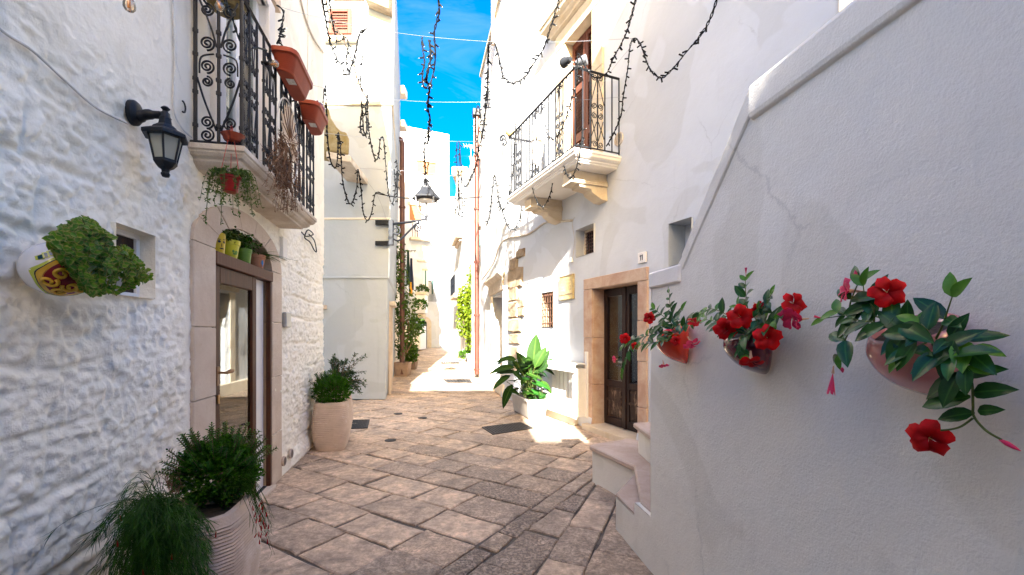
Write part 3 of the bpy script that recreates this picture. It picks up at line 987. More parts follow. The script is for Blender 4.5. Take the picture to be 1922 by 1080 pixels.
# niche above the lintel
m = MB(); m.box(B1, D0 - .02, D1 + .02, 2.1, 2.5, -0.33, -0.30)
obj("niche_back", m, "brown_wood", b1)
m = MB(); m.box(B1, D0 + .002, D1 - .002, 2.125, 2.225, -0.29, 0.026)
obj("lintel_board", m, "lintel_wood", b1, bevel=0.006)
# sliding outer posts and threshold
m = MB(); m.box(B1, D1 - 0.045, D1 - 0.002, 0.03, 2.123, -0.03, 0.012)
obj("door_post", m, "brown_wood", b1, bevel=0.004)
m = MB(); m.box(B1, D0 + 0.002, D0 + 0.012, 0.03, 2.123, -0.06, 0.006)
obj("door_post", m, "brown_wood", b1, bevel=0.004)
m = MB(); m.box(B1, D0 - .05, D1 + .02, -0.02, 0.028, -0.34, 0.05)
obj("threshold", m, "beige_stone", b1, bevel=0.006)
m = MB(); m.box(B1, D0 + .03, D1 - .05, 0.026, 0.036, -0.10, -0.02)
obj("door_track", m, "grey_iron", b1)
L1 = B1.at(481, 600, .0)[0]
m = MB(); m.box(B1, L1 + .003, D1 - 0.046, 0.03, 2.123, -0.13, -0.055)
obj("reveal_panel", m, "cream_paint", b1)
# the glass door
dO = 0.002
door = MB()
L0 = D0 + 0.014
Lw = 0.095
for u0, u1, z0, z1 in ((L0, L0 + Lw, .03, 2.12), (L1 - Lw, L1, .03, 2.12), (L0 + Lw, L1 - Lw, 1.99, 2.12), (L0 + Lw, L1 - Lw, .03, .17), (L0 + Lw, L1 - Lw, .50, .62)):
    door.box(B1, u0, u1, z0, z1, dO - 0.05, dO)
dr = obj("door", door, "brown_wood", b1, bevel=0.006)
m = MB(); m.box(B1, L0 + Lw, L1 - Lw, .17, .50, dO - .04, dO - .015)
obj("panel", m, "brown_wood", dr, bevel=0.004)
m = MB(); m.box(B1, L0 + Lw, L1 - Lw, .62, 1.99, dO - .03, dO - .022)
obj("glass", m, "door_glass", dr)
m = MB()
hz = 1.29; hu = L0 + 0.05
m.box(B1, hu - .018, hu + .018, hz - .10, hz + .05, dO, dO + .008)
m.tube([B1(hu, hz, dO + .006), B1(hu, hz, dO + .055), B1(hu + .03, hz, dO + .06), B1(hu + .075, hz + .004, dO + .06), B1(hu + .13, hz + .005, dO + .058)], [.009, .009, .012, .017, .012], 8)
obj("handle", m, "handle_wood", dr, smooth=True, angle=40)
m = MB(); m.box(B1, hu - .016, hu + .016, hz - .24, hz - .17, dO, dO + .012)
obj("lock_plate", m, "brass", dr, bevel=.003)
# curtain behind the glass
def curtain(W, u0, u1, z0, z1, o, amp, folds, mat, parent):
    mm = MB(); n = folds * 6
    r0 = [W(u0 + (u1 - u0) * i / n, z0, o + amp * math.sin(i / 6 * 2 * math.pi) + amp * .4 * math.sin(i * 1.7)) for i in range(n + 1)]
    r1 = [W(u0 + (u1 - u0) * i / n, z1, o + amp * .7 * math.sin(i / 6 * 2 * math.pi)) for i in range(n + 1)]
    mm.loft([r0, r1], cap=False, ring=False)
    return obj("curtain", mm, mat, parent, smooth=True)
curtain(B1, DM + 0.02, L1 - 0.05, 0.1, 2.1, -0.30, 0.025, 7, "curtain_teal", b1)
# little barred window
m = MB()
u0, u1, z0, z1 = WB
m.loft([[B1(u0, z0, .01), B1(u1, z0, .01), B1(u1, z1, .01), B1(u0, z1, .01)], [B1(u0, z0, -.25), B1(u1, z0, -.25), B1(u1, z1, -.25), B1(u0, z1, -.25)]], cap=False)
obj("reveal", m, "old_plaster", b1)
wnd = MB()
wo = -.07
for a in ((u0, u1, z0, z0 + .03), (u0, u1, z1 - .03, z1), (u0, u0 + .03, z0 + .03, z1 - .03), (u1 - .03, u1, z0 + .03, z1 - .03)):
    wnd.box(B1, *a, wo - .03, wo)
wn_ = obj("window", wnd, "cream_paint", b1, bevel=.003)
m = MB(); m.box(B1, u0 + .03, u1 - .03, z0 + .03, z1 - .03, wo - .024, wo - .016)
obj("mesh_screen", m, "dark_wood", wn_)
# balcony door on the upper floor
u0, u1, z0, z1 = BD
m = MB()
m.loft([[B1(u0, z0, .015), B1(u1, z0, .015), B1(u1, z1, .015), B1(u0, z1, .015)], [B1(u0, z0, -.3), B1(u1, z0, -.3), B1(u1, z1, -.3), B1(u0, z1, -.3)]], cap=False)
obj("reveal", m, "cream_paint", b1)
m = MB()
for a in ((u0 - .16, u0, z0, z1 + .1), (u1, u1 + .16, z0, z1 + .1), (u0, u1, z1, z1 + .1)):
    m.box(B1, *a, -.02, .05)
obj("door_surround", m, "cream_paint", b1, bevel=.008)
m = MB()
for a in ((u0, u0 + .07, z0, z1), (u1 - .07, u1, z0, z1), ((u0 + u1) / 2 - .05, (u0 + u1) / 2 + .05, z0, z1), (u0 + .07, u1 - .07, z0, z0 + .3)):
    m.box(B1, *a, -.10, -.05)
bd = obj("balcony_door", m, "white_paint", b1, bevel=.004)
m = MB(); m.box(B1, u0 + .07, u1 - .07, z0 + .3, z1, -.085, -.078)
obj("glass", m, "glass", bd)
curtain(B1, u0 + .05, u1 - .05, z0 + .05, z1, -.16, .02, 8, "curtain_teal", b1)
# balcony slab with moulded edge
def slab(W, u0, u1, o1, z, prof, mat, parent, name="balcony_slab"):
    mm = MB(); rings = []
    for e, dz in prof:
        rings.append([W(u0 - e, z + dz, -.02), W(u1 + e, z + dz, -.02), W(u1 + e, z + dz, o1 + e), W(u0 - e, z + dz, o1 + e)])
    mm.loft(rings)
    return obj(name, mm, mat, parent, bevel=.003)
BU0, BU1, BOo, BZ = 3.04, 5.05, 0.35, 2.90
slab(B1, BU0, BU1, BOo, BZ, [(0, 0), (0, -.038), (-.012, -.042), (-.014, -.055), (-.03, -.075), (-.055, -.085), (-.06, -.095), (-.06, -.105), (-.085, -.125), (-.115, -.135), (-.12, -.15)], "slab_stone", b1)
# fittings on the wall
m = MB(); m.box(B1, *sorted((B1.at(527, 600)[0] + .03, B1.at(537, 600)[0] + .02)), 1.66, 1.83, 0.005, 0.05)
db = obj("door_bell", m, "steel", None, bevel=.01); tag(db, "small steel bell panel on the wall beside the glass door", "door bell")
uu = B1.at(530, 460)[0]
m = MB(); m.box(B1, uu - .07, uu + .07, 2.42, 2.66, -0.02, 0.03)
pl = obj("stone_tile", m, "cream_paint", None, bevel=.005); tag(pl, "small pale stone tile on the wall right of the door arch", "tile")
for q, (xx, yy) in enumerate(((527, 866), (541, 852))):
    u, z = B1.at(xx, yy)
    m = MB(); m.lathe([(.0, .014), (.05, .014), (.055, .010), (.055, -.01)], B1(u, z, .03), 18, B1.d, (0, 0, 1), B1.n)
    v_ = obj("wall_vent", m, "planter_stone", b1)
    m = MB()
    for i in range(-3, 4):
        hh = math.sqrt(max(0.0001, .045 ** 2 - (i * .012) ** 2))
        m.box(B1, u - hh, u + hh, z + i * .012 - .003, z + i * .012 + .003, .0435, .0455)
    obj("slot", m, "interior", v_, kind="stuff")

# ================================================================== IRON SCROLLS
def spiral(F, c, r, turns=1.6, start=0.0, sgn=1, n=22, r1=0.22):
    """points of a scroll in plane F(a, z); c centre, r outer radius, start the angle of its open end"""
    out = []
    for i in range(n + 1):
        t = i / n
        rr = r * (1 - (1 - r1) * t)
        a = start + sgn * turns * 2 * math.pi * t
        out.append(F(c[0] + rr * math.cos(a), c[1] + rr * math.sin(a)))
    return out

# railing of the near left balcony
rl = thing("balcony_railing", "black wrought iron railing full of scrolls on the left balcony", "railing", tuple(B1(3.1, BZ)))
zb, zt = BZ + .035, BZ + 1.06
def railface(F, a0, a1, parent, mat, sect, barstep, scroll_at, rr=.006, hb=.009):
    """F(a, z) maps along one side of a railing; a0..a1 its length"""
    for z in (zb, zt):
        mm = MB(); c = []
        mm.tube([F(a0, z), F(a1, z)], .016 if z == zt else .011, 4)
        obj("rail", mm, mat, parent)
    n = max(1, round((a1 - a0) / barstep))
    for i in range(n + 1):
        a = a0 + (a1 - a0) * i / n
        mm = MB(); mm.tube([F(a, zb), F(a, zt)], hb, 4)
        obj("bar", mm, mat, parent)
        for zc in (.22, .52, .80):
            pass
    return n
Fs = lambda a, z: B1(BU0 + .03, z, a)
for a in (0.03, 0.175, 0.32):
    mm = MB(); mm.tube([Fs(a, BZ + .002), Fs(a, zt)], .0125 if a != .175 else .0105, 6)
    for zc in (.13, .36, .45, .62, .78):
        mm.tube([Fs(a, BZ + zc - .012), Fs(a, BZ + zc + .012)], .017, 6)
    obj("post", mm, "iron", rl, smooth=True, angle=40)
def scroll_panel(F, a0, a1, parent, mat, r=.006, base=BZ, sc=1.0, seg=5):
    """the pattern between two posts: a V of bars and facing pairs of scrolls"""
    ac = (a0 + a1) / 2; hw_ = (a1 - a0) / 2 - .012
    for s in (-1, 1):
        for (zc, rad, tn, st, sg) in ((.075, .045, 1.7, math.pi / 2, 1), (.175, .043, 1.7, -math.pi / 2, -1), (.395, .036, 1.6, math.pi / 2, 1), (.485, .047, 1.7, -math.pi / 2, -1), (.655, .050, 1.8, math.pi / 2 * 3, -1), (.86, .045, 1.7, math.pi / 2, 1), (.955, .04, 1.7, -math.pi / 2, -1)):
            c = (ac + s * hw_ * .52, base + zc * sc)
            pts = spiral(lambda a, z: F(ac + (a - ac) * 1.0, z), c, min(rad, hw_ * .46), tn, st, sg * s)
            mm = MB(); mm.tube(pts, r, seg)
            obj("scroll", mm, mat, parent, smooth=True)
        mm = MB()
        mm.tube(curve([F(ac + s * hw_, base + .40), F(ac + s * hw_ * .55, base + .26), F(ac + s * .012, base + .12)], 4), r * .9, 4)
        obj("diagonal_bar", mm, mat, parent)
        mm = MB(); mm.tube(curve([F(ac + s * .012, base + .64), F(ac + s * hw_ * .3, base + .78), F(ac + s * hw_ * .9, base + 1.02)], 4), r * .9, 4)
        obj("diagonal_bar", mm, mat, parent)
# side panel: mirrored scrolls either side of the middle post
for s in (-1, 1):
    for (zc, rad, tn, st, sg) in ((.065, .047, 2.0, math.pi * .5, 1), (.155, .045, 2.0, -math.pi * .5, -1), (.435, .036, 1.9, math.pi * .5, 1), (.54, .047, 2.0, -math.pi * .5, -1), (.70, .050, 2.1, -math.pi * .5, -1), (.93, .045, 2.0, math.pi * .5, 1)):
        c = (.175 + s * .073, BZ + zc)
        mm = MB(); mm.tube(spiral(Fs, c, rad, tn, st, sg * s, 40, .12), [.0065] * 36 + [.007, .008, .009, .009, .008], 6)
        obj("scroll", mm, "iron", rl, smooth=True)
    mm = MB(); mm.tube(curve([Fs(.175 + s * .135, BZ + .46), Fs(.175 + s * .085, BZ + .29), Fs(.175 + s * .014, BZ + .10)], 5), .007, 5)
    obj("diagonal_bar", mm, "iron", rl); mm = MB()
    mm.tube(curve([Fs(.175 + s * .013, BZ + .68), Fs(.175 + s * .05, BZ + .82), Fs(.175 + s * .12, BZ + 1.0)], 5), .007, 5)
    obj("diagonal_bar", mm, "iron", rl); mm = MB()
    mm.tube(curve([Fs(.175 + s * .12, BZ + .49), Fs(.175 + s * .11, BZ + .60), Fs(.175 + s * .03, BZ + .63)], 5), .006, 5)
    obj("diagonal_bar", mm, "iron", rl)
for z in (BZ + .012, zt):
    mm = MB(); mm.tube([Fs(0.0, z), Fs(.33, z)], .014, 4); obj("rail", mm, "iron", rl)
Ff = lambda a, z: B1(a, z, .32)
fu0, fu1 = BU0 + .03, BU1 - .03
for z in (BZ + .012, zt):
    mm = MB(); mm.tube([Ff(fu0, z), Ff(fu1, z)], .014, 4); obj("rail", mm, "iron", rl)
NB = 14
for i in range(1, NB + 1):
    a = fu0 + (fu1 - fu0) * i / NB
    mm = MB(); mm.tube([Ff(a, BZ + .01), Ff(a, zt)], .0095, 5)
    for zc in (.15, .45, .7):
        mm.tube([Ff(a, BZ + zc - .01), Ff(a, BZ + zc + .01)], .014, 5)
    obj("bar", mm, "iron", rl)
for i in range(0, NB, 1):
    a0 = fu0 + (fu1 - fu0) * i / NB; a1 = fu0 + (fu1 - fu0) * (i + 1) / NB
    if i % 3 != 2:
        scroll_panel(Ff, a0, a1, rl, "iron", .0055, BZ)
Fe = lambda a, z: B1(BU1 - .03, z, a)
for a in (.03, .13, .22):
    mm = MB(); mm.tube([Fe(a, BZ + .01), Fe(a, zt)], .009, 5); obj("bar", mm, "iron", rl)

# ================================================================== RIGHT HOUSE (number 11)
r1 = thing("house", "smooth white house with iron balcony and stone framed dark door", "house", tuple(R1(7.0, 0)))
def U(W, x): return W.at(x, 600)[0]
RD = (U(R1, 1199.6), U(R1, 1114.5), 0.09, R1.at(1114.5, 543)[1])          # lower door
ua = (U(R1, 1116), U(R1, 1082))
WA = (ua[0], ua[1], R1.at(1116, 474)[1], R1.at(1116, 419)[1])             # small square window
uc = (U(R1, 1300), U(R1, 1257))
WC = (uc[0], uc[1], R1.at(1257, 500)[1], R1.at(1257, 421)[1])             # dark recess behind the stair wall
ug = (U(R1, 1040), U(R1, 1017))
WG = (ug[0], ug[1], R1.at(1017, 614)[1], R1.at(1017, 551)[1])             # grated window
UD = (U(R1, 1113), U(R1, 1062), 4.27, 6.95)                               # balcony door
def r1_disp(Uu, Z):
    return vnoise(Uu, Z, 0.8, 21) * 0.03 + vnoise(Uu, Z, 0.25, 22) * 0.010 + 0.05 * np.clip((0.30 - Z) / 0.2, 0, 1)
us = np.concatenate([np.linspace(-2, 3, 12), np.arange(3.05, 11.75, 0.06), [11.78]])
zs = np.concatenate([np.arange(0, 7.6, 0.06), np.linspace(7.6, 12, 18)])
RS = ((-2, 4.15, 2.62), (4.15, 5.4, 5.4), (5.4, 6.85, 6.85), (6.85, 11.78, 10.5))      # unseen tops lowered to let sky light in: low by the stairs, stepping up
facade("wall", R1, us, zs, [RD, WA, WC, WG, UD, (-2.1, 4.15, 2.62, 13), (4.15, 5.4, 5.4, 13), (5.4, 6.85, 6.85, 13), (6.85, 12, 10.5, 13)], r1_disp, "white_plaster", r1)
m = MB()
for a, b, h in RS: m.box(R1, a, b, 0, h - .05, -6, -.8)
obj("inner_wall", m, "interior", r1)
for a, b, z in ((11.7, 11.78, 0), (-2.0, -1.9, 0), (4.15, 4.25, 2.62), (5.4, 5.5, 5.4), (6.85, 6.95, 6.85)):
    h = next(h_ for p_, q_, h_ in RS if p_ - .01 <= a and b <= q_ + .01)
    m = MB(); m.box(R1, a, b, z, h, -6, -.03)
    obj("side_wall", m, "white_plaster", r1)
for a, b, h in RS:
    m = MB(); m.box(R1, a, b, h, h + .12, -6, .08)
    obj("roof", m, "beige_stone", r1)
def reveal(W, h, depth, mat, parent, name="reveal"):
    u0, u1, z0, z1 = h
    mm = MB()
    mm.loft([[W(u0, z0, .02), W(u1, z0, .02), W(u1, z1, .02), W(u0, z1, .02)], [W(u0, z0, -depth), W(u1, z0, -depth), W(u1, z1, -depth), W(u0, z1, -depth)]], cap=False)
    return obj(name, mm, mat, parent)
# --- lower door: stone surround in separate blocks
u0, u1, z0, z1 = RD
jl = U(R1, 1098.5); jr = U(R1, 1217)
jamb_stones(R1, r1, u1, jl, 0.0, z1, -.40, .035, "pink_stone", 3)
jamb_stones(R1, r1, jr, u0, 0.0, z1, -.40, .035, "pink_stone", 4)
m = MB(); m.box(R1, jr, jl, z1 + .003, z1 + .185, -.40, .038); obj("lintel_stone", m, "pink_stone", r1, bevel=.006)
m = MB(); m.box(R1, u0 + .0, u1 + .12, -.02, z0, -.5, .16); obj("sill", m, "pale_stone", r1, bevel=.012, seg=2)
m = MB(); m.lathe([(.0, 0), (.035, 0)], R1(u1 + .02, .02, .162), 12, R1.d, (0, 0, 1), R1.n, cap=False)
dO = -.20
mid = (u0 + u1) / 2
for k, (a, b) in enumerate(((u0 + .003, mid - .004), (mid + .004, u1 - .003))):
    m = MB(); fw = .085
    zp = .72
    for q in ((a, a + fw, z0 + .01, z1 - .005), (b - fw, b, z0 + .01, z1 - .005), (a + fw, b - fw, z1 - .13, z1 - .005), (a + fw, b - fw, z0 + .01, z0 + .14), (a + fw, b - fw, zp, zp + .11)):
        m.box(R1, *q, dO - .05, dO)
    leaf = obj("door_leaf", m, "dark_wood" , r1, bevel=.005)
    m = MB(); m.box(R1, a + fw, b - fw, zp + .11, z1 - .13, dO - .035, dO - .028); obj("glass", m, "glass", leaf)
    m = MB(); m.box(R1, a + fw, b - fw, z0 + .14, zp, dO - .045, dO - .02)
    m.box(R1, a + fw + .03, b - fw - .03, z0 + .18, zp - .05, dO - .03, dO - .006)
    obj("panel", m, "worn_wood", leaf, bevel=.008, label="weathered lower panel with worn brown paint")
    m = MB()
    for q in ((a + fw, b - fw, z0 + .40, z0 + .44),): m.box(R1, *q, dO - .02, dO + .004)
    obj("rail", m, "worn_wood", leaf, bevel=.004)
m = MB(); m.box(R1, mid - .03, mid + .03, z0 + .01, z1 - .005, dO - .01, dO + .02); obj("cover_strip", m, "dark_wood", r1, bevel=.006)
m = MB(); m.tube([R1(mid + .08, 1.08, dO), R1(mid + .08, 1.08, dO + .05), R1(mid + .16, 1.08, dO + .05)], .009, 6); obj("door_handle", m, "bakelite", r1)
curtain(R1, u0 + .05, u1 - .05, .75, 1.72, dO - .09, .012, 12, "curtain_white", r1)
# --- small square window with a brown grille
reveal(R1, WA, .3, "white_plaster", r1)
u0, u1, z0, z1 = WA
m = MB(); wo = -.16
for q in ((u0, u1, z0, z0 + .035), (u0, u1, z1 - .035, z1), (u0, u0 + .035, z0 + .035, z1 - .035), (u1 - .035, u1, z0 + .035, z1 - .035)):
    m.box(R1, *q, wo - .03, wo)
wa = obj("window", m, "beige_stone", r1, bevel=.003)
m = MB()
for i in range(1, 8):
    f = i / 8
    m.box(R1, u0 + (u1 - u0) * f - .004, u0 + (u1 - u0) * f + .004, z0 + .03, z1 - .03, wo - .02, wo - .012)
    m.box(R1, u0 + .03, u1 - .03, z0 + (z1 - z0) * f - .004, z0 + (z1 - z0) * f + .004, wo - .012, wo - .004)
obj("grille", m, "brown_pipe", wa)
m = MB(); m.box(R1, u0, u1, z0, z1, -.26, -.24); obj("pane", m, "interior", wa)
# --- dark recess
reveal(R1, WC, .28, "grey_plaster", r1)
u0, u1, z0, z1 = WC
m = MB(); m.box(R1, u0, u1, z0, z1, -.28, -.26); obj("window", m, "white_plaster", r1)
m = MB(); m.box(R1, u0 + .05, u1 - .34, z0 + .2, z1 - .08, -.262, -.23); obj("shutter", m, "dark_wood", r1)
# --- grated window
reveal(R1, WG, .22, "rough_stone", r1)
u0, u1, z0, z1 = WG
m = MB(); m.box(R1, u0, u1, z0, z1, -.2, -.18); wg = obj("window", m, "interior", r1)
m = MB(); m.box(R1, u0 + .25 * (u1 - u0), u0 + .72 * (u1 - u0), z0 + .1, z1 - .08, -.181, -.16); obj("frame", m, "beige_stone", wg)
for i in range(5):
    a = u0 + (u1 - u0) * (i + .5) / 5
    m = MB(); m.tube([R1(a, z0 - .01, .0), R1(a, z1 + .01, .0)], .007, 5); obj("bar", m, "rust_rail", wg)
for i in range(5):
    z = z0 + (z1 - z0) * (i + .5) / 5
    m = MB(); m.tube([R1(u0 - .01, z, .008), R1(u1 + .01, z, .008)], .006, 5); obj("crossbar", m, "rust_rail", wg)
for i in range(4):
    for j, zc in enumerate((z0 + .10 * (z1 - z0), z0 + .9 * (z1 - z0))):
        m = MB(); m.tube(spiral(lambda a, z: R1(a, z, .006), (u0 + (u1 - u0) * (i + 1) / 5, zc), .035, 1.4, 0, 1 if j else -1, 14), .004, 4)
        obj("scroll", m, "rust_rail", wg)
# frayed stone round the grated window
for q in range(9):
    m = MB(); zz = z0 + (z1 - z0) * q / 8
    m.box(R1, u1 - .01, u1 + random.uniform(.02, .06), zz - .06, zz + .05, -.05, .012 + random.uniform(0, .006)); 
    if q in (0, 4, 7): obj("stone", m, "rough_stone", r1, bevel=.01)
# --- upper balcony door with louvred shutter
reveal(R1, UD, .5, "pale_stone", r1)
u0, u1, z0, z1 = UD
for q, n in (((u1, u1 + .34, z0, z1), 5), ((u0 - .30, u0, z0, z1), 5)):
    jamb_stones(R1, r1, q[0], q[1], q[2], q[3], -.3, .03, "pale_stone", n)
m = MB(); m.box(R1, u0 - .30, u1 + .34, z1 + .003, z1 + .3, -.3, .032); obj("lintel_stone", m, "pale_stone", r1, bevel=.006)
mm = MB()
prof = [(.0, 0), (.05, .02), (.06, .05), (.11, .09), (.12, .13), (.19, .17), (.20, .24), (.22, .25), (.22, .29)]
mm.loft([[R1(u0 - .36 - e, z1 + .3 + dz, -.02), R1(u1 + .40 + e, z1 + .3 + dz, -.02), R1(u1 + .40 + e, z1 + .3 + dz, .04 + e), R1(u0 - .36 - e, z1 + .3 + dz, .04 + e)] for e, dz in prof])
obj("cornice", mm, "pale_stone", r1, bevel=.003)
so = -.14
for a, b in ((u0 + .004, (u0 + u1) / 2 - .003), ((u0 + u1) / 2 + .003, u1 - .004)):
    m = MB()
    for q in ((a, a + .075, z0 + .02, z1 - .01), (b - .075, b, z0 + .02, z1 - .01), (a + .075, b - .075, z1 - .12, z1 - .01), (a + .075, b - .075, z0 + .02, z0 + .16), (a + .075, b - .075, z0 + .82, z0 + .96), (a + .075, b - .075, z0 + 1.72, z0 + 1.84)):
        m.box(R1, *q, so - .045, so)
    sh = obj("shutter", m, "shutter_wood", r1, bevel=.004)
    for zl, zh in ((.16, .82), (.96, 1.72), (1.84, z1 - z0 - .12)):
        n = int((zh - zl) / .052)
        for i in range(n):
            zc = z0 + zl + (zh - zl) * (i + .5) / n
            m = MB()
            m.hexa([R1(a + .07, zc - .026, so - .002), R1(b - .07, zc - .026, so - .002), R1(b - .07, zc - .020, so - .001), R1(a + .07, zc - .020, so - .001), R1(a + .07, zc + .014, so - .04), R1(b - .07, zc + .014, so - .04), R1(b - .07, zc + .022, so - .04), R1(a + .07, zc + .022, so - .04)])
            obj("slat", m, "shutter_wood", sh)
# --- balcony slab and its stone brackets
QU0 = (Vector((1.65, 6.59, 0)) - R1.p).dot(R1.d); QU1 = QU0 + 2.56; QO = .83; QZ = 4.25
slab(R1, QU0, QU1, QO, QZ, [(0, 0), (0, -.035), (-.012, -.04), (-.02, -.075), (-.05, -.10), (-.075, -.11), (-.08, -.13), (-.10, -.14), (-.11, -.16)], "cream_paint", r1)
def bracket(W, u, wd, o, z, parent, mat):
    mm = MB()
    pr = [(-.02, z - .16), (o * .72, z - .16), (o * .80, z - .20), (o * .78, z - .30), (o * .74, z - .34), (o * .62, z - .36), (o * .60, z - .40), (o * .36, z - .42), (o * .33, z - .47), (o * .12, z - .56), (-.02, z - .57)]
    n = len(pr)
    vs = [W(u - wd / 2, zz, oo) for oo, zz in pr] + [W(u + wd / 2, zz, oo) for oo, zz in pr]
    mm.add(vs, [tuple(range(n)), tuple(range(2 * n - 1, n - 1, -1))] + [(i, n + i, n + (i + 1) % n, (i + 1) % n) for i in range(n)])
    b_ = obj("bracket", mm, mat, parent, bevel=.004)
    mm = MB(); mm.box(W, u - wd / 2 - .03, u + wd / 2 + .03, z - .36, z - .30, -.01, o * .80)
    mm.box(W, u - wd / 2 - .018, u + wd / 2 + .018, z - .30, z - .275, -.01, o * .79)
    obj("moulding", mm, mat, b_, bevel=.008)
bracket(R1, QU0 + .50, .24, QO, QZ, r1, "pale_stone")
bracket(R1, QU0 + 1.95, .24, QO, QZ, r1, "pale_stone")
# --- number plate, plaque, round vent, old bell wire
u, z = R1.at(1206.5, 484)
m = MB(); m.box(R1, u - .085, u + .085, z - .075, z + .075, .0, .022)
npl = obj("number_plate", m, "cream_paint", None, bevel=.004); tag(npl, "small pale stone house number plate reading 11 above the door", "house number")
for s in (-1, 1):
    m = MB()
    m.prism(R1, [(u + s * .018 - .007, z - .038), (u + s * .018 + .007, z - .038), (u + s * .018 + .007, z + .022), (u + s * .018 + .019, z + .016), (u + s * .018 + .019, z + .026), (u + s * .018 + .004, z + .04), (u + s * .018 - .007, z + .04)], .021, .026)
    obj("numeral", m, "bakelite", npl)
u, z = R1.at(1065, 540)
hw_ = (U(R1, 1052) - U(R1, 1078)) / 2
m = MB(); m.box(R1, u - hw_, u + hw_, z - .225, z + .225, -.005, .035)
plq = obj("plaque", m, "yellow_plaque", None, bevel=.006); tag(plq, "worn yellowish stone plaque on the sunlit wall left of the door", "plaque")
m = MB(); m.box(R1, u - hw_ + .01, u + hw_ - .01, z - .135, z - .118, .034, .041); obj("ledge", m, "rough_stone", plq); m = MB(); m.box(R1, u - hw_ + .01, u + hw_ - .01, z + .205, z + .223, .034, .045)
obj("ledge", m, "rough_stone", plq)
for k in range(4):      # worn, unreadable carved lines
    m = MB(); zz = z + .13 - k * .06
    a = u - hw_ * .7
    while a < u + hw_ * .7:
        l_ = random.uniform(.012, .03); m.box(R1, a, a + .006, zz - random.uniform(.006, .016), zz + random.uniform(.006, .016), .0345, .0365); a += l_
    obj("carved_line", m, "rough_stone", plq, kind="stuff")
u, z = R1.at(1163, 262)
m = MB(); m.lathe([(.0, .012), (.075, .012), (.08, .03), (.10, .03), (.105, .0)], R1(u, z, .0), 20, R1.d, (0, 0, 1), R1.n)
tag(obj("round_vent", m, "slab_stone", None, smooth=True, angle=30), "round vent cap on the white wall at the right balcony's end", "vent")
# exposed corner stones at the seam to the next house
for (x0, y0, x1, y1) in ((971, 471, 985, 481), (958, 487, 972, 507), (955, 508, 982, 539), (956, 541, 974, 565), (975, 561, 986, 577), (975, 578, 985, 594), (956, 567, 973, 597), (956, 599, 979, 624), (957, 627, 977, 646), (957, 649, 976, 676), (958, 679, 974, 700)):
    ua_, za_ = R1.at(x0, y0); ub_, zb_ = R1.at(x1, y1)
    if ua_ > 11.76: ua_ = 11.76
    j = lambda s=.03: random.uniform(-s, s)
    um, zm = (ua_ + ub_) / 2, (za_ + zb_) / 2
    hu_, hz_ = abs(ua_ - ub_) / 2, abs(za_ - zb_) / 2
    ring = [(um + hu_ * cx_ + j(.02), zm + hz_ * cz_ + j(.015)) for cx_, cz_ in ((-1, -.9), (-.3, -1), (.4, -1), (1, -.9), (1, 0), (1, .9), (.3, 1), (-.4, 1), (-1, .9), (-1, .1))]
    m = MB()
    m.loft([[R1(a, b, -.05) for a, b in ring], [R1(a, b, .02) for a, b in ring], [R1(um + (a - um) * .86, zm + (b - zm) * .82, .05 + j(.012)) for a, b in ring]])
    obj("stone", m, "rough_stone", r1)
# bump of plaster at the foot of the wall under the slatted stand
m = MB()
ub0, ub1 = U(R1, 1092), U(R1, 1014)
m.loft([[R1(ub0, 0, .0), R1(ub0, .2, -.01), R1(ub1, .2, -.01), R1(ub1, 0, .0)], [R1(ub0 + .05, 0, .17), R1(ub0 + .05, .17, .08), R1(ub1 - .05, .17, .08), R1(ub1 - .05, 0, .17)]])
obj("plinth", m, "cream_plaster", r1, bevel=.03, seg=2)

# --- railing of the right balcony
rr = thing("balcony_railing", "grey iron railing of slim bars on the right house's white balcony", "railing", tuple(R1(QU0, QZ)))
zb2, zt2 = QZ + .05, QZ + 1.17
def railing2(F, a0, a1, n, panels):
    for z, r_ in ((zb2, .012), (zt2, .022)):
        mm = MB(); mm.tube([F(a0, z), F(a1, z)], r_, 4); obj("rail", mm, "grey_iron", rr)
    for i in range(n + 1):
        a = a0 + (a1 - a0) * i / n
        mm = MB(); mm.tube([F(a, QZ if i in (0, n) else zb2), F(a, zt2)], .011, 5); obj("bar", mm, "grey_iron", rr)
    for p in panels:
        ac = a0 + (a1 - a0) * p / n; h_ = (a1 - a0) / n * .95
        for s in (-1, 1):
            mm = MB()
            zm = (zb2 + zt2) / 2
            mm.tube([F(ac + s * h_ * .95, zb2 + .16), F(ac + s * h_ * .12, zm - .16)], .007, 5)
            obj("diagonal_bar", mm, "grey_iron", rr); mm = MB()
            mm.tube([F(ac + s * h_ * .12, zt2 - .10), F(ac + s * h_ * .95, zm + .10)], .007, 5)
            obj("diagonal_bar", mm, "grey_iron", rr); mm = MB()
            mm.tube([F(ac + s * h_ * .12, zb2 + .12), F(ac + s * h_ * .8, zm - .14)], .007, 5)
            obj("diagonal_bar", mm, "grey_iron", rr)
            for zc, st, sg in ((zb2 + .07, 0, 1), (zt2 - .07, 0, -1), (zm - .07, math.pi / 2, -1), (zm + .07, -math.pi / 2, 1)):
                mm = MB(); mm.tube(spiral(F, (ac + s * h_ * .42, zc), min(.05, h_ * .4), 1.6, st, sg * s, 20), .007, 5)
                obj("scroll", mm, "grey_iron", rr, smooth=True)
railing2(lambda a, z: R1(a, z, QO - .04), QU0 + .04, QU1 - .04, 21, (4, 11, 17))
railing2(lambda a, z: R1(QU0 + .04, z, a), .03, QO - .04, 6, (3,))
railing2(lambda a, z: R1(QU1 - .04, z, a), .03, QO - .04, 6, ())
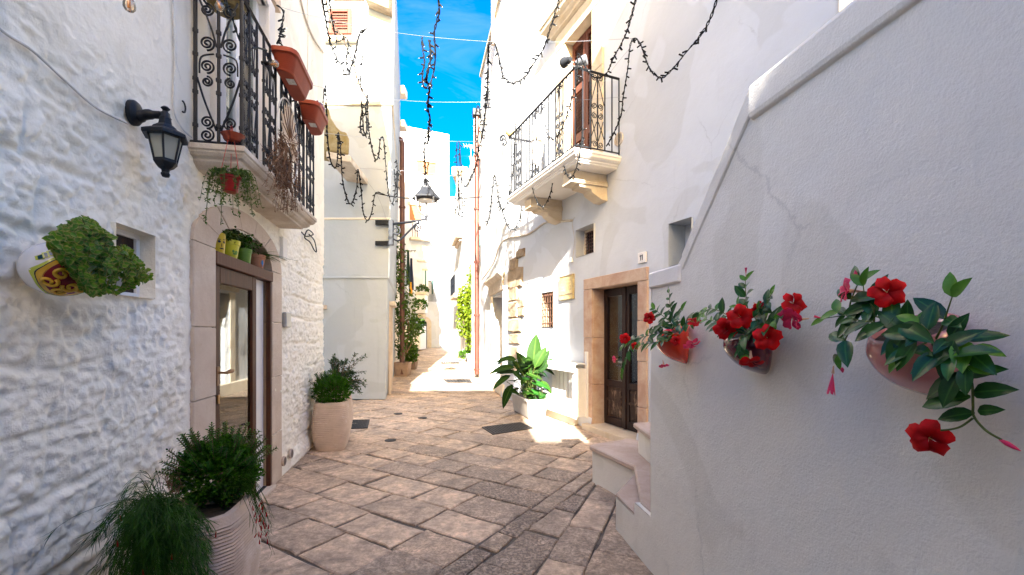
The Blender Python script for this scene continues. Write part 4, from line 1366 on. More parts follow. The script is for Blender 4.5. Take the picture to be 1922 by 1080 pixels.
# scroll and turned finial at the far corner
mm = MB()
Fz = lambda a, z: R1(QU1 - .04 + a, z, QO - .04 + a * .5)
mm.tube(spiral(Fz, (.16, zt2 + .03), .075, 1.2, math.pi * 1.2, -1, 18), .017, 6)
mm.tube(spiral(Fz, (.11, zt2 - .08), .06, .9, math.pi * .6, 1, 14), .015, 6)
obj("corner_scroll", mm, "iron", rr, smooth=True)
mm = MB(); mm.lathe([(.03, 0), (.045, .02), (.075, .05), (.085, .09), (.08, .14), (.06, .155), (.0, .16)], R1(QU1 - .06, zt2 + .02, QO - .04), 16)
tag(obj("small_lamp", mm, "ochre_glass", None, smooth=True), "small ribbed amber lamp on the far corner of the right balcony rail", "lamp")
# white lace rosette tied to the rail
uL, zL = R1.at(1008, 262, QO)
ros = thing("lace_rosette", "white crocheted lace panel hung on the right balcony railing", "ornament", tuple(R1(uL, zL, QO)))
mm = MB()
ring0, ring1 = [], []
n = 40
for i in range(n):
    a = 2 * math.pi * i / n
    k = 1 + .07 * math.cos(a * 8)
    ring0.append(R1(uL + .25 * k * math.cos(a), zL + .42 * k * math.sin(a), QO - .015 + .01 * math.sin(a * 4)))
    ring1.append(R1(uL + .15 * math.cos(a), zL + .26 * math.sin(a), QO + .005))
mm.loft([ring0, ring1, [R1(uL + .03 * math.cos(2 * math.pi * i / n), zL + .05 * math.sin(2 * math.pi * i / n), QO + .008) for i in range(n)]], cap=False)
obj("lace", mm, "lace", ros)
for k in range(12):
    a = 2 * math.pi * (k + .5) / 12
    mm = MB(); mm.tube([R1(uL + .05 * math.cos(a), zL + .08 * math.sin(a), QO + .016), R1(uL + .22 * math.cos(a), zL + .37 * math.sin(a), QO + .010)], .007, 4)
    obj("cord", mm, "macrame", ros)
# two spotlights strapped to the near corner post
for s, lb in ((-1, "grey floodlight at the balcony corner, aimed down the street"), (1, "grey floodlight at the balcony corner, aimed at the house")):
    c = R1(QU0 + .05 + (-.02 if s > 0 else .06), zt2 + .10, QO - .04 + (-.10 if s > 0 else .10))
    ax = (R1.d * (.9 if s < 0 else -.55) + R1.n * (.2 if s < 0 else -.5) + Vector((0, 0, .1))).normalized()
    x_, y_, z_ = basis(ax, (0, 0, 1))
    t = thing("spotlight", lb, "spotlight", tuple(c), "floodlights on the right balcony corner")
    mm = MB(); mm.lathe([(.0, -.09), (.035, -.085), (.05, -.05), (.055, .0), (.07, .02), (.072, .075), (.062, .08)], c, 16, y_, z_, x_)
    obj("housing", mm, "wire" if s > 0 else "grey_iron", t, smooth=True, angle=40)
    mm = MB(); mm.lathe([(.0, .068), (.062, .070)], c, 16, y_, z_, x_, cap=False); obj("lens", mm, "glass", t)
    mm = MB(); mm.tube([c - x_ * .03, c - x_ * .03 - Vector((0, 0, .08)), R1(QU0 + .04, zt2 + .01, QO - .04)], .009, 5); obj("arm", mm, "grey_iron", t)

# ================================================================== STAIR WALL AND STEPS
sw = thing("stair_wall", "tall smooth white parapet wall of an outdoor staircase", "wall", tuple(SW(2, 0)))
def su(Y): return (Vector((1.3355 - .137 * Y, Y, 0)) - SW.p).dot(SW.d)
uS = su(2.945); uT = su(3.577)
T1, T2 = 0.265, 0.385
top = [(su(-1.2), 2.70), (su(1.95), 2.70), (su(2.54), 2.05), (su(2.60), 2.0), (uS, 1.99)]
def s_off(Uu, Z): return vnoise(Uu, Z, .7, 31) * .016 + vnoise(Uu, Z, .22, 32) * .006
poly = [(su(-1.2), 0), (uT, 0), (uT, T1), (su(3.2), T1), (su(3.2), T2 - .02), (uS, T2 - .02)] + [(a, b) for a, b in reversed(top)]
# gridded face so that it is gently uneven, then the back and edges
gu = np.unique(np.concatenate([np.linspace(su(-1.2), uT, 90), [uS, su(3.2), su(1.95), su(2.54), su(2.60)]]))
def top_at(u):
    xs = [a for a, b in top]; zz_ = [b for a, b in top]
    if u > su(3.2) + 1e-6: return T1
    if u > uS + 1e-6: return T2 - .02
    return float(np.interp(u, xs, zz_))
mm = MB(); nz = 46
front, back = [], []
cols = []
for u in gu:
    cols.append((u, top_at(u)))
    if abs(u - uS) < 1e-6 or abs(u - su(3.2)) < 1e-6:
        cols.append((u, top_at(u + 1e-3)))
for u, tz in cols:
    zz_ = np.linspace(0, tz, nz)
    dd = s_off(np.full(nz, u), zz_)
    front.append([SW(u, z, d) for z, d in zip(zz_, dd)])
mm.loft(front, cap=False, ring=False)
for i in range(len(cols) - 1):
    (a, ta), (b, tb) = cols[i], cols[i + 1]
    k = len(mm.v)
    mm.add([SW(a, ta, 0), SW(b, tb, 0), SW(b, tb, -.26), SW(a, ta, -.26), SW(a, 0, -.26), SW(b, 0, -.26)], [(0, 1, 2, 3), (3, 2, 5, 4)])
mm.add([SW(uT, 0, 0), SW(uT, 0, -.26), SW(uT, T1, -.26), SW(uT, T1, 0)], [(0, 1, 2, 3)])
obj("wall", mm, "stair_plaster", sw, smooth=True, angle=35)
# coping: a moulded cap on the level part, a flat band down the slope
mm = MB()
caps = [(-.001, -.155), (.014, -.15), (.020, -.13), (.018, -.02), (.010, .0), (-.02, .006)]
ends = []
for u, z in ((su(-1.2), 2.70), (su(1.955), 2.70)):
    ends.append([SW(u, z + dz, e) for e, dz in caps] + [SW(u, z + .006, -.28), SW(u, z - .1, -.28)])
mm.loft(ends)
obj("coping", mm, "stair_plaster", sw, bevel=.004)
mm = MB()
for (ua_, za_), (ub_, zb_) in (((su(1.955), 2.70), (su(2.54), 2.05)),):
    w_ = .10
    sl = [[SW(ua_, za_ + .004, .010), SW(ua_, za_ + .004, -.28), SW(ua_, za_ - .12, -.28), SW(ua_, za_ - .12, .010)], [SW(ub_, zb_ + .004, .010), SW(ub_, zb_ + .004, -.28), SW(ub_, zb_ - .09, -.28), SW(ub_, zb_ - .09, .008)]]
    mm.loft(sl)
obj("sloping_coping", mm, "stair_plaster", sw, bevel=.006)
mm = MB(); mm.box(SW, su(2.56), uS + .008, 1.895, 2.0, -.28, .018); obj("end_stone", mm, "cream_paint", sw, bevel=.01)
# steps between the stair wall and the house
st = thing("stone_steps", "white plastered steps with worn pink stone treads beside the stair wall", "steps", (1.2, 4.0, 0))
zs_ = [(T1, [(0.832, 3.575), (1.40, 3.85), (1.40, 3.0), (0.90, 3.0)])]
def block(poly, z0, z1, name, mat, bev=.006):
    m_ = MB(); n = len(poly)
    m_.add([(x, y, z0) for x, y in poly] + [(x, y, z1) for x, y in poly], [tuple(reversed(range(n))), tuple(range(n, 2 * n))] + [(i, (i + 1) % n, n + (i + 1) % n, n + i) for i in range(n)])
    return obj(name, m_, mat, st, bevel=bev)
A_ = (0.781, 4.475); B_ = (1.104, 3.86)
block([(0.850, 3.568), (1.12, 3.95), (1.35, 3.6), (1.35, 3.16), (0.905, 3.16)], -.02, T1 - .0, "riser", "stair_plaster")
block([(0.842, 3.572), (1.10, 4.02), (1.35, 3.9), (1.35, 3.205), (0.895, 3.205)], T1, T1 + .03, "tread", "tread_stone", .008)
block([(0.862, 4.73), (1.145, 4.04), (1.06, 3.19), (1.8, 3.10), (1.8, 4.58), (1.34, 5.0)], -.02, T2 - .05, "riser", "stair_plaster")
block([(0.829, 4.75), (1.11, 4.0), (0.93, 3.178), (0.965, 2.93), (1.8, 2.93), (1.8, 4.6), (1.33, 5.05)], T2 - .05, T2 + .004, "tread", "tread_stone", .012)
block([(1.27, 4.42), (1.28, 2.93), (2.0, 2.93), (2.0, 4.6)], T2 + .004, .64, "riser", "stair_plaster")
block([(1.225, 4.45), (1.24, 2.9), (2.0, 2.9), (2.0, 4.65)], .64, .69, "tread", "tread_stone", .012)
z = .69
for k in range(6):
    y1 = 4.0 - k * .3
    block([(1.30, y1), (1.32, y1 - 3.2), (2.1, y1 - 3.2), (2.1, y1)], z, z + .2, "riser", "stair_plaster"); z += .2

# ================================================================== SECOND LEFT HOUSE (end of the recess)
b2 = thing("house", "tall white house with string courses and a red shuttered window high up", "house", (-5, 10.5, 0))
def xr(z): return float(np.interp(z, [0, 2.9, 2.95, 7.1, 7.15, 13], [-3.02, -2.965, -2.935, -2.875, -2.84, -2.77]))
zl = [0, 1.0, 2.0, 2.9, 2.95, 4, 5, 6, 7.1, 7.15, 9, 10.6]
mm = MB()
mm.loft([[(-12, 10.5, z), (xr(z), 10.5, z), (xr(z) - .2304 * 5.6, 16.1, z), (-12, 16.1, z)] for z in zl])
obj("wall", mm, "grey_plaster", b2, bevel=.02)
def band(z, h, o):
    m_ = MB(); x = xr(z)
    m_.hexa([(-6, 10.5 - o, z), (x + o, 10.5 - o, z), (x - 1.0, 14.8, z), (-6, 14.8, z), (-6, 10.5 - o, z + h), (x + o, 10.5 - o, z + h), (x - 1.0, 14.8, z + h), (-6, 14.8, z + h)])
    return m_
obj("string_course", band(2.89, .06, .03), "grey_plaster", b2, bevel=.01)
obj("string_course", band(4.30, .05, .02), "cream_plaster", b2, bevel=.01)
obj("string_course", band(7.02, .10, .05), "pale_stone", b2, bevel=.015)
u0, u1 = B2.at(618, 40)[0], B2.at(661, 40)[0]
z0, z1 = B2.at(618, 66)[1], B2.at(618, 19)[1]
m = MB()
for q in ((u0, u0 + .09, z0, z1), (u1 - .09, u1, z0, z1), (u0 + .09, u1 - .09, z1 - .08, z1), (u0 + .09, u1 - .09, z0, z0 + .08)): m.box(B2, *q, .0, .06)
sh = obj("shutter", m, "red_shutter", b2, bevel=.006)
for i in range(7):
    z = z0 + .08 + (z1 - z0 - .16) * (i + .5) / 7
    m = MB(); m.hexa([B2(u0 + .09, z - .04, .05), B2(u1 - .09, z - .04, .05), B2(u1 - .09, z - .03, .05), B2(u0 + .09, z - .03, .05), B2(u0 + .09, z + .02, .01), B2(u1 - .09, z + .02, .01), B2(u1 - .09, z + .03, .01), B2(u0 + .09, z + .03, .01)])
    obj("slat", m, "red_shutter", sh)
m = MB(); m.box(B2, u0 - .1, u1 + .15, z0 - .2, z0 - .08, -.01, .12); obj("window_sill", m, "pale_stone", b2, bevel=.01)
m = MB(); m.box(B2, u0 + .1, u1 + .3, z1 + .22, z1 + .26, -.01, .05); obj("string_course", m, "beige_stone", b2)
# broken stone bracket high on the corner
a, b = B2.at(692, 10)[0], B2.at(737, 10)[0]
zc = B2.at(692, 30)[1]
m = MB(); m.loft([[B2(a, zc + .18, -.02), B2(b, zc - .05, -.02), B2(b, zc - .05, .30), B2(a, zc + .18, .30)], [B2(a, zc + .34, -.02), B2(b, zc + .22, -.02), B2(b, zc + .22, .36), B2(a, zc + .34, .36)], [B2(a + .1, zc + .9, -.02), B2(b, zc + .9, -.02), B2(b, zc + .9, .25), B2(a + .1, zc + .9, .25)]])
obj("eaves_stone", m, "rough_stone", b2, bevel=.03, seg=2)
# lichen covered stone side of a small canopy beside the corner
m = MB()
cy0 = 8.2
pts = [(611, 190), (617, 205), (622, 222), (632, 238), (640, 246), (650, 248), (656, 262), (655, 290), (612, 282)]
r0 = [P(x, y, cy0 + 1.0) for x, y in pts]; r1_ = [p + Vector((-.35, .55, 0)) for p in r0]
n = len(pts)
m.add(r0 + r1_, [tuple(range(n)), tuple(reversed(range(n, 2 * n)))] + [(i, n + i, n + (i + 1) % n, (i + 1) % n) for i in range(n)])
cn = obj("canopy", m, "lichen_stone", b2, bevel=.02)
m = MB(); q = [P(612, 284, cy0 + .9), P(658, 292, cy0 + .9)]
m.hexa([q[0] + Vector((0, 0, -.14)), q[1] + Vector((0, 0, -.14)), q[1] + Vector((-.1, 1.4, -.14)), q[0] + Vector((-.1, 1.4, -.14)), q[0], q[1], q[1] + Vector((-.1, 1.4, 0)), q[0] + Vector((-.1, 1.4, 0))])
obj("canopy_slab", m, "slab_stone", b2, bevel=.01)
m = MB(); a = B2.at(606, 575)[0]; m.box(B2, a - .3, a + .1, B2.at(606, 581)[1], B2.at(606, 573)[1], -.01, .12); obj("small_ledge", m, "beige_stone", b2, bevel=.01)
# side wall door stones and hood towards the alley
m = MB(); m.box(B2S, .9, 1.9, 2.3, 2.42, -.02, .16); obj("door_hood", m, "slab_stone", b2, bevel=.01)
m = MB(); m.box(B2S, .95, 1.15, 0, 2.3, -.02, .05); m.box(B2S, 1.85, 2.0, 0, 2.3, -.02, .05); obj("door_jamb", m, "beige_stone", b2, bevel=.008)
m = MB(); m.box(B2S, 1.15, 1.85, 0.02, 2.3, -.02, .02); obj("door", m, "brown_wood", b2)

# ================================================================== FURTHER HOUSES
b3 = thing("house", "tan and cream house on the left of the far alley with stone corbels", "house", (-7, 20, 0))
mm = MB()
def bx(z): return [(-14, 16.1, z), (-4.30, 16.1, z), (-4.30 - .2304 * 16.6, 32.7, z), (-14, 32.7, z)]
mm.loft([bx(z) for z in (0, 5, 10, 13.6)]); obj("wall", mm, "cream_plaster", b3, bevel=.02)
for (x, y0, y1, Y) in ((751, 160, 175, 17.5), (753, 225, 237, 17.5), (746, 306, 350, 16.6)):
    a = P(742, y1, Y); b = P(759 if Y > 17 else 752, y0, Y)
    m = MB(); m.hexa([a, (b.x, Y, a.z), (b.x, Y + .5, a.z), (a.x, Y + .5, a.z), (a.x, Y, b.z), b, (b.x, Y + .5, b.z), (a.x, Y + .5, b.z)])
    obj("corbel", m, "beige_stone", b3, bevel=.02)
# pipes
def pipe(pts, r, mat, label, group=None, clips=()):
    t = thing("drain_pipe", label, "drain pipe", tuple(pts[0]), group)
    m_ = MB(); m_.tube(pts, r, 10); obj("pipe", m_, mat, t, smooth=True, angle=50)
    for c in clips:
        m_ = MB(); m_.tube([Vector(c) - Vector((0, 0, .03)), Vector(c) + Vector((0, 0, .03))], r * 1.35, 10); obj("bracket", m_, mat, t)
    return t
px_ = P(755, 300, 15.4)
pipe([(px_.x, 15.4, .15), (px_.x, 15.4, 8.25), (px_.x - .05, 15.45, 8.4), (px_.x - .2, 15.5, 8.45)], .085, "brown_pipe", "dark brown drain pipe on the left side of the alley", None, [(px_.x, 15.4, z) for z in (2, 4, 6)])
# right second house
r2 = thing("house", "sunlit white house with stone door hood, on the right behind the balcony", "house", tuple(R2(2, 0)))
D2 = (U(R2, 944), U(R2, 926), .04, R2.at(944, 551)[1])
def r2_disp(Uu, Z): return vnoise(Uu, Z, .9, 41) * .04 + vnoise(Uu, Z, .3, 42) * .012
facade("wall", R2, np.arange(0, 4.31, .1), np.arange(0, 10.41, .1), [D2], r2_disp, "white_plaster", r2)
m = MB(); m.box(R2, .0, 4.25, 0, 10.35, -5, -.5); obj("inner_wall", m, "interior", r2)
m = MB(); m.box(R2, 4.22, 4.3, 0, 10.4, -5, -.03); obj("side_wall", m, "white_plaster", r2)
m = MB(); m.box(R2, -.0, 4.32, 10.38, 10.5, -5, .05); obj("roof", m, "pale_stone", r2, bevel=.01)
m = MB(); m.box(R2, -.3, 1.3, 10.5, 12.6, -5, -.0); obj("upper_wall", m, "white_plaster", r2)
m = MB(); m.box(R2, 1.31, 1.42, 9.6, 11.9, -.4, .12); obj("window_trim", m, "beige_stone", r2, bevel=.01)
u0, u1, z0, z1 = D2
reveal(R2, D2, .35, "white_plaster", r2)
m = MB(); m.box(R2, u0, u1, z0, z1, -.30, -.26); obj("door", m, "copper_pipe", r2)
m = MB(); m.box(R2, u1, u1 + .3, 0, z1 + .05, -.1, .04); obj("door_jamb", m, "cream_plaster", r2, bevel=.01)
mm = MB(); mm.loft([[R2(.05 - e, z1 + .08 + dz, -.02), R2(u1 + .5 + e, z1 + .08 + dz, -.02), R2(u1 + .5 + e, z1 + .08 + dz, .05 + e), R2(.05 - e, z1 + .08 + dz, .05 + e)] for e, dz in ((0, 0), (.02, .28), (.1, .34), (.14, .38), (.14, .44))])
obj("door_hood", mm, "slab_stone", r2, bevel=.01)
m = MB(); m.box(R2, -.0, 4.25, 0, .32, -.02, .07); obj("plinth", m, "cream_plaster", r2, bevel=.02)
# little high grille balcony of the second house
gb = thing("balcony_railing", "small iron cage balcony high on the right side of the alley", "railing", tuple(P(918, 210, 13.6)))
for x in (909, 913, 917, 921, 925, 929):
    m = MB(); m.tube([P(x + 4, 172, 13.2), P(x, 202, 13.4)], .018, 4); obj("bar", m, "grey_iron", gb)
for y, dx in ((155, 4), (172, 4), (188, 2), (203, 0)):
    m = MB(); m.tube([P(908 + dx, y, 13.4), P(936 + dx - 3, y - 2, 12.8)], .018, 4); obj("rail", m, "grey_iron", gb)
ppx = R2(4.15, 0, .12)
pipe([R2(4.15, .2, .16), R2(4.15, 9.0, .16), R2(4.15, 9.1, .10)], .075, "copper_pipe", "tall copper coloured drain pipe on the right of the alley", None, [R2(4.15, z, .16) for z in (.35, 2.2, 4.0, 5.8, 7.6)])
m = MB(); m.box(R2, 4.02, 4.28, 8.95, 9.15, .03, .3); obj("hopper", m, "grey_iron", r2)
# third right house
r3 = thing("house", "white house with hooded window and iron balcony beyond the copper pipe", "house", tuple(R3(8, 0)))
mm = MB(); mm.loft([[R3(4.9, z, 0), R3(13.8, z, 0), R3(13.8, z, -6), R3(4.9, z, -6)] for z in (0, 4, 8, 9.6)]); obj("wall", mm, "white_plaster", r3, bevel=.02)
def r3w(x0, x1, y0, y1):
    u0_, za = R3.at(x1, y1); u1_, zb_ = R3.at(x0, y0)
    return u0_, u1_, za, R3.at(x1, y0)[1]
h = r3w(861.5, 868, 465, 552)
m = MB(); m.box(R3, h[0], h[1], h[2], h[3], -.02, .02); obj("balcony_door", m, "brown_wood", r3)
m = MB(); m.box(R3, h[0] - .5, h[1] + .3, h[3] + .45, h[3] + .62, -.02, .4); m.box(R3, h[0] - .3, h[1] + .2, h[3] + .3, h[3] + .45, -.02, .22); obj("window_hood", m, "beige_stone", r3, bevel=.02)
m = MB(); m.box(R3, h[0] - .4, h[1] + .3, h[2] - .22, h[2], -.02, .5); obj("balcony_slab", m, "beige_stone", r3, bevel=.02)
for i in range(9):
    a = h[0] - .35 + (h[1] - h[0] + .6) * i / 8
    m = MB(); m.tube([R3(a, h[2], .46), R3(a, h[2] + 1.0, .46)], .02, 4); obj("railing_bar", m, "iron", r3)
for z in (h[2] + .05, h[2] + 1.0):
    m = MB(); m.tube([R3(h[0] - .38, z, .46), R3(h[1] + .28, z, .46)], .022, 4); obj("railing_bar", m, "iron", r3)
for i in range(6):
    m = MB(); m.tube(spiral(lambda a, z: R3(a, z, .47), (h[0] - .2 + (h[1] - h[0] + .3) * i / 5, h[2] + .5), .11, 1.5, 0, 1, 14), .014, 4); obj("railing_scroll", m, "iron", r3)
for (x0, x1, y0, y1, mt) in ((849, 852, 618, 636, "interior"), (868, 871, 612, 628, "interior"), (897, 901, 440, 462, "curtain_teal")):
    q = r3w(x0, x1, y0, y1); m = MB(); m.box(R3, q[0], q[1], q[2], q[3], -.02, .015); obj("window", m, mt, r3)
for (x0, x1, y0, y1) in ((904, 917, 350, 395), (893, 901, 390, 425)):   # awning boxes high up
    a = P(x0, y1, 15.6); b = P(x1, y0, 15.6)
    m = MB(); m.hexa([a, (b.x, 15.6, a.z), (b.x + .2, 16.2, a.z), (a.x, 16.2, a.z), (a.x + .1, 15.6, b.z), b, (b.x + .2, 16.2, b.z), (a.x + .1, 16.2, b.z)]); obj("shutter_box", m, "slab_stone", r3, bevel=.02)
a = P(889, 283, 17); b = P(905, 224, 17)
m = MB(); m.hexa([(a.x, 17, a.z), (b.x, 17, a.z - .4), (b.x + .3, 17.8, a.z - .4), (a.x, 17.8, a.z), (a.x, 17, b.z), (b.x, 17, b.z + .5), (b.x + .3, 17.8, b.z + .5), (a.x, 17.8, b.z)])
obj("balcony_slab", m, "slab_stone", r3, bevel=.03)
# the house at the corner beyond it, with a tiled parapet and aerials
r4 = thing("house", "low white house with tiled parapet and aerials at the far right", "house", tuple(R3(15, 0)))
mm = MB(); mm.loft([[R3(13.9, z, .05), R3(22.5, z, .05), R3(22.5, z, -6), R3(13.9, z, -6)] for z in (0, 5, 10.2)]); obj("wall", mm, "white_plaster", r4, bevel=.02)
m = MB(); a = P(852, 330, 27); b = P(880, 324, 27)
m.hexa([(a.x, 26, a.z - .3), (b.x, 26, a.z - .3), (b.x, 29, a.z - .3), (a.x, 29, a.z - .3), (a.x, 26, b.z), (b.x, 26, b.z), (b.x, 29, b.z), (a.x, 29, b.z)]); obj("tiled_cap", m, "roof_tile", r4, bevel=.04)
m = MB(); m.hexa([(a.x + .25, 26.2, 8), (b.x, 26.2, 8), (b.x, 29, 8), (a.x + .25, 29, 8), (a.x + .25, 26.2, a.z - .3), (b.x, 26.2, a.z - .3), (b.x, 29, a.z - .3), (a.x + .25, 29, a.z - .3)]); obj("chimney", m, "cream_plaster", r4)
for (x, y0, y1, l) in ((884, 330, 272, 26), (892, 320, 296, 20)):
    t = thing("aerial", "thin white television aerial on the far right roof, %s" % ("taller" if y1 < 280 else "shorter"), "aerial", tuple(P(x, y0, 24)), "aerials on the far right roof")
    m = MB(); m.tube([P(x, y0 + 30, 24), P(x, y1, 24)], .02, 4); obj("mast", m, "white_paint", t)
    m = MB(); m.tube([P(x - l / 2, y1 + 2, 24), P(x + l / 2, y1 + 5, 24)], .02, 4)
    for i in range(6):
        xx = x - l / 2 + l * i / 5; m.tube([P(xx - 1, y1 - 2 + i * .6, 23.8), P(xx + 1, y1 + 6 + i * .6, 24.2)], .012, 4)
    obj("boom", m, "white_paint", t)
# house closing the street
be = thing("house", "tall white house closing the end of the street, peach shutters and arched door", "house", tuple(BE(2, .4)))
W_ = U(BE, 843)
mm = MB(); mm.loft([[BE(-6, z, 0), BE(W_, z, 0), BE(W_ - .4, z, -7), BE(-6, z, -7)] for z in (0, 6, 12, 17.2)]); obj("wall", mm, "white_plaster", be, bevel=.02)
def bew(x0, x1, y0, y1):
    u0_, zb_ = BE.at(x0, y0); u1_, za = BE.at(x1, y1)
    return u0_, u1_, BE.at(x0, y1)[1], zb_
for q in ((782, 818, 302, 326), (769, 791, 385, 413)):
    h = bew(*q)
    m = MB(); m.box(BE, h[0], h[1], h[2], h[3], -.02, .03); s_ = obj("shutter", m, "peach_shutter", be)
    for i in range(1, 9):
        z = h[2] + (h[3] - h[2]) * i / 9; m = MB(); m.box(BE, h[0] + .02, h[1] - .02, z - .012, z + .012, .03, .042); obj("slat", m, "peach_shutter", s_)
    m = MB(); m.box(BE, h[0] - .12, h[1] + .12, h[3], h[3] + .22, -.02, .14); obj("window_hood", m, "pale_stone", be, bevel=.02)
h = bew(795, 815, 508, 552)
m = MB(); m.box(BE, h[0] - .1, h[1] + .1, h[3], h[3] + .12, -.02, .08); obj("lintel_stone", m, "pale_stone", be)
m = MB()
for a0, a1 in ((h[0], h[0] + .08), ((h[0] + h[1]) / 2 - .22, (h[0] + h[1]) / 2 + .22), (h[1] - .08, h[1])): m.box(BE, a0, a1, h[2], h[3], -.02, .04)
fr = obj("french_window", m, "white_paint", be)
m = MB(); m.box(BE, h[0] + .08, h[1] - .08, h[2], h[3], -.02, .015); obj("pane", m, "curtain_teal", fr)
for i in range(7):
    a = h[0] + .35 + (h[1] - h[0] - .25) * i / 6
    m = MB(); m.tube([BE(a, h[2] - .6, .3), BE(a, h[2] + .95, .3)], .022, 4); obj("railing_bar", m, "iron", be)
m = MB(); m.tube([BE(h[0] + .3, h[2] + .95, .3), BE(h[1] + .15, h[2] + .95, .3)], .025, 4); obj("railing_bar", m, "iron", be)
m = MB(); a, b = bew(768, 807, 448, 452)[:2]; zc = BE.at(790, 449)[1]
m.box(BE, a, b, zc - .18, zc, -.02, .6); obj("balcony_slab", m, "pale_stone", be, bevel=.02)
for i in range(8):
    u_ = a + .15 + (b - a - .3) * i / 7; m = MB(); m.tube([BE(u_, zc, .55), BE(u_, zc + 1.0, .55)], .022, 4); obj("railing_bar", m, "rust_rail", be)
m = MB(); a, b = bew(783, 827, 490, 493)[:2]; zc = BE.at(800, 492)[1]; m.box(BE, a, b, zc, zc + .09, -.02, .12); obj("string_course", m, "pale_stone", be)
# arched doorway
h = bew(792, 801, 600, 656)
def arch_ring(W, u0_, u1_, z0_, zs__, g, o0, o1, parent, mat, name):
    c = (u0_ + u1_) / 2; hw__ = (u1_ - u0_) / 2
    outer = [(c + (hw__ + g) * math.cos(math.pi * i / 12), zs__ + (hw__ + g) * math.sin(math.pi * i / 12)) for i in range(13)]
    inner = [(c + hw__ * math.cos(math.pi * i / 12), zs__ + hw__ * math.sin(math.pi * i / 12)) for i in range(13)]
    m_ = MB()
    ring = [(u1_ + g, z0_)] + outer + [(u0_ - g, z0_), (u0_, z0_)] + inner[::-1] + [(u1_, z0_)]
    n_ = len(outer) + 1
    A = [(u1_ + g, z0_)] + outer + [(u0_ - g, z0_)]; B = [(u1_, z0_)] + inner + [(u0_, z0_)]
    k = len(A)
    m_.loft([[W(a[0], a[1], o0) for a in A], [W(a[0], a[1], o1) for a in A], [W(a[0], a[1], o1) for a in B], [W(a[0], a[1], o0) for a in B]], cap=False, ring=False)
    return obj(name, m_, mat, parent)
g0 = rise(33)
arch_ring(BE, h[0], h[1], g0, h[3] - .3, .35, -.02, .06, be, "pale_stone", "door_surround")
m = MB(); m.box(BE, h[0] - .02, h[1] + .02, g0, h[3] - .28, -.02, .02); m.lathe([(.0, .021), ((h[1] - h[0]) / 2, .02)], BE((h[0] + h[1]) / 2, h[3] - .3, 0), 20, BE.d, (0, 0, 1), BE.n, cap=False)
obj("door", m, "door_blue", be)
# strip of a pale blue house seen past it
far = thing("house", "narrow strip of a pale bluish house far behind, iron balcony on it", "house", (-5, 44, 0))
mm = MB(); mm.loft([[(-9, 44, z), (-4.5, 44, z), (-4.5, 50, z), (-9, 50, z)] for z in (0, 8, 15.2)]); obj("wall", mm, "pale_blue_wall", far)
a = P(843, 478, 43.4); m = MB(); m.hexa([(a.x - 1, 43.2, a.z - 1.9), (a.x + .7, 43.2, a.z - 1.9), (a.x + .7, 44, a.z - 1.9), (a.x - 1, 44, a.z - 1.9), (a.x - 1, 43.2, a.z - 1.6), (a.x + .7, 43.2, a.z - 1.6), (a.x + .7, 44, a.z - 1.6), (a.x - 1, 44, a.z - 1.6)]); obj("balcony_slab", m, "slab_stone", far)
for i in range(7):
    m = MB(); x = a.x - .6 + i * .2; m.tube([(x, 43.25, a.z - 1.6), (x, 43.25, a.z)], .03, 4); obj("railing_bar", m, "iron", far)
m = MB(); b = P(846, 500, 43.9); c = P(851, 560, 43.9); m.hexa([(b.x, 43.9, c.z), (c.x, 43.9, c.z), (c.x, 44.02, c.z), (b.x, 44.02, c.z), (b.x, 43.9, b.z), (c.x, 43.9, b.z), (c.x, 44.02, b.z), (b.x, 44.02, b.z)]); obj("door", m, "dark_wood", far)
# added houses, unseen behind the camera, shaped to block the sun except a slot
for (x0, x1, y0, y1, hh, lb) in ((-3.9, 1.12, -9, -4.45, 9.6, "added unseen house blocking the sun behind the viewpoint, left of the lane"), (1.80, 4.0, -3.2, -1.25, 11.0, "tall added unseen house blocking the sun behind the viewpoint, right of the lane"), (3.0, 4.4, -10.2, -3.3, 6.0, "added unseen sun blocking house set back behind the viewpoint, right of the lane"), (-3.9, 4.4, -13, -10.3, 9.7, "added unseen sun blocking house closing the lane behind the viewpoint")):
    t = thing("house", lb, "house", ((x0 + x1) / 2, (y0 + y1) / 2, 0))
    m = MB(); m.hexa([(x0, y0, -.02), (x1, y0, -.02), (x1, y1, -.02), (x0, y1, -.02), (x0, y0, hh), (x1, y0, hh), (x1, y1, hh), (x0, y1, hh)])
    obj("wall", m, "white_plaster", t)

# ================================================================== WALL LANTERN
uL_, zL_ = B1.at(246, 212)
ln = thing("wall_lantern", "black six sided lantern on a bracket arm on the rough left wall", "lantern", tuple(B1(uL_, zL_)))
m = MB(); m.lathe([(.0, -.01), (.068, -.01), (.068, .012), (.055, .026), (.03, .034), (.0, .036)], B1(uL_, zL_, .012), 20, B1.d, (0, 0, 1), B1.n, sx=.8)
obj("backplate", m, "iron", ln, smooth=True, angle=35)
lc = B1(uL_ - .02, zL_ - .015, .178)          # axis of the lantern
m = MB(); m.tube(curve([B1(uL_, zL_ - .02, .03), B1(uL_ + .004, zL_ + .0, .08), B1(uL_ + .01, zL_ + .005, .14), lc + Vector((0, 0, .02))], 5), [.034] * 3 + [.028] * 4 + [.022] * 4 + [.017] * 5, 8)
obj("arm", m, "iron", ln, smooth=True)
prof = [(.012, .055), (.022, .045), (.010, .03), (.020, .018), (.022, .0), (.028, -.01), (.034, -.045), (.058, -.065), (.064, -.075), (.106, -.098), (.111, -.101), (.111, -.119), (.104, -.121), (.03, -.112)]
m = MB(); m.lathe([(.0, .058)] + prof[:6], lc, 12); obj("finial", m, "iron", ln, smooth=True, angle=40)
m = MB(); m.lathe(prof[5:], lc, 6); obj("roof", m, "iron", ln, bevel=.002)
ht_, hb_, rt, rb = -.118, -.252, .080, .052
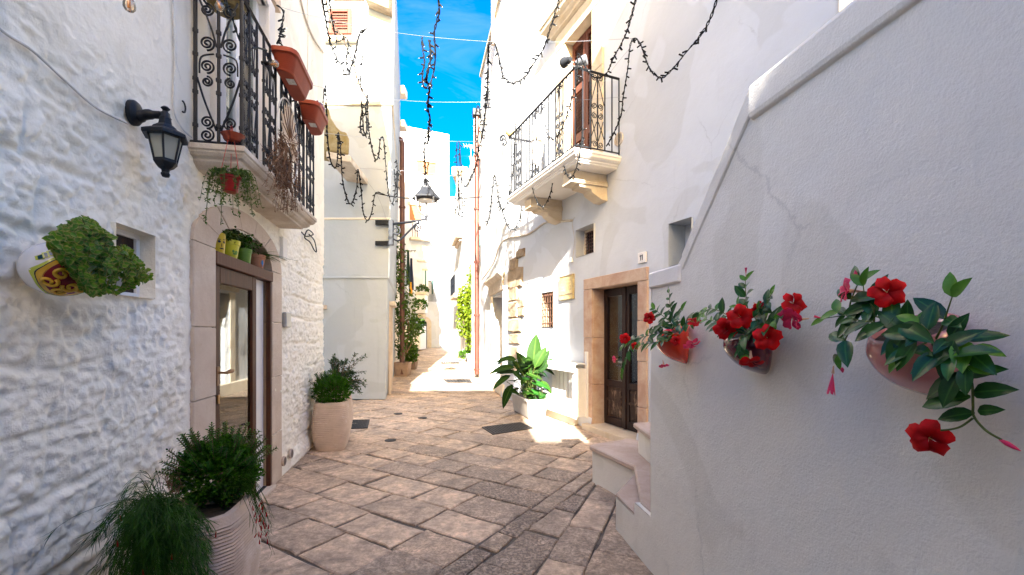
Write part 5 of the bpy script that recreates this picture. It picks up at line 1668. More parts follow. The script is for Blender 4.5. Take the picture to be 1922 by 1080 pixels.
m = MB(); m.lathe([(rb + .006, hb_ + .012), (rb + .006, hb_ - .005), (rb - .012, hb_ - .028), (.022, hb_ - .04), (.018, hb_ - .055), (.024, hb_ - .065), (.018, hb_ - .08), (.0, hb_ - .085)], lc, 6); obj("base", m, "iron", ln, bevel=.002)
for i in range(6):
    a = 2 * math.pi * i / 6; b = 2 * math.pi * (i + 1) / 6
    pt = lambda ang, r_, h: lc + Vector((math.cos(ang) * r_, math.sin(ang) * r_, h))
    m = MB(); m.tube([pt(a, rb, hb_), pt(a, rt, ht_)], .0065, 4); obj("frame_bar", m, "iron", ln)
    m = MB(); m.add([pt(a, rb - .002, hb_ + .005), pt(b, rb - .002, hb_ + .005), pt(b, rt - .002, ht_ - .004), pt(a, rt - .002, ht_ - .004)], [(0, 1, 2, 3)]); obj("glass_pane", m, "frosted", ln)

# ================================================================== POTS AND PLANTS ON THE LEFT
LB = leaf_base(.55, .14, .12, 2); LBX = leaf_base(.62, .2, .1, 2)
LM = leaf_base(.46, .16, .22, 5)
LT = leaf_base(.36, .14, .35, 6)
def bush(parent, c, rx, ry, rz, n, ln_, mat, base=LBX, shell=.55, up=.6, sprigs=24, sl=.09, wf=1.0, name="foliage"):
    """a clipped bush: leaves through the crown plus sprigs that break its outline"""
    items = []
    for i in range(n):
        d = Vector((random.gauss(0, 1), random.gauss(0, 1), random.gauss(.25, 1))).normalized()
        r_ = random.uniform(shell, 1.0) ** .7 * (1 + .14 * math.sin(d.x * 7 + d.y * 5) * math.cos(d.z * 6 + d.y * 3))
        p = Vector((c[0] + d.x * rx * r_, c[1] + d.y * ry * r_, c[2] + d.z * rz * r_))
        items.append((p, (d + rv(.9) + Vector((0, 0, up))), d + rv(.5) + Vector((0, 0, .6)), ln_ * random.uniform(.7, 1.25), wf))
    st = MB()
    for i in range(sprigs):
        d = Vector((random.gauss(0, .8), random.gauss(0, .8), abs(random.gauss(.7, .5)))).normalized()
        b = Vector((c[0] + d.x * rx * .8, c[1] + d.y * ry * .8, c[2] + d.z * rz * .8))
        e = b + (d + Vector((0, 0, .5)) + rv(.25)).normalized() * sl * random.uniform(.8, 1.9)
        st.tube([Vector(c), b, e], [.004, .003, .0015], 4)
        k = int((e - b).length / (ln_ * .33)) + 2
        for j in range(k):
            p = b.lerp(e, (j + .5) / k); ax = (e - b).normalized()
            for s in (0, 1):
                a = j * 1.57 + s * math.pi; x_, y_, z_ = basis(ax, (0, 0, 1) if abs(ax.z) < .9 else (1, 0, 0))
                o_ = (y_ * math.cos(a) + z_ * math.sin(a))
                items.append((p, o_ + ax * .7, ax, ln_ * random.uniform(.7, 1.05), wf))
    obj("stem", st, "wood_stem", parent, kind="stuff")
    return leaf_mass(name, items, base, mat, parent)

def vase(name, label, c, w_, h, rot, parent_group=None, rib=26, taper=.68):
    """square barrel shaped planter with fine horizontal ribs"""
    t = thing(name, label, "planter", (c[0], c[1], 0), parent_group)
    m = MB(); rings = []
    n = 24
    ca, sa = math.cos(rot), math.sin(rot)
    def ring(hw, z):
        r_ = []
        for i in range(n):
            a = 2 * math.pi * (i + .5) / n
            q = (abs(math.cos(a)) ** 5 + abs(math.sin(a)) ** 5) ** (-1 / 5)
            x, y = hw * q * math.cos(a), hw * q * math.sin(a)
            r_.append((c[0] + x * ca - y * sa, c[1] + x * sa + y * ca, z))
        return r_
    def prof(t_): return w_ / 2 * (taper + (1 - taper) * math.sin(math.pi * min(1, .08 + t_ * .80)) ** .8 + (0.02 if t_ > .9 else 0))
    rings.append(ring(prof(0) * .97, 0.0))
    k = rib * 4
    for i in range(k + 1):
        t_ = i / k
        rings.append(ring(prof(t_) + (.0030 * math.sin(t_ * rib * 2 * math.pi) if .05 < t_ < .94 else 0), .006 + t_ * (h - .006)))
    rings.append(ring(prof(1) - .035, h)); rings.append(ring(prof(1) - .045, h - .10))
    m.loft(rings, cap=False)
    m.add(rings[0], [tuple(reversed(range(n)))])
    obj("body", m, "planter_stone", t, smooth=True, angle=40)
    m = MB(); m.add(ring(prof(1) - .04, h - .05), [tuple(range(n))]); obj("soil", m, "soil", t)
    return t
def plant(name, label, cat, loc, group=None): return thing(name, label, cat, tuple(loc), group)

G_V = "ribbed stone vases by the corner"
v1 = vase("planter", "pale ribbed barrel shaped stone planter with a low green bush by the corner", (-2.50, 6.10), .47, .655, .19)
p = plant("boxwood_bush", "small dense green bush in the front ribbed planter at the corner", "bush", (-2.50, 6.10, .62))
bush(p, (-2.50, 6.10, .80), .24, .24, .20, 2600, .042, "leaf_box", sprigs=34, sl=.08, wf=.8)
v2 = vase("planter", "ribbed stone planter half hidden behind another one at the corner", (-2.72, 6.78), .48, .68, .19)
p = plant("olive_shrub", "loose grey green olive like shrub leaning right at the corner", "shrub", (-2.72, 6.78, .65))
items = []; st = MB()
c0 = Vector((-2.70, 6.74, .66))
for i in range(58):
    tgt = P(random.uniform(612, 690), random.uniform(662, 740), 6.75 + random.uniform(-.22, .25))
    tx = (tgt.x + 2.5) 
    if random.random() < .35: tgt = P(random.uniform(650, 692), random.uniform(690, 742), 6.6 + random.uniform(-.15, .15))
    mid_ = c0.lerp(tgt, .55) + Vector((0, 0, .10)) + rv(.03)
    cv = curve([c0 + rv(.04), mid_, tgt], 7)
    st.tube(cv, [.006 - .0045 * k / (len(cv) - 1) for k in range(len(cv))], 4)
    for k in range(4, len(cv) - 1):
        ax = (cv[k + 1] - cv[k]).normalized()
        for s in range(4):
            a = random.uniform(0, 6.3); x_, y_, z_ = basis(ax, (0, 0, 1))
            o_ = y_ * math.cos(a) + z_ * math.sin(a)
            items.append((cv[k].lerp(cv[k + 1], random.random()), o_ + ax * .8, rv(1) + Vector((0, 0, .8)), random.uniform(.035, .06), .55))
obj("branch", st, "wood_stem", p, kind="stuff"); leaf_mass("foliage", items, LB, "leaf_olive", p)

# foreground planter with boxwood and firecracker grass
v3 = vase("planter", "large ribbed stone planter in the left foreground below the glass door", (-1.70, 2.40), .50, .65, .19, None, 38)
p = plant("boxwood_bush", "dense dark green boxwood bush in the left foreground planter", "bush", (-1.72, 2.5, .62))
bush(p, (-1.70, 2.54, .80), .215, .185, .18, 7000, .024, "leaf_box", sprigs=80, sl=.085, wf=.85)
p = plant("firecracker_plant", "weeping grassy plant with tiny red flowers spilling over the foreground planter", "plant", (-1.72, 2.26, .62))
items = []; flw = []
st = MB()
c0 = Vector((-1.76, 2.20, .66))
def strand(src, tip, lift, nleaf, r_=.0016):
    mid_ = src.lerp(tip, .42) + Vector((0, 0, lift))
    cv = curve([src, mid_, src.lerp(tip, .8) + Vector((0, 0, lift * .62)), tip], 5)
    st.tube(cv, [r_ * (1 - .6 * k / (len(cv) - 1)) for k in range(len(cv))], 3, cap=False)
    for q in range(nleaf):
        k = random.randint(2, len(cv) - 2)
        ax = (cv[k + 1] - cv[k]).normalized()
        items.append((cv[k].lerp(cv[k + 1], random.random()), ax + rv(.45) + Vector((0, 0, -.25)), rv(1), random.uniform(.03, .085), .30))
    return cv
for i in range(520):
    x = min(392, random.gauss(300, 58)); y = random.uniform(965, 1130)
    Yd = random.uniform(1.72, 2.12)
    tip = P(x, y, Yd)
    w_ = (tip - B1.p); oo = w_.dot(B1.n)
    if oo < .05: tip = tip + B1.n * (.06 - oo + random.uniform(0, .08))
    strand(c0 + Vector((random.uniform(-.12, .10), random.uniform(-.08, .06), random.uniform(0, .07))), tip, random.uniform(.01, .11), 20)
for i in range(60):      # arching left along the wall
    tip = P(random.uniform(215, 300), random.uniform(930, 1060), random.uniform(1.75, 2.0))
    oo = (tip - B1.p).dot(B1.n)
    if oo < .05: tip = tip + B1.n * (.07 - oo)
    strand(c0 + rv(.05), tip, random.uniform(.06, .16), 12)
c1 = Vector((-1.52, 2.42, .80))
for i in range(26):      # the spray that hangs to the right of the planter
    tip = P(random.uniform(478, 512), random.uniform(950, 1020), 2.42)
    cv = strand(c1 + rv(.04), tip, random.uniform(.04, .14), 5)
    if i % 3 == 0: flw.append(cv[-2]); flw.append(cv[-4])
tip = P(516, 1042, 2.42); cv = strand(c1, tip, .05, 3)
for (x, y, Yd) in ((225, 968, 1.95), (220, 1015, 1.86), (322, 1040, 1.80), (405, 998, 2.05), (268, 1070, 1.8), (500, 962, 2.4), (486, 998, 2.4), (504, 985, 2.4), (502, 1012, 2.4), (494, 978, 2.4), (474, 950, 2.4)):
    flw.append(P(x, y, Yd))
obj("stem", st, "grass_stem", p, kind="stuff"); leaf_mass("foliage", items, leaf_base(.13, .1, .25, 3), "leaf_grass", p)
for f in flw:
    m = MB(); d = (rv(.4) + Vector((0, 0, -1))).normalized()
    m.tube([f, f + d * .012, f + d * .026], [.0015, .0028, .0035], 6); obj("flower", m, "petal_red", p)
# dry seed stalks by the wall
p = plant("dry_stalks", "thin dry branching stalks against the rough wall beside the boxwood", "plant", tuple(P(322, 950, 2.25)))
st = MB(); b_ = P(330, 955, 2.3)
for i in range(16):
    e = P(random.uniform(300, 345), random.uniform(890, 935), 2.3); cv = curve([b_, b_.lerp(e, .5) + rv(.02), e], 4); st.tube(cv, .0012, 3)
    for j in range(4): st.tube([cv[-3], cv[-2] + rv(.03)], .0009, 3)
obj("stalk", st, "dry_twig", p, kind="stuff")

# ------------------------------------------------ majolica wall jug with its plant
uM, zM = 1.85, 1.862
mc = B1(uM, zM, .112)
jg = thing("wall_jug", "white painted majolica jug with maroon and yellow scrolls fixed on the wall", "jug", tuple(mc))
ax = (B1.d * .86 + B1.n * .42 + Vector((0, 0, -.02))).normalized()      # towards the mouth
jy = Vector((0, 0, 1)); jx = ax.cross(jy).normalized(); jy = jx.cross(ax)
def jug_r(s):   # radius along the axis, s from -.16 (bottom) to .2 (mouth)
    return .86 * float(np.interp(s / .8, [-.17, -.165, -.14, -.09, -.03, .03, .09, .13, .16, .20, .215], [0, .045, .088, .118, .128, .122, .10, .078, .07, .083, .086]))
m = MB(); m.lathe([(jug_r(s * .8), s * .8) for s in [-.17, -.165, -.15, -.13, -.11, -.08, -.05, -.02, .01, .04, .07, .10, .13, .16, .18, .20, .215]], mc, 28, jx, jy, ax, cap=False)
obj("body", m, "glaze_white", jg, smooth=True)
def jp(s, a, lift=.002):   # point of the painted surface: s along, a round (0 towards the street)
    r_ = jug_r(s) + lift
    side = -jx if (-jx).dot(B1.n) > 0 else jx
    return mc + ax * s + side * (r_ * math.cos(a)) + jy * (r_ * math.sin(a))
def patch(fn, nu, nv, mat, name):
    m_ = MB(); m_.loft([[fn(i / nu, j / nv) for i in range(nu + 1)] for j in range(nv + 1)], cap=False, ring=False)
    return obj(name, m_, mat, jg, smooth=True)
ds, da = -.035, -.50      # centre of the medallion
def disc(r0, r1, lift, sx_=.092, sa_=.95):
    return lambda i, j: jp(ds + sx_ * (r0 + (r1 - r0) * j) * math.cos(2 * math.pi * i), da + sa_ * (r0 + (r1 - r0) * j) * math.sin(2 * math.pi * i), lift)
patch(disc(.0, .80, .0022), 36, 4, "glaze_maroon", "painted_medallion")
patch(disc(.78, .94, .0026), 36, 1, "glaze_yellow", "painted_border")
patch(disc(.935, .965, .0030), 36, 1, "paint_black", "painted_line")
patch(disc(.965, 1.06, .0026), 36, 1, "glaze_lime", "painted_border")
for (cs, ca_, r_, st_, sg) in ((-.02, -.30, .027, 0, 1), (.045, -.36, .024, 2, -1), (-.045, -.72, .026, 1, -1), (.02, -.76, .027, 3, 1), (-.005, -1.06, .022, 0, -1), (.06, -.85, .02, 2, 1)):
    m = MB(); pts = []
    for i in range(20):
        t = i / 19; rr = r_ * (1 - .75 * t); a = st_ + sg * t * 8
        pts.append(jp(ds - .01 + cs + rr * math.cos(a), ca_ + rr * math.sin(a) / .12, .003))
    m.tube(pts, [.0075] * 12 + [.0065, .006, .0055, .005, .005, .006, .008, .008], 5); obj("painted_scroll", m, "glaze_yellow", jg, smooth=True)
for k in range(9):       # striped leaf at the top of the jug
    t = k / 8; s_ = -.115 + .10 * t; a_ = .42 + .55 * t - .25 * t * t
    patch((lambda s_, a_: lambda i, j: jp(s_ + .016 * (i - .5), a_ - .12 + .3 * j, .0022))(s_, a_), 1, 3, "glaze_lime", "painted_leaf")
    patch((lambda s_, a_: lambda i, j: jp(s_ + .008 * (i - .5), a_ - .09 + .22 * j, .0030))(s_, a_), 1, 3, "glaze_teal", "painted_stripe")
m = MB(); m.tube(curve([jp(.13, 1.3, 0), jp(.13, 1.3, .05), jp(.07, 1.3, .045), jp(.03, 1.25, 0)], 4), .012, 6); obj("handle", m, "glaze_teal", jg, smooth=True)
p = plant("oregano_plant", "bushy bright green variegated plant growing sideways out of the painted jug", "plant", tuple(mc + ax * .2))
items = []; st = MB(); c0 = mc + ax * .13
def inblob():
    while True:
        x, y = random.uniform(92, 282), random.uniform(410, 552)
        x = max(x, 98 + max(0, y - 440) * .75); top_ = np.interp(x, [92, 110, 150, 165, 200, 245, 282], [470, 432, 412, 408, 440, 470, 515])
        bot = np.interp(x, [92, 110, 140, 190, 230, 262, 282], [500, 515, 545, 552, 548, 528, 525])
        if top_ < y < bot: return x, y
for i in range(470):
    x, y = inblob()
    u_ = np.interp(x, [92, 282], [2.02, 2.52])
    depth = random.uniform(.10, .30)
    # ray through the pixel met at a plane o = depth out of the wall
    uu_, zz_ = B1.at(x, y, depth)
    tip = B1(uu_, zz_, depth)
    mid_ = c0.lerp(tip, .6) + Vector((0, 0, .03)) + rv(.02)
    cv = curve([c0 + rv(.03), mid_, tip], 5)
    st.tube(cv, .0018, 3, cap=False)
    axl = (cv[-1] - cv[-2]).normalized(); axl = (axl + B1.n * .5 + Vector((0, 0, .25)) + rv(.3)).normalized()
    for k in range(4):
        b_ = tip - axl * (.018 * k)
        x_, y_, z_ = basis(axl, (0, 0, 1) if abs(axl.z) < .9 else (1, 0, 0))
        for s in (0, 1):
            a = k * 1.57 + s * math.pi + random.uniform(-.3, .3)
            o_ = y_ * math.cos(a) + z_ * math.sin(a)
            items.append((b_, o_ + axl * (.9 if k == 0 else .35), axl, random.uniform(.022, .037) * (.75 + .12 * k), 1.15))
obj("stem", st, "plant_stem", p, kind="stuff"); leaf_mass("foliage", items, leaf_base(.72, .22, .15, 3), "leaf_variegated", p)

# ------------------------------------------------ pots on the lintel board
def small_pot(name, label, W, u, z, o, r, h, mat, group, flare=.78, rim=True, n=20):
    c = W(u, z, o); t = thing(name, label, "pot", tuple(c), group)
    m_ = MB()
    pr = [(r * flare, 0), (r * flare + .002, .004), (r * .97, h * .74)]
    if rim: pr += [(r * 1.04, h * .75), (r * 1.07, h), (r * .95, h), (r * .9, h * .85)]
    else: pr += [(r, h), (r * .93, h), (r * .9, h * .85)]
    m_.lathe(pr, c, n); obj("body", m_, mat, t, smooth=True, angle=35)
    m_ = MB(); m_.lathe([(.0, h * .88), (r * .92, h * .88)], c, n, cap=False); obj("soil", m_, "soil", t)
    return t, c
LZ = 2.226
uA = [U(B1, x) for x in (411, 439, 466, 491)]
py, c = small_pot("flower_pot", "yellow pot with a sad painted face, leftmost on the lintel board", B1, uA[0] + .055, LZ, -.045, .066, .158, "pot_yellow", "pots on the lintel board", .86, False)
def dots(parent, c, r, h, marks, mat, name):
    for (a, z, sa_, sz) in marks:
        m_ = MB(); base_ang = math.atan2((B1.n - B1.d * .55).y, (B1.n - B1.d * .55).x)
        m_.loft([[c + Vector((math.cos(base_ang + a + sa_ * (i - 2) / 2) * (r * (1.0015)), math.sin(base_ang + a + sa_ * (i - 2) / 2) * (r * 1.0015), z + sz * s * math.sqrt(max(.02, 1 - ((i - 2) / 2.2) ** 2)))) for i in range(5)] for s in (-1, 1)], cap=False, ring=False)
        obj(name, m_, mat, parent)
dots(py, c, .066, .158, [(-.32, .088, .16, .010), (.28, .088, .16, .010), (-.05, .062, .05, .016), (-.02, .035, .28, .005), (-.32, .105, .2, .003), (.3, .108, .2, .003)], "paint_black", "painted_face")
py2, c = small_pot("flower_pot", "lime yellow pot with painted green leaf, second on the lintel board", B1, uA[1] + .03, LZ, -.055, .084, .15, "pot_lime", "pots on the lintel board", .74)
dots(py2, c, .078, .142, [(.15, .05, .2, .014), (.0, .035, .25, .008), (-.2, .055, .12, .012)], "pot_green", "painted_leaf")
pg, c = small_pot("flower_pot", "plain green pot, third on the lintel board", B1, uA[2] + .03, LZ, -.055, .07, .135, "pot_green", "pots on the lintel board", .8)
pt_, c = small_pot("flower_pot", "terracotta pot with blue spade mark, rightmost on the lintel board", B1, uA[3] + .02, LZ, -.055, .078, .135, "terracotta_pale", "pots on the lintel board", .72)
dots(pt_, c, .072, .125, [(.10, .058, .20, .022), (.10, .086, .09, .010), (.10, .030, .05, .014)], "paint_blue", "painted_spade")
for k, (u_, lb, sp, mt, ln_) in enumerate(((uA[0] + .03, "green trailing plant in the sad faced yellow pot", .10, "leaf_shade", .035), (uA[1] + .03, "bushy green plant in the lime yellow pot", .14, "leaf_shade", .038), (uA[2] + .04, "dark green plant in the plain green pot on the lintel", .13, "leaf_box", .034))):
    c = B1(u_, LZ + .13, -.06); p = plant("potted_plant", lb, "plant", tuple(c), "plants on the lintel board")
    items = []; st = MB()
    for i in range(70):
        e = c + B1.d * random.gauss(.02, sp) + B1.n * random.uniform(-.08, .10) + Vector((0, 0, random.uniform(.0, .13)))
        cv = curve([c + rv(.02), c.lerp(e, .5) + Vector((0, 0, .03)), e], 4); st.tube(cv, .0015, 3, cap=False)
        for q in range(6): items.append((cv[random.randint(2, len(cv) - 1)], rv(1), rv(.6) + Vector((0, 0, 1)), ln_ * random.uniform(.6, 1.2), 1.1))
    obj("stem", st, "plant_stem", p, kind="stuff"); leaf_mass("foliage", items, LBX, mt, p)
c = B1(uA[3] + .03, LZ + .12, -.05); p = plant("spider_plant", "grassy spider plant arching out of the terracotta pot on the lintel", "plant", tuple(c), "plants on the lintel board")
for i in range(26):
    d = (B1.d * random.uniform(-.5, 1.3) + B1.n * random.uniform(.1, 1.0)).normalized(); L_ = random.uniform(.14, .30)
    leaf_obj("leaf", "spider", leaf_base(.085, .15, .5, 5), "leaf_hang" if i % 3 else "leaf_boxlight", p, c + rv(.015), d + Vector((0, 0, random.uniform(.2, .8))), (0, 0, 1), L_)
m = MB(); m.tube(curve([c, B1(uA[3] + .3, LZ + .16, .05), P(560, 490, 4.75)], 8), .0014, 3); obj("runner", m, "plant_stem", p)

# ------------------------------------------------ things hung on the near balcony
cP = P(432, 346, 2.98)
hp = thing("hanging_pot", "small dark red plastic pot hung from the balcony on red cords", "pot", tuple(cP))
m = MB(); m.lathe([(.042, -.055), (.046, -.05), (.060, .035), (.066, .036), (.068, .05), (.06, .05), (.055, .03)], cP, 18); obj("body", m, "pot_red", hp, smooth=True, angle=35)
m = MB(); m.lathe([(.0, .03), (.056, .03)], cP, 18, cap=False); obj("soil", m, "soil", hp)
tp = B1(BU0 + .035, BZ + .16, .255)
for a in (0, 2.1, 4.2):
    m = MB(); m.tube([cP + Vector((.064 * math.cos(a), .064 * math.sin(a), .045)), tp], .0025, 4); obj("cord", m, "rope_red", hp)
p = plant("trailing_plant", "pale green trailing succulent spilling from the hanging red pot", "plant", tuple(cP + Vector((0, 0, .05))))
items = []; st = MB()
for i in range(46):
    a = random.uniform(0, 6.28); rr = random.uniform(.07, .20); drop = random.uniform(.02, .20) if i > 6 else random.uniform(.22, .33)
    e = cP + Vector((rr * math.cos(a), rr * math.sin(a) * .7, .05 - drop)); mid_ = cP + Vector((rr * .7 * math.cos(a), rr * .5 * math.sin(a), .085))
    cv = curve([cP + Vector((0, 0, .04)), mid_, e], 7); st.tube(cv, .0016, 3, cap=False)
    for k in range(3, len(cv)):
        for q in range(3): items.append((cv[k], rv(1) + Vector((0, 0, -.3)), rv(1), random.uniform(.014, .028), .8))
obj("stem", st, "plant_stem", p, kind="stuff"); leaf_mass("foliage", items, LB, "leaf_hang", p)
m = MB(); c = B1(BU0 + .02, BZ + .03, .27); m.lathe([(.04, 0), (.045, 0), (.075, .045), (.068, .047), (.04, .01)], c, 16)
tag(obj("pot_saucer", m, "terracotta", None, smooth=True, angle=40), "small terracotta saucer behind the corner bars of the left balcony", "saucer")

def flower_box(label, u0, u1, o0, z1, h=.17, d=.18):
    t = thing("flower_box", label, "flower box", tuple(B1((u0 + u1) / 2, z1 - h, o0 + d / 2)), "terracotta boxes hung outside the left balcony")
    m_ = MB(); k = 9; rings = []
    def rg(z, e):
        a, b, c_, d_ = u0 - e, u1 + e, o0 - e * .5, o0 + d + e; cr = .075
        r_ = []
        for (cu, co, s0) in ((b - cr, d_ - cr, 0), (a + cr, d_ - cr, 1), (a + .03, c_ + .03, 2), (b - .03, c_ + .03, 3)):
            for q in range(4):
                an = (s0 + q / 3) * math.pi / 2; rr_ = cr if s0 < 2 else .03; r_.append(B1(cu + rr_ * math.cos(an), z, co + rr_ * math.sin(an)))
        # gentle waist in the middle of the long side
        return r_
    zb_ = z1 - h
    pr = [(zb_, -.045), (zb_ + .005, -.038)]
    for i in range(k):
        z = zb_ + .012 + (h - .05) * i / k; e = -.036 + .030 * i / k
        pr += [(z, e), (z + (h - .05) / k * .55, e + .003), (z + (h - .05) / k * .62, e - .001)]
    pr += [(z1 - .035, -.004), (z1 - .033, .010), (z1, .014), (z1, -.004), (z1 - .05, -.012)]
    m_.loft([rg(z, e) for z, e in pr], cap=False); n_ = 16
    m_.add(rg(zb_, -.045), [tuple(range(n_))])
    obj("body", m_, "terracotta", t, smooth=True, angle=45)
    m_ = MB(); m_.add(rg(z1 - .04, -.012), [tuple(range(n_))]); obj("soil", m_, "soil", t)
    m_ = MB(); cu = u0 + (u1 - u0) * .35; m_.box(B1, cu - .045, cu + .045, zb_ - .0025, zb_ - .0012, o0 + d * .35, o0 + d * .7); obj("sticker", m_, "sticker", t)
    return t
fb1 = flower_box("larger ribbed terracotta flower box hung high outside the left balcony", 3.58, 4.16, .345, 3.94)
fb2 = flower_box("smaller terracotta flower box with a plum glass ball, left balcony's far end", 4.34, 4.80, .345, 3.90)
c = B1(4.60, 3.94, .46); m = MB(); m.lathe([(.0, -.075)] + [(.075 * math.cos(a), .075 * math.sin(a)) for a in [(-80 + 20 * i) * math.pi / 180 for i in range(9)]] + [(.012, .076), (.01, .09), (.0, .09)], c, 18)
tag(obj("glass_ball", m, "plum", None, smooth=True), "plum coloured glass ball lying in the smaller flower box", "ball")
# leaf shaped straw ornament in a wire hoop
uO, zO = B1.at(542, 266, .37)
orn = thing("hoop_ornament", "white wire hoop holding a beige leaf shaped straw weaving on the railing", "ornament", tuple(B1(uO, zO, .37)))
m = MB(); m.tube([B1(uO + .30 * math.cos(2 * math.pi * i / 40), zO + .36 * math.sin(2 * math.pi * i / 40), .365) for i in range(40)], .006, 5, closed=True); obj("hoop", m, "cable_white", orn)
for k in range(13):
    a = math.pi / 2 + (k - 6) * .33; L_ = .33 * (1 - .02 * abs(k - 6))
    if k in (12,): continue
    pu, pz = uO + L_ * .82 * math.cos(a), zO + L_ * math.sin(a); du_, dz_ = -math.sin(a), math.cos(a)
    b_ = .058
    m = MB(); ring = [(uO, zO - .01), (uO + (pu - uO) * .55 + du_ * b_, zO + (pz - zO) * .55 + dz_ * b_), (pu, pz), (uO + (pu - uO) * .55 - du_ * b_, zO + (pz - zO) * .55 - dz_ * b_)]
    m.loft([[B1(x, z, .37 + (k % 3) * .004) for x, z in ring], [B1(x, z, .376 + (k % 3) * .004) for x, z in ring]]); obj("straw_blade", m, "macrame", orn)
    m = MB(); m.tube([B1(uO + (pu - uO) * .12, zO + (pz - zO) * .12, .388), B1(uO + (pu - uO) * .9, zO + (pz - zO) * .9, .386)], .004, 4); obj("stitch", m, "dry_twig", orn)
# dried plant hanging through the bars
p = plant("dried_plant", "dried brown plant hanging out through the left balcony bars", "plant", tuple(B1(3.75, 3.1, .36)))
st = MB(); items = []
for i in range(110):
    x = random.gauss(522, 9); y0 = random.uniform(235, 330); y1 = y0 + random.uniform(30, 110); o_ = random.uniform(.34, .46)
    if y1 > 395: y1 = 395
    s_ = B1(*B1.at(x, y0, .33), .33); xe = x + random.gauss((y1 - 300) * .16, 11); e = B1(*B1.at(xe, y1, o_), o_)
    cv = curve([s_, s_.lerp(e, .4) + B1.n * .05 + rv(.02), e], 4); st.tube(cv, .0018, 3, cap=False)
    for q in range(12): items.append((cv[random.randint(2, len(cv) - 1)], rv(1), rv(1), random.uniform(.012, .03), .7))
    for q in range(3): k = random.randint(3, len(cv) - 1); st.tube([cv[k], cv[k] + rv(.045)], .001, 3, cap=False)
obj("twig", st, "dry_twig", p, kind="stuff")
simple("dry_leaf", (0.17, 0.09, 0.05), .9, .35, 20)
leaf_mass("dry_leaves", items, LB, "dry_leaf", p)
# round basket seen from below inside the balcony corner
c = P(425, 22, 3.15); c.z += .03
bk = thing("hanging_basket", "dark wire basket seen from below behind the left balcony's corner", "basket", tuple(c))
m = MB(); m.lathe([(.0, -.02), (.10, -.02), (.118, .0), (.13, .05), (.12, .05), (.1, 0)], c, 22); obj("tray", m, "lichen_stone", bk, smooth=True, angle=40)
for i in range(10):
    a = 2 * math.pi * i / 10; m = MB(); m.tube(spiral(lambda x_, z_: c + Vector((math.cos(a) * .135 - math.sin(a) * x_, math.sin(a) * .135 + math.cos(a) * x_, z_)), (0, .07), .045, 1.4, 0, 1, 14), .006, 4); obj("scroll", m, "iron", bk)
m = MB(); m.tube([c + Vector((.138 * math.cos(2 * math.pi * i / 20), .138 * math.sin(2 * math.pi * i / 20), .02)) for i in range(20)], .008, 5, closed=True); obj("ring", m, "iron", bk)
# festoon bulbs
def bulb(x, y, Y, label, d=(0.1, 0, -1), r=.026):
    c = P(x, y, Y); d = Vector(d).normalized(); x_, y_, z_ = basis(d, (0, 1, 0))
    t = thing("light_bulb", label, "light bulb", tuple(c), "clear festoon bulbs")
    m_ = MB(); m_.lathe([(.011, -.055), (.012, -.03), (.020, -.018), (r, .0), (r * .95, .014), (r * .6, .026), (.0, .031)], c, 16, y_, z_, x_); obj("glass", m_, "bulb_glass", t, smooth=True)
    m_ = MB(); m_.tube([c - x_ * .03, c + x_ * .012], [.004, .006], 5); m_.tube([c - x_ * .03 + y_ * .008, c + x_ * .012 + y_ * .006], .003, 5); obj("filament", m_, "filament", t, kind="stuff")
    m_ = MB(); m_.tube([c - x_ * .10, c - x_ * .05], .015, 10); obj("socket", m_, "cable_black", t)
    return c - x_ * .10
e1 = bulb(243, 10, 1.95, "clear amber bulb hanging at the top edge above the lantern", (-.05, 0, -1), .024)
e2 = bulb(412, 12, 2.95, "amber bulb hanging before the dark wire basket at the balcony corner", (.15, .1, -1), .030)
e3 = bulb(516, 120, 3.5, "amber bulb poking sideways beside the larger flower box", (1, .1, .0), .028)

# ================================================================== WIRES AND STRING LIGHTS
def wire(pts, r, mat, name, label, cat, group=None, n=8):
    m_ = MB(); m_.tube(curve(pts, n), r, 4); return tag(obj(name, m_, mat, None, smooth=True), label, cat, group)
def onB1(x, y, o=.015): return B1(*B1.at(x, y, o), o)
def onR1(x, y, o=.015): return R1(*R1.at(x, y, o), o)
wire([onB1(-70, -20), onB1(0, 55), onB1(60, 95), onB1(120, 150), onB1(180, 202), onB1(240, 232)], .0065, "cable_white", "wall_cable", "whitewashed cable sagging across the rough wall to the lantern", "cable")
wire([onB1(325, -10), onB1(327, 60), onB1(328, 130), onB1(326, 190), onB1(330, 220), onB1(345, 245), onB1(360, 258)], .006, "cable_white", "wall_cable", "white cable running down the wall beside the left balcony", "cable")
m = MB(); u_, z_ = B1.at(337, 200); m.tube([B1(u_ + .03 * math.cos(a), z_ + .035 * math.sin(a), .02) for a in [math.pi * (-.55 + 1.1 * i / 10) for i in range(11)]], .006, 6)
tag(obj("hook", m, "iron", None, smooth=True), "black half ring hook on the wall beside the lantern", "hook")
wire([onB1(563, -5), onB1(575, 40), onB1(590, 75), onB1(608, 100)], .012, "wire_grey", "wall_cable", "grey cable slanting down the upper corner of the left house", "cable")
wire([onB1(577, -5), onB1(578, 60), onB1(577, 130), onB1(575, 180)], .004, "wire_grey", "wall_cable", "thin straight cable down the upper wall of the left house", "cable")
# knotted cable end under the balcony
m = MB(); q = [onB1(x, y, .03) for x, y in ((566, 436), (575, 444), (588, 440), (578, 432), (572, 446), (582, 455), (590, 470), (594, 472), (590, 452), (580, 440))]
m.tube(curve(q, 6), .008, 5); tag(obj("cable_knot", m, "cable_black", None, smooth=True), "black knotted cable end hanging under the left balcony's far end", "cable")
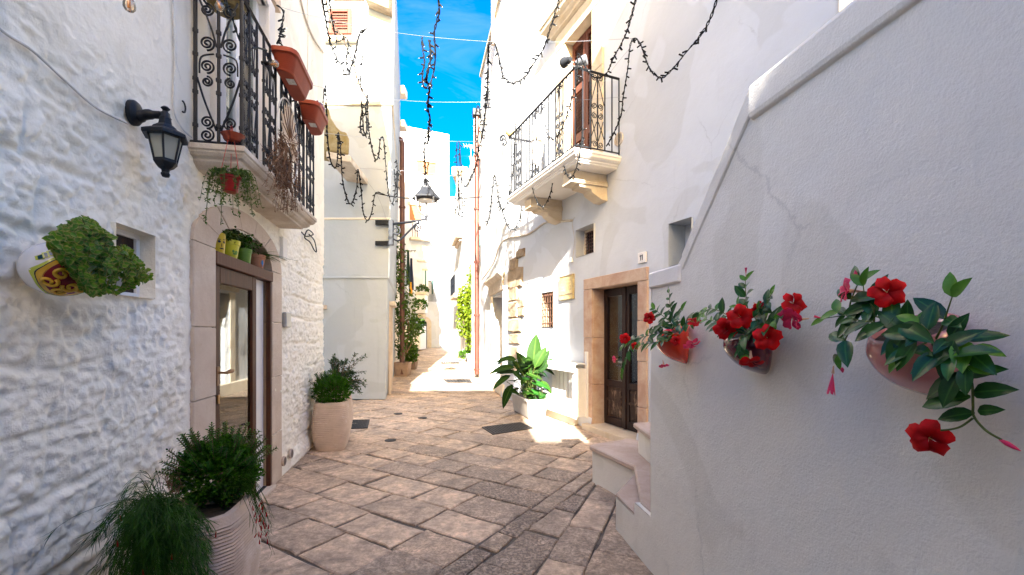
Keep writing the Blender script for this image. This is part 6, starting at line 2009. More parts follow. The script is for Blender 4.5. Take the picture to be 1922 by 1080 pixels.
# street wires
G_W = "thin wires spanning the street"
W1 = [B1(4.3, 4.55, 0) if False else P(488, -2, 4.3), P(570, 26, 5.0), P(745, 62, 5.6), P(930, 79, 6.0), P(1080, 78, 6.25), onR1(1192, 72)]
wire(W1, .0026, "wire", "street_wire", "topmost wire across the street, over the right balcony corner", "wire", G_W)
wire([onB1(575, 158), P(690, 181, 6.4), P(790, 191, 6.8), P(900, 192, 7.0), P(1050, 190, 6.9), onR1(1172, 182)], .0026, "wire", "street_wire", "second wire across the street, crossing the right balcony rail", "wire", G_W)
wire([onB1(607, 250), P(735, 262, 8.6), P(880, 266, 9.0), onR1(1030, 262, .5)], .003, "wire", "street_wire", "third wire across the street, at the left canopy's height", "wire", G_W)
wire([P(672, 316, 10.4), P(760, 321, 10.6), P(860, 331, 10.9), P(940, 327, 10.4)], .0035, "wire", "street_wire", "fourth wire across the street, just above the street lamp", "wire", G_W)
wire([P(704, 363, 10.44), P(760, 372, 10.3), P(840, 374, 11.0), P(905, 370, 14.2)], .012, "cable_black", "street_wire", "dark lowest wire across the street behind the street lamp", "wire", G_W)
wire([P(653, 300, 10.3), P(705, 362, 10.4), P(728, 420, 10.42)], .004, "wire", "street_wire", "thin slanting wire on the house front from canopy to lamp bracket", "wire", G_W)
wire([onR1(1258, -6, .02), P(1225, 40, 6.2), onR1(1150, 130, .2), onR1(1120, 178, .6)], .003, "wire", "street_wire", "thin slanting wire from the upper right wall to the balcony", "wire", G_W)
wire([onR1(1078, 408), onR1(1074, 420), onR1(1078, 450), onR1(1075, 485)], .005, "wire_grey", "wall_cable", "thin bell cable hanging on the sunlit wall above the plaque", "cable")
m = MB(); u_, z_ = R1.at(1074, 489); m.hexa([R1(u_ - .04, z_ - .04, 0), R1(u_ + .04, z_ - .03, 0), R1(u_ + .04, z_ - .03, .04), R1(u_ - .04, z_ - .04, .04), R1(u_ - .03, z_ + .03, 0), R1(u_ + .02, z_ + .06, 0), R1(u_ + .02, z_ + .06, .03), R1(u_ - .03, z_ + .03, .03)]); tag(obj("junction_box", m, "cream_paint", None, bevel=.006), "tiny cream junction box at the end of the bell cable", "junction box")
wire([onR1(1074, 414, .02), onR1(1035, 417), onR1(1020, 420), onR1(990, 440), R2(.15, 3.9, .03), R2(1.6, 3.55, .03), R2(3.6, 3.35, .05)], .022, "wire_grey", "wall_cable", "thick grey cable running along the right houses under the balcony", "cable")
# icicle lights: a twisted cable with small peg shaped bulbs
G_S = "strings of unlit black fairy lights"
def lights(pts, label, step=.11, r=.0065, mat="cable_black", peg=.055, n=7):
    cv = curve(pts, n); o0 = cv[len(cv) // 2]
    step *= .8
    t = thing("string_lights", label, "string lights", tuple(o0), G_S)
    m_ = MB()
    a1, a2 = [], []
    s = 0
    for i, q in enumerate(cv):
        if i: s += (q - cv[i - 1]).length
        a1.append(q + Vector((math.cos(s * 40), math.sin(s * 40), math.sin(s * 33)) ) * r * 1.1); a2.append(q - Vector((math.cos(s * 40), math.sin(s * 40), math.sin(s * 33))) * r * 1.1)
    m_.tube(a1, r, 4); m_.tube(a2, r * .9, 4); obj("cable", m_, mat, t, smooth=True, kind="stuff")
    pg = MB(); tips = MB(); acc = 0
    for i in range(1, len(cv)):
        acc += (cv[i] - cv[i - 1]).length
        while acc > step:
            acc -= step * random.uniform(.75, 1.3)
            d = (rv(1) * Vector((1, .5, .8)) + Vector((0, 0, -.35))).normalized(); b_ = cv[i].lerp(cv[i - 1], random.random())
            pg.tube([b_, b_ + d * peg * .25, b_ + d * peg], [r * .7, r * 1.5, r * 1.35], 5); tips.tube([b_ + d * peg, b_ + d * (peg + .010)], [r * .5, r * .3], 4)
    if pg.v:
        obj("light_peg", pg, mat, t, kind="stuff"); obj("light_tip", tips, "white_paint", t, kind="stuff")
    return t
L_ = lambda q: [P(*a) for a in q]
lights(L_([(520, 10, 4.4), (532, 22, 4.5), (529, 50, 4.5), (524, 70, 4.3), (530, 90, 4.2), (537, 120, 4.3), (545, 150, 4.4), (556, 190, 4.5), (570, 225, 4.7), (582, 236, 4.8), (600, 220, 5.4), (606, 200, 6.0), (609, 165, 6.0)]), "string lights draped in front of the two terracotta flower boxes", .10, .006)
lights(L_([(500, 95, 3.3), (480, 90, 3.3), (462, 96, 3.2), (452, 80, 3.2), (445, 62, 3.15), (440, 45, 3.1), (430, 20, 3.05), (420, -8, 3.0)]), "greenish fairy light cable knotted round the left balcony's corner post", .14, .005, "cable_green", .04)
lights(L_([(603, -10, 6.2), (611, 35, 6.3), (618, 75, 6.4), (632, 110, 6.4), (640, 122, 6.3), (652, 142, 6.4), (662, 118, 6.4), (668, 95, 6.4), (676, 62, 6.4), (690, 55, 6.4)]), "string lights hanging before the red shuttered window", .13, .009, "cable_black", .07)
lights(L_([(612, -5, 8.5), (620, 40, 8.6), (635, 60, 8.7), (645, 75, 8.8), (662, 120, 9.2), (675, 160, 9.4), (688, 185, 9.8)]), "thick grey cable with lights falling across the end house's front", .4, .014, "wire_grey", .06)
lights(L_([(681, 105, 8.2), (677, 145, 8.2), (678, 190, 8.2), (681, 215, 8.3), (682, 245, 8.4), (688, 250, 8.4), (687, 200, 8.4), (691, 178, 8.4), (690, 190, 8.6), (692, 240, 8.8), (697, 275, 9.0), (705, 300, 9.2), (711, 290, 9.4), (714, 262, 9.4), (720, 262, 9.4), (724, 310, 9.6), (730, 365, 9.8), (737, 382, 10), (744, 340, 10.2), (745, 322, 10.2), (746, 380, 10.3)]), "string lights in three falls along the end house's right edge", .15, .009, "cable_black", .07)
lights(L_([(611, 160, 6.9), (613, 210, 6.9), (614, 250, 7.0), (620, 300, 7.2), (630, 316, 7.4), (634, 290, 7.6), (635, 250, 7.8), (640, 290, 8.0), (643, 340, 8.2), (652, 375, 8.4), (660, 382, 8.6), (669, 355, 8.8), (672, 318, 9.0), (678, 360, 9.2), (682, 400, 9.4), (690, 414, 9.5), (698, 398, 9.7), (705, 363, 9.8), (722, 366, 9.9)]), "string lights looping under the lichen canopy by the corner", .15, .0085, "cable_black", .07)
lights(L_([(616, -10, 6.6), (622, 30, 6.6), (628, 62, 6.6), (636, 78, 6.6), (648, 70, 6.6), (654, 84, 6.6), (650, 120, 6.6), (656, 138, 6.6)]), "short tangle of string lights against the red shutter's lower edge", .12, .008, "cable_black", .06)
lights(L_([(690, 182, 8.4), (686, 210, 8.4), (690, 235, 8.4), (684, 255, 8.4), (676, 240, 8.4), (680, 205, 8.4)]), "bunched string lights where the grey cable meets the moulding", .10, .009, "cable_black", .06)
lights(L_([(740, 318, 10.2), (742, 350, 10.2), (747, 330, 10.2), (744, 300, 10.2)]), "small bunch of lights at the end house's corner, left of the lantern", .10, .010, "cable_black", .07)
lights(L_([(822, -10, 5.2), (824, 25, 5.3), (815, 60, 5.4), (817, 100, 5.5), (814, 135, 5.6), (806, 160, 5.6), (796, 165, 5.6), (793, 140, 5.6), (797, 118, 5.6), (793, 90, 5.6), (792, 70, 5.6)]), "topmost fall of string lights over the middle of the street", .11, .0075, "cable_black", .06)
lights(L_([(806, 75, 5.7), (808, 110, 5.7), (800, 150, 5.8), (806, 165, 6.0), (803, 200, 6.3), (807, 225, 6.5), (803, 245, 6.7), (805, 262, 6.9)]), "dark knotted fall of string lights, middle of the street below the topmost wire", .08, .010, "cable_black", .06)
lights(L_([(806, 240, 8.0), (803, 270, 8.2), (797, 268, 8.2), (797, 310, 8.6), (800, 345, 9), (803, 312, 9), (804, 285, 9), (801, 262, 9), (796, 265, 9), (799, 320, 9.4), (796, 345, 9.4)]), "narrow loop of string lights right above the street lamp", .14, .008, "cable_black", .07)
lights(L_([(858, 268, 11.5), (857, 300, 11.6), (860, 340, 11.8), (859, 385, 12), (855, 400, 12), (862, 395, 12.2), (861, 330, 12.2), (863, 272, 12.2), (860, 266, 12.2)]), "narrow fairy light loop against the sky, right of the street lamp", .2, .010, "cable_black", .08)
lights(L_([(863, 272, 13), (866, 330, 13), (868, 370, 13), (869, 405, 13), (866, 406, 13)]), "single fall of lights ending against the far right houses", .22, .010, "cable_black", .08)
lights(L_([(917, 84, 6.2), (916, 130, 7), (914, 180, 8), (908, 235, 9), (900, 275, 10), (895, 292, 10.5), (893, 262, 10.5), (893, 215, 10), (898, 200, 10), (902, 225, 10), (897, 262, 10.5), (896, 300, 11), (888, 325, 12), (878, 346, 13), (872, 350, 13), (868, 335, 13)]), "long string lights descending along the right houses' roof edge", .18, .010, "cable_black", .075)
lights(L_([(1052, -10, 5.0), (1040, 30, 5.1), (1030, 62, 5.2), (1018, 95, 5.4), (1000, 122, 5.6), (985, 145, 5.7), (962, 156, 5.9), (945, 142, 6), (938, 115, 6), (932, 90, 6), (926, 79, 6), (918, 84, 6.1)]), "wide curve of string lights against the sunlit right house", .12, .007, "cable_black", .06)
lights(L_([(1196, -10, 4.6), (1185, 30, 4.8), (1176, 60, 5.0), (1163, 88, 5.3), (1150, 112, 5.7), (1138, 138, 6.0), (1118, 146, 6.2), (1102, 132, 6.2), (1092, 112, 6.2), (1085, 100, 6.2)]), "string lights falling to the right balcony's near corner rail", .10, .0065, "cable_black", .055)
lights(L_([(1348, -10, 3.9), (1336, 28, 4.0), (1318, 62, 4.2), (1290, 96, 4.5), (1262, 130, 4.8), (1240, 146, 5.0), (1220, 130, 5.3), (1210, 105, 5.5), (1203, 85, 5.7), (1192, 72, 6.0), (1183, 85, 6.0), (1178, 130, 6.0), (1170, 180, 6.1), (1166, 215, 6.1), (1152, 250, 6.2), (1138, 275, 6.3)]), "string lights swagged over the blank upper right wall", .11, .0065, "cable_black", .055)
lights(L_([(1084, 105, 6.1), (1082, 150, 6.1), (1072, 190, 6.2), (1060, 228, 6.5), (1045, 256, 6.8), (1035, 260, 7.0), (1024, 245, 7.2), (1018, 215, 7.4), (1017, 196, 7.5), (1012, 230, 7.5), (1006, 270, 7.5), (1000, 310, 7.6), (998, 325, 7.7), (1001, 360, 7.7), (1012, 384, 7.7), (1022, 386, 7.6), (1034, 360, 7.4), (1040, 320, 7.2), (1046, 280, 7.0), (1052, 272, 6.9), (1058, 310, 6.7), (1068, 334, 6.5), (1078, 325, 6.3), (1086, 300, 6.2), (1092, 262, 6.2), (1093, 240, 6.2)]), "string lights wound along the front of the right balcony", .11, .0062, "cable_black", .055)
lights(L_([(968, 232, 8.6), (966, 280, 8.6), (962, 330, 8.6), (955, 372, 8.6), (945, 395, 8.7), (938, 385, 9.0), (932, 345, 9.4), (928, 330, 9.5), (923, 370, 9.8), (920, 400, 10), (912, 425, 10.3)]), "string lights hanging off the right balcony's far corner", .14, .0075, "cable_black", .06)
lights(L_([(935, 372, 9.6), (944, 400, 9.6), (953, 425, 9.6), (965, 430, 9.5), (975, 410, 9.0), (982, 370, 8.6), (990, 330, 8.4)]), "lowest loop of string lights below the right balcony slab", .14, .0075, "cable_black", .06)

# ================================================================== STREET LAMP
sl = thing("street_lamp", "black street lantern on a scrolled bracket at the end house's corner", "street lamp", tuple(P(735, 437, 10.3)))
fx = B2.p.y - .0
bx0 = P(735, 437, 10.42)
m = MB()
for (xa, ya, xb, yb) in ((705, 414, 737, 423), (705, 453, 737, 461)):
    a = P(xa, yb, 10.44); b = P(xb, ya, 10.44); m.hexa([(a.x, 10.40, a.z), (b.x, 10.40, a.z), (b.x, 10.47, a.z), (a.x, 10.47, a.z), (a.x, 10.40, b.z), (b.x, 10.40, b.z), (b.x, 10.47, b.z), (a.x, 10.47, b.z)])
a = P(731, 461, 10.40); b = P(739, 414, 10.40); m.hexa([(a.x, 10.32, a.z), (b.x, 10.32, a.z), (b.x, 10.42, a.z), (a.x, 10.42, a.z), (a.x, 10.32, b.z), (b.x, 10.32, b.z), (b.x, 10.42, b.z), (a.x, 10.42, b.z)])
obj("wall_bracket", m, "iron", sl, bevel=.006)
m = MB(); m.tube([P(736, 421, 10.37), P(770, 417, 10.25), P(801, 411, 10.15)], [.03, .027, .024], 6); obj("arm", m, "iron", sl, smooth=True)
m = MB(); m.tube(curve([P(737, 448, 10.37), P(748, 452, 10.33), P(760, 442, 10.28), P(780, 422, 10.2), P(788, 417, 10.18)], 6), .022, 6); obj("brace", m, "iron", sl, smooth=True)
Fl = lambda x, y: P(x, y, 10.3)
for c_, r_, st_, sg in (((743, 434), 9.5, math.pi / 2 * 3, 1), ((783, 428), 8, math.pi / 2 * 3, 1)):
    m = MB(); m.tube(spiral(Fl, c_, r_, 1.5, st_, sg, 26, .2), .017, 6); obj("scroll", m, "iron", sl, smooth=True)
lc = P(800, 376, 10.15)
hw_ = .30
lz = lambda y: CAMZ + (HY - y) / FPX * 10.15
m = MB(); q = 6
m.lathe([(.0, lz(336)), (.05, lz(337)), (.085, lz(341)), (.06, lz(343)), (.075, lz(347)), (.12, lz(350)), (.13, lz(354)), (.27, lz(367)), (.325, lz(372)), (.32, lz(374.5)), (.26, lz(377))], (lc.x, lc.y, 0), 6); obj("hood", m, "grey_iron", sl, bevel=.006)
m = MB(); m.lathe([(.0, lz(376)), (.2, lz(376)), (.19, lz(379)), (.0, lz(381))], (lc.x, lc.y, 0), 12); obj("reflector", m, "cream_paint", sl)
for i in range(4):
    a = math.pi / 4 + math.pi / 2 * i
    f = lambda r_, y: Vector((lc.x + r_ * math.cos(a), lc.y + r_ * math.sin(a), lz(y)))
    m = MB(); m.tube(curve([f(.29, 374), f(.26, 386), f(.19, 399), f(.08, 404.5), f(.01, 406)], 5), .016, 6); obj("cage_rib", m, "wire", sl, smooth=True)
m = MB(); m.tube([(lc.x, lc.y, lz(376)), (lc.x, lc.y, lz(407))], .02, 6); m.lathe([(.0, lz(404)), (.035, lz(405)), (.04, lz(408)), (.02, lz(411)), (.03, lz(413)), (.0, lz(418))], (lc.x, lc.y, 0), 10); obj("spindle", m, "grey_iron", sl, smooth=True, angle=50)

# ================================================================== RIGHT SIDE: TROUGH, BIG LEAVED PLANT, SLATTED STAND
wu = (0.30, 8.02); wdir = Vector((-.29, .96, 0)).normalized(); wn_ = Vector((.96, .29, 0)).normalized()
tr = thing("trough_planter", "white stone trough planter standing by the sunlit wall", "planter", (0.3, 8.4, 0))
def TW(u, z, o): q = Vector((0.30, 8.04, 0)) + wdir * u + wn_ * o; return Vector((q.x, q.y, z))
m = MB(); L1, Dp = .98, .34
rg = lambda e, z: [TW(-e, z, -e), TW(L1 + e, z, -e), TW(L1 + e, z, Dp + e), TW(-e, z, Dp + e)]
m.loft([rg(-.02, .02), rg(-.015, .03), rg(.03, .33), rg(.045, .335), rg(.045, .375), rg(.01, .375), rg(0, .30)], cap=False); m.add(rg(-.02, .02), [(3, 2, 1, 0)])
obj("body", m, "planter_white", tr, bevel=.012, seg=2)
m = MB(); m.add(rg(.005, .34), [(0, 1, 2, 3)]); obj("soil", m, "soil", tr)
for a_ in (.06, L1 - .06):
    m = MB(); m.box(TW, a_ - .04, a_ + .04, 0, .022, .03, Dp - .03); obj("foot", m, "planter_brown", tr)
p = plant("big_leaved_plant", "tall broad leaved green plant in the white trough planter", "plant", tuple(TW(.5, .34, .17)))
cst = [TW(.20 + .14 * i, .33, .17 + random.uniform(-.06, .06)) for i in range(6)]
st = MB()
spec = [(1003, 633, 1000, 690, 72), (978, 678, 985, 712, 40), (1012, 668, 1000, 700, 46), (1018, 662, 1003, 690, 50), (990, 668, 996, 700, 44)]
def tl(base_, d, up, L, w_=1.0, mat="leaf_tall"): leaf_obj("leaf", "tall", LT, mat, p, base_, d, up, L, w_)
for i, (bx_, by_, Yb, ang, el, L) in enumerate(((1001, 690, 8.25, 80, 78, .62), (997, 700, 8.3, 150, 50, .46), (1003, 695, 8.2, 20, 55, .45), (995, 705, 8.3, 190, 40, .42), (1002, 700, 8.2, -20, 40, .42), (1004, 690, 8.1, 30, 62, .42))):
    b_ = P(bx_, by_, Yb); d = Vector((math.cos(R(ang)) * math.cos(R(el)), -.25 * math.cos(R(el)), math.sin(R(el))))
    st.tube(curve([cst[i % 6], cst[i % 6].lerp(b_, .6) + rv(.03), b_], 5), .012, 5); tl(b_, d, Vector((-.2, -1, .25)), L, 1.25)
for i in range(60):
    x = random.gauss(988, 17); y = random.uniform(668, 745); Yb = random.uniform(8.05, 8.75)
    b_ = P(x, y, Yb); s_ = cst[i % 6]
    st.tube(curve([s_, s_.lerp(b_, .6) + Vector((0, 0, .05)) + rv(.03), b_], 4), .006, 4)
    a_ = random.uniform(0, 6.28); d = Vector((math.cos(a_), math.sin(a_) * .8 - .25, random.uniform(-.35, .6)))
    tl(b_, d, Vector((0, -.5, 1)) + rv(.4), random.uniform(.20, .36), random.choice([.9, 1.1, 1.35]), "leaf_tall" if random.random() < .6 else "leaf_mandevilla")
for (x, y, dx, dz, L) in ((966, 690, -1, .05, .46), (958, 705, -.8, -.35, .40), (962, 722, -.55, -.9, .46), (968, 700, -1, .25, .38), (1000, 742, .35, -1, .32), (1012, 735, .4, -.9, .30), (1016, 715, .7, -.6, .30)):
    tl(P(x, y, 8.2), Vector((dx, -.35, dz)), Vector((0, -.6, 1)), L, 1.1)
obj("stem", st, "plant_stem", p, kind="stuff")
# white slatted stand hooked to the wall
oF = .27
uN, uFar = U(R1, 1086) + .0, U(R1, 1016)
uN = R1.at(1078, 785, oF)[0]; uFar = R1.at(1011, 768, oF)[0]
zB0, zT0 = .17, 1.06
sd_ = thing("slatted_stand", "white painted wooden slatted stand fixed to the sunlit wall", "stand", tuple(R1((uN + uFar) / 2, 0, .15)))
def part(name, q, mat="white_wood", bev=.005): m_ = MB(); m_.box(R1, *q); return obj(name, m_, mat, sd_, bevel=bev)
part("top_board", (uN, uFar, .93, 1.09, oF - .02, oF + .01)); part("bottom_board", (uN, uFar, zB0, zB0 + .17, oF - .02, oF + .008)); part("bottom_board", (uN, uFar, zB0 + .175, zB0 + .30, oF - .025, oF + .003))
part("post", (uN - .01, uN + .11, zB0 - .02, 1.0, oF - .05, oF - .021)); part("post", (uFar - .09, uFar + .01, zB0, 1.0, oF - .05, oF - .021))
part("side_board", (uN - .03, uN - .008, zB0 + .02, 1.0, .05, oF - .03)); part("end_post", (uN - .06, uN + .02, zB0, 1.28, .01, .06))
for i in range(7):
    a_ = uN + .12 + (uFar - uN - .24) * i / 7; part("slat", (a_, a_ + (uFar - uN - .24) / 7 * .80, zB0 + .05, 1.0, .04, .06))
part("shelf", (uN, uFar, 1.06, 1.08, .02, oF - .022))

# ================================================================== WALL POTS WITH RED FLOWERS ON THE STAIR WALL
def wall_pot(label, Yc, mat, s=1.0):
    uC = su(Yc); t = thing("wall_pot", label, "wall pot", tuple(SW(uC, 1.43, .0)), "glazed egg shaped pots on the stair wall")
    zb_, zt_ = 1.425, 1.60
    m_ = MB(); n = 22; rings = []
    for i in range(15):
        t_ = i / 14                      # 0 at the bottom tip near the wall, 1 at the rim
        w_ = .114 * s * max(.02, 1 - (1 - t_) ** 2.3) ** .52 * (1 - .10 * max(0, t_ - .75) / .25)
        pr = .172 * s * max(.02, 1 - (1 - t_) ** 2.0) ** .62 * (1 - .06 * max(0, t_ - .75) / .25)
        r_ = []
        for j in range(n):
            a = 2 * math.pi * j / n
            o_ = pr * .5 + pr * .5 * math.sin(a); back = (1 - math.sin(a)) / 2
            z = zb_ + (zt_ - .03 - zb_) * t_ + back * (.085 * t_ ** 2)
            r_.append(SW(uC + w_ * math.cos(a), z, .004 + o_))
        rings.append(r_)
    # rim turned inwards
    last = rings[-1]; cc = sum(last, Vector()) / n
    rings.append([cc + (p_ - cc) * .93 + Vector((0, 0, .003)) for p_ in last]); rings.append([cc + (p_ - cc) * .86 + Vector((0, 0, -.03)) for p_ in last])
    m_.loft(rings, cap=False); m_.add(rings[0], [tuple(reversed(range(n)))])
    obj("body", m_, mat, t, smooth=True)
    m_ = MB(); m_.add([cc + (p_ - cc) * .88 + Vector((0, 0, -.02)) for p_ in last], [tuple(range(n))]); obj("soil", m_, "soil", t)
    return t
wall_pot("orange red glazed egg shaped wall pot, farthest on the stair wall", 2.50, "glaze_orange")
wall_pot("dark plum glazed egg shaped wall pot, middle one on the stair wall", 1.87, "glaze_purple")
wall_pot("pink glazed egg shaped wall pot, nearest on the stair wall", 1.205, "glaze_pink")

def SP(x, y, o): return SW(*SW.at(x, y, o), o)
def rim_petals(rad, curl=.25, n=5, open_=1.0):
    """five broad overlapping petals round a throat, opening along +z"""
    m_ = MB()
    for k in range(n):
        a0 = 2 * math.pi * k / n; rows = []
        for i in range(5):
            t_ = i / 4; rr = rad * (.04 + .96 * t_)
            hw__ = (.60 + .10 * math.sin(math.pi * t_)) * (1 if t_ < .99 else .66)
            row = []
            for j in range(5):
                s_ = (j - 2) / 2; a = a0 + s_ * hw__ * (1 + .25 * t_ * (s_ > 0))
                z = rad * (.42 * open_ * math.sin(t_ * math.pi * .55) - curl * 1.5 * t_ ** 2.4 + .09 * s_ + .10 * math.sin(j * 2.1 + k * 1.7) * t_ + .05 * math.sin(k * 2.4) * t_ - .10 * s_ * s_ * t_)
                rr2 = rr * (1 - .13 * s_ * s_ * t_ + .05 * math.sin(j * 2.7 + k * 1.3) * t_)
                row.append((rr2 * math.cos(a), rr2 * math.sin(a), z))
            rows.append(row)
        m_.loft([[Vector(p_) for p_ in row] for row in rows], cap=False, ring=False)
    return m_
_fl = {}
def flower(parent, x, y, o, L, face, mat="petal_red", tube=True, closed=False, curl=.25):
    """L: diameter in metres; face: the way it looks"""
    c = SP(x, y, o); key = (mat, closed, curl)
    if key not in _fl:
        m_ = rim_petals(1.0, curl if not closed else -.9, 5, 1.0 if not closed else 2.6)
        if closed:
            m_.v = [(vx * .45, vy * .45, vz) for vx, vy, vz in m_.v]
        k = len(m_.f)
        m_.lathe([(.07, -.95), (.10, -.6), (.15, -.25), (.17, -.03)], (0, 0, 0), 8, cap=False)
        me = bpy.data.meshes.new("flower"); me.from_pydata(m_.v, [], m_.f); me.materials.append(M[mat]); me.materials.append(M["petal_tube"])
        me.polygons.foreach_set("material_index", [0] * k + [1] * (len(m_.f) - k)); me.polygons.foreach_set("use_smooth", [True] * len(m_.f)); at = me.attributes.new('rim', 'FLOAT', 'POINT'); at.data.foreach_set('value', [min(1, math.hypot(q[0], q[1]) * 1.05) for q in m_.v]); me.update(); _fl[key] = me
    o_ = bpy.data.objects.new("flower", _fl[key]); COL.objects.link(o_); o_.parent = parent
    z_ = Vector(face).normalized(); x_, y_, _ = basis(z_, (0, 0, 1)); a = random.uniform(0, 6.28)
    X_ = (y_ * math.cos(a) + _ * math.sin(a)); Y_ = z_.cross(X_); r_ = L / 2
    q = c - root_loc(parent)
    o_.matrix_basis = Matrix(((X_.x * r_, Y_.x * r_, z_.x * r_, q.x), (X_.y * r_, Y_.y * r_, z_.y * r_, q.y), (X_.z * r_, Y_.z * r_, z_.z * r_, q.z), (0, 0, 0, 1)))
    return o_
def mandevilla(label, stems, loc, nl, L, group="red flowering vines in the stair wall pots"):
    """stems: lists of (px, py, offset); leaves in opposite pairs along every stem"""
    p_ = thing("flowering_vine", label, "plant", tuple(loc), group)
    for s_ in stems:
        yg = s_[0] == "young"; pts = s_[1] if yg else s_
        cv = curve([SP(*q) for q in pts], 8)
        m_ = MB(); k = len(cv); m_.tube(cv, [.0032 - .0018 * i / (k - 1) for i in range(k)], 5); obj("stem", m_, "plant_stem", p_, smooth=True)
        length = sum((cv[i + 1] - cv[i]).length for i in range(k - 1)); n_ = max(2, int(length / nl)); acc = 0
        for j in range(n_):
            f = (j + 1) / n_ * (k - 2); i = int(f); ax_ = (cv[i + 1] - cv[i]).normalized(); b_ = cv[i].lerp(cv[i + 1], f - i)
            tipness = j / max(1, n_ - 1)
            x_, y_, z_ = basis(ax_, SW.n + Vector((0, 0, .7)))
            for sd in (-1, 1):
                d = y_ * sd * (.95 if tipness < .9 else .6) + ax_ * (.45 + .5 * tipness) + SW.n * random.uniform(.0, .45) + rv(.22) + Vector((0, 0, random.uniform(-.25, .1)))
                sz = L * random.uniform(.75, 1.15) * (1 if tipness < .75 else .72)
                mat = "leaf_young" if (tipness > .80 and random.random() < .75) else ("leaf_young" if random.random() < .06 else "leaf_mandevilla")
                leaf_obj("leaf", "mand", LM, mat, p_, b_, d, SW.n * 1.0 + Vector((0, -.25, .75)) + rv(.35), sz, 1.0)
    return p_
def extra(p_, items, mat="leaf_mandevilla"):
    for (x, y, o, dx, dy, L) in items:      # base pixel, direction in the picture, length in metres
        b_ = SP(x, y, o); e = SP(x + dx, y + dy, o + .02); leaf_obj("leaf", "mand", LM, mat, p_, b_, e - b_, SW.n + Vector((0, -.35, .55)) + rv(.25), L, 1.0)

N_ = SW.n
v = mandevilla("red flowering vine trailing left from the orange pot", [
    [(1275, 622, .10), (1265, 600, .12), (1258, 575, .13), (1256, 548, .13)],
    [(1272, 625, .10), (1258, 605, .14), (1240, 590, .16), (1228, 580, .17)],
    [(1270, 630, .10), (1240, 625, .18), (1210, 632, .22), (1185, 640, .25), (1166, 652, .27)],
    [(1270, 630, .12), (1245, 640, .20), (1215, 645, .24), (1195, 650, .26)],
    [(1188, 640, .25), (1180, 660, .27), (1172, 680, .28), (1168, 700, .28)],
    [(1280, 622, .10), (1290, 606, .12), (1305, 600, .12), (1318, 590, .12)],
    [(1268, 622, .13), (1250, 612, .18), (1232, 612, .20), (1216, 620, .21)],
    [(1275, 620, .14), (1270, 600, .17), (1280, 582, .17)]], SP(1270, 625, .08), .034, .066)
for (x, y, o, L, f) in ((1219, 597, .20, .075, (-.5, -.8, .1)), (1173, 636, .27, .072, (-.4, -.9, 0)), (1192, 650, .26, .05, (-.6, -.7, -.2)), (1303, 605, .15, .07, (-.2, -.6, .8)), (1268, 640, .19, .055, (-.5, -.8, .1))):
    flower(v, x, y, o, L, f)
for (x, y, o, L, f) in ((1153, 675, .28, .05, (-1, -.2, -.1)), (1246, 686, .20, .06, (.1, -.3, -1)), (1298, 645, .17, .085, (.2, -.6, -.8))): flower(v, x, y, o, L, f, "petal_pink")
v = mandevilla("red flowering vine with upright shoot in the dark plum pot", [
    [(1412, 625, .10), (1405, 590, .12), (1400, 555, .13), (1399, 525, .13)],
    [(1415, 625, .10), (1430, 590, .13), (1440, 568, .14), (1448, 552, .14)],
    [(1410, 628, .10), (1385, 605, .15), (1362, 590, .17), (1335, 580, .18), (1316, 590, .18)],
    [(1408, 630, .12), (1380, 618, .18), (1350, 606, .2), (1325, 600, .2)],
    [(1412, 628, .12), (1400, 630, .19), (1388, 650, .20), (1395, 668, .2)],
    [(1420, 625, .1), (1445, 605, .14), (1465, 590, .15), (1478, 575, .15)],
    [(1415, 622, .12), (1420, 600, .17), (1425, 580, .18)],
    [(1410, 620, .13), (1395, 595, .17), (1385, 575, .18)],
    [(1425, 625, .13), (1440, 612, .18), (1455, 600, .19)]], SP(1412, 628, .08), .034, .066)
for (x, y, o, L, f) in ((1390, 595, .20, .105, (-.4, -.9, .2)), (1361, 617, .21, .095, (-.4, -.9, -.1)), (1440, 634, .20, .10, (-.45, -.9, .1)), (1489, 570, .16, .085, (-.1, -1, .3)), (1422, 575, .17, .05, (.2, -.7, -.6)), (1410, 678, .20, .09, (-.2, -.5, -1))): flower(v, x, y, o, L, f)
flower(v, 1487, 596, .16, .09, (-.6, -.2, -.35), "petal_pink", curl=.1); flower(v, 1400, 515, .13, .022, (0, 0, 1), "petal_pink", closed=True)
v = mandevilla("large red flowering vine hanging from the pink pot", [
    [(1745, 640, .10), (1700, 618, .15), (1660, 600, .17), (1625, 590, .17), (1590, 592, .17), (1545, 598, .17)],
    [(1740, 640, .11), (1690, 625, .17), (1640, 606, .19), (1606, 600, .19), (1572, 585, .18)],
    [(1745, 640, .12), (1715, 655, .19), (1695, 665, .20)],
    [(1600, 598, .18), (1595, 575, .17), (1605, 545, .16), (1612, 530, .15)],
    [(1640, 605, .17), (1640, 580, .17), (1625, 560, .16), (1620, 535, .16)],
    [(1600, 605, .19), (1590, 630, .20), (1580, 650, .2), (1573, 668, .2)],
    ["young", [(1755, 640, .12), (1770, 610, .14), (1778, 585, .15), (1788, 555, .15)]],
    [(1755, 642, .12), (1785, 635, .17), (1810, 640, .17), (1830, 650, .17)],
    [(1750, 645, .13), (1765, 660, .19), (1790, 670, .2), (1815, 690, .2)],
    [(1750, 640, .13), (1740, 620, .18), (1725, 605, .18)]], SP(1745, 640, .08), .045, .080)
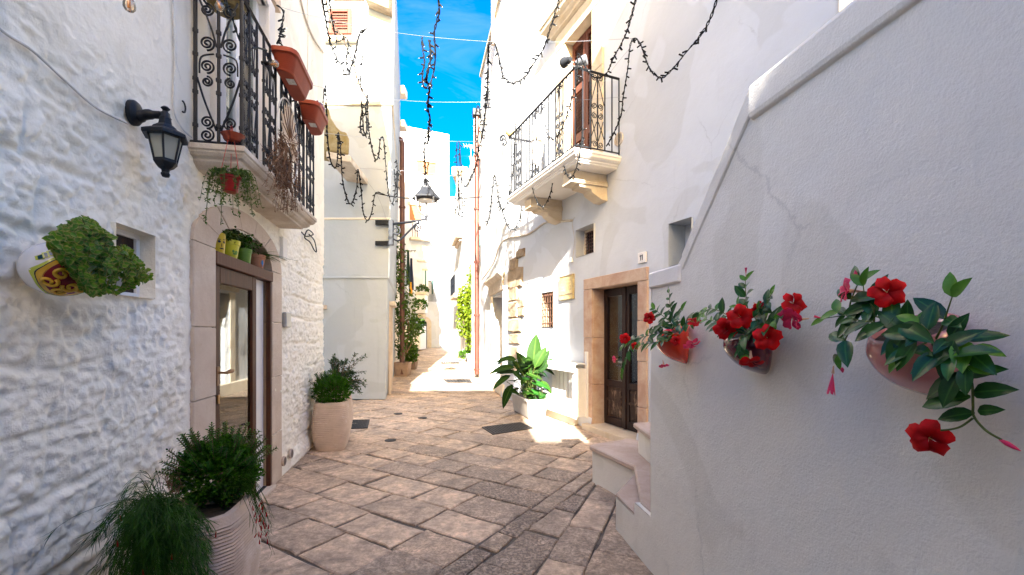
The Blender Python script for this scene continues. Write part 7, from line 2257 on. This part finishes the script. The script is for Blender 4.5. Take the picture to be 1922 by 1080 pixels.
extra(v, [(1818, 705, .17, -90, 35, .11), (1815, 705, .17, 60, -18, .08), (1822, 745, .17, -85, 10, .105), (1826, 738, .17, 60, -10, .085), (1830, 775, .16, -70, 8, .075), (1835, 772, .16, 45, -5, .055), (1775, 665, .2, -72, 28, .09), (1795, 660, .2, -100, 40, .105), (1800, 700, .19, -25, 40, .085), (1790, 640, .19, -20, 55, .10), (1700, 625, .19, -30, 40, .09), (1660, 610, .2, -55, 22, .09), (1735, 625, .2, -70, -2, .10), (1690, 610, .2, 40, 20, .095), (1810, 655, .18, 40, 30, .085), (1720, 640, .2, -30, 35, .085)])
m = MB(); cv = curve([SP(1812, 690, .19), SP(1824, 720, .18), SP(1826, 760, .17), SP(1828, 782, .16), SP(1850, 808, .16), SP(1880, 826, .15)], 6); m.tube(cv, .0026, 5); obj("stem", m, "plant_stem", v, smooth=True)
m = MB(); cv = curve([SP(1826, 785, .16), SP(1805, 800, .17), SP(1785, 806, .17), SP(1765, 808, .18)], 5); m.tube(cv, .0024, 5); obj("stem", m, "plant_stem", v, smooth=True)
flower(v, 1665, 549, .17, .088, (-.45, -.88, .12)); flower(v, 1592, 546, .17, .075, (-.8, .3, .1), "petal_pink", curl=.1); flower(v, 1744, 822, .18, .092, (-.75, -.55, -.12), "petal_red", curl=.35)
flower(v, 1563, 702, .20, .05, (-.1, 0, -1), "petal_pink", closed=True); flower(v, 1500, 600, .16, .06, (-.9, .4, -.1), "petal_pink", curl=.05); flower(v, 1544, 598, .17, .02, (-1, .3, .3), "petal_pink", closed=True)
for (x0, y0, x1, y1) in ((1876, 825, 1916, 847), (1607, 524, 1605, 507), (1580, 690, 1582, 700)):
    a_, b_ = SP(x0, y0, .15), SP(x1, y1, .15); m = MB(); m.tube([a_, a_.lerp(b_, .35), a_.lerp(b_, .7), b_], [.0025, .0055, .004, .0008], 7); obj("bud", m, "petal_pink", v, smooth=True)

# ================================================================== FAR PLANTS, LAUNDRY AND OTHER SMALL THINGS
def box_planter(label, x0, x1, y0, y1, Y, mat, depth=.5):
    a = P(x0, y1, Y); b = P(x1, y0, Y); g = rise(Y); t = thing("planter", label, "planter", ((a.x + b.x) / 2, Y + depth / 2, g)); w_ = .04
    m_ = MB(); r_ = lambda e, z: [(a.x - e, Y - e, z), (b.x + e, Y - e, z), (b.x + e, Y + depth + e, z), (a.x - e, Y + depth + e, z)]
    h_ = b.z; m_.loft([r_(-.04, g), r_(0, h_ - .05), r_(.02, h_ - .05), r_(.02, h_), r_(-.04, h_), r_(-.05, h_ - .1)], cap=False); obj("body", m_, mat, t, bevel=.008)
    m_ = MB(); m_.add(r_(-.03, h_ - .05), [(0, 1, 2, 3)]); obj("soil", m_, "soil", t); return Vector(((a.x + b.x) / 2, Y + depth / 2, h_))
def climber(label, base_, blobs, n, ln_, mat, cat="plant", name="climbing_plant", stems=6):
    p_ = plant(name, label, cat, tuple(base_)); items_ = []; s_ = MB(); tot = sum(b[3] * b[4] for b in blobs)
    for (x, y, Y, rx, ry) in blobs:
        k = int(n * rx * ry / tot)
        for i in range(k):
            a = random.uniform(0, 6.28); q = random.random() ** .45 * (1 + .25 * math.sin(a * 3 + x)); c_ = P(x + rx * q * math.cos(a), y + ry * q * math.sin(a), Y + random.uniform(-.35, .35))
            items_.append((c_, rv(1), rv(.7) + Vector((0, -.4, .6)), ln_ * random.uniform(.6, 1.3), 1.0))
        e = P(x, y, Y); s_.tube(curve([base_ + rv(.08), base_.lerp(e, .6) + rv(.15), e], 5), .022, 5)
    obj("stem", s_, "wood_stem", p_, kind="stuff"); leaf_mass("foliage", items_, LB, mat, p_)
c = box_planter("square brown planter at the left of the alley with a tall climber", 738, 766, 681, 709, 15.3, "planter_brown", .55)
climber("tall thin leafed climber rising up the brown drain pipe", c, [(752, 560, 15.5, 16, 60), (745, 470, 15.4, 6, 60), (765, 600, 15.6, 22, 45), (775, 640, 15.6, 8, 20), (752, 640, 15.5, 13, 35), (776, 610, 16, 16, 22), (752, 500, 15.5, 9, 40)], 1250, .14, "leaf_shade")
c = box_planter("low planter with round green bush further along the left of the alley", 757, 780, 676, 692, 17.6, "planter_brown", .5)
p = plant("round_bush", "round bright green bush beside the tall climber in the alley", "bush", tuple(c)); cc = P(766, 664, 16.9)
bush(p, cc, .34, .34, .36, 1100, .11, "leaf_boxlight", sprigs=14, sl=.15)
for (x, y, Y, lb) in ((783, 608, 25, "green plant on the upper step of the far white stairs"), (780, 620, 24, "green plant on the lower step of the far white stairs"), (789, 572, 28, "leafy pot plant halfway up the white pillar"), (792, 545, 30, "red and green flowers on top of the white pillar")):
    cc = P(x, y, Y); p = plant("pot_plant", lb, "plant", tuple(cc)); bush(p, cc, .42, .3, .26, 260, .15, "leaf_box" if y > 560 else "leaf_shade", sprigs=6, sl=.12)
ps = thing("stair_pillar", "white pillar and stairs with flower pots before the far house", "stairs", tuple(P(788, 640, 28)))
def pxbox(x0, x1, y0, y1, Y, d, name, mat, par, bev=.02):
    a = P(x0, y1, Y); b = P(x1, y0, Y); m_ = MB(); m_.hexa([(a.x, Y, a.z), (b.x, Y, a.z), (b.x, Y + d, a.z), (a.x, Y + d, a.z), (a.x, Y, b.z), (b.x, Y, b.z), (b.x, Y + d, b.z), (a.x, Y + d, b.z)]); return obj(name, m_, mat, par, bevel=bev)
pxbox(780, 798, 552, 588, 29, .8, "pillar", "cream_paint", ps); pxbox(779, 800, 548, 553, 28.9, 1.0, "cap", "pale_stone", ps); pxbox(781, 797, 588, 597, 29.1, .6, "corbel", "pale_stone", ps, .08)
pxbox(758, 789, 612, 657, 29.2, 2.0, "stair_block", "cream_paint", ps); pxbox(758, 782, 560, 612, 30, 2.2, "landing_wall", "grey_plaster", ps)
la = thing("laundry_rack", "laundry drying rack high on the left of the far alley", "rack", tuple(P(765, 470, 18)))
for x in (758, 764, 771, 778): m = MB(); m.tube([P(x, 474, 18.5), P(x + 2, 470, 17.2)], .012, 4); obj("rod", m, "iron", la)
m = MB(); m.tube([P(756, 472, 18), P(780, 471, 18)], .014, 4); obj("rod", m, "iron", la)
for (x, y0, y1, w_, mt, lb) in ((759, 470, 540, 4, "cloth_blue", "pale blue striped cloth hanging leftmost on the laundry rack"), (766, 470, 535, 4.5, "cloth_dark", "dark green cloth in the middle of the laundry rack"), (772, 485, 545, 4.5, "cloth_navy", "navy cloth hanging on the laundry rack's right"), (771, 530, 556, 3.5, "cloth_yellow", "yellow cloth hanging lowest on the laundry rack")):
    m = MB(); Yc = 18 - (.1 if mt == "cloth_yellow" else 0)
    m.loft([[P(x + (j - 4) / 4 * w_ * (.5 + .5 * i / 6) + .6 * math.sin(j * 2 + i), y0 + (y1 - y0) * i / 6, Yc + .05 * math.sin(j * 1.9)) for j in range(9)] for i in range(7)], cap=False, ring=False)
    tag(obj("cloth", m, mt, None, smooth=True), lb, "laundry", "laundry on the rack")
# right of the alley
c = box_planter("white square planter against the far right wall", 876, 895, 664, 683, 20.6, "white_paint", .5)
climber("yellow green climbing plant glowing in the sun on the far right", c, [(874, 590, 21, 15, 45), (886, 560, 20.6, 12, 50), (868, 575, 21.4, 10, 30), (880, 640, 20.8, 5, 25), (884, 620, 20.6, 8, 35)], 2400, .16, "leaf_vine")
c = box_planter("small brown pot left of the white square planter", 865, 875, 674, 682, 21.4, "planter_brown", .35)
p = plant("pot_plant", "small green plant in the brown pot beside the white planter", "plant", tuple(c)); bush(p, c + Vector((0, 0, .15)), .25, .2, .2, 240, .12, "leaf_boxlight", sprigs=5, sl=.1)
p = plant("pot_plant", "tufted green plant at the climber's foot in the white planter", "plant", tuple(P(886, 662, 20.7))); bush(p, P(886, 662, 20.75), .26, .2, .16, 240, .12, "leaf_boxlight", sprigs=5, sl=.1)
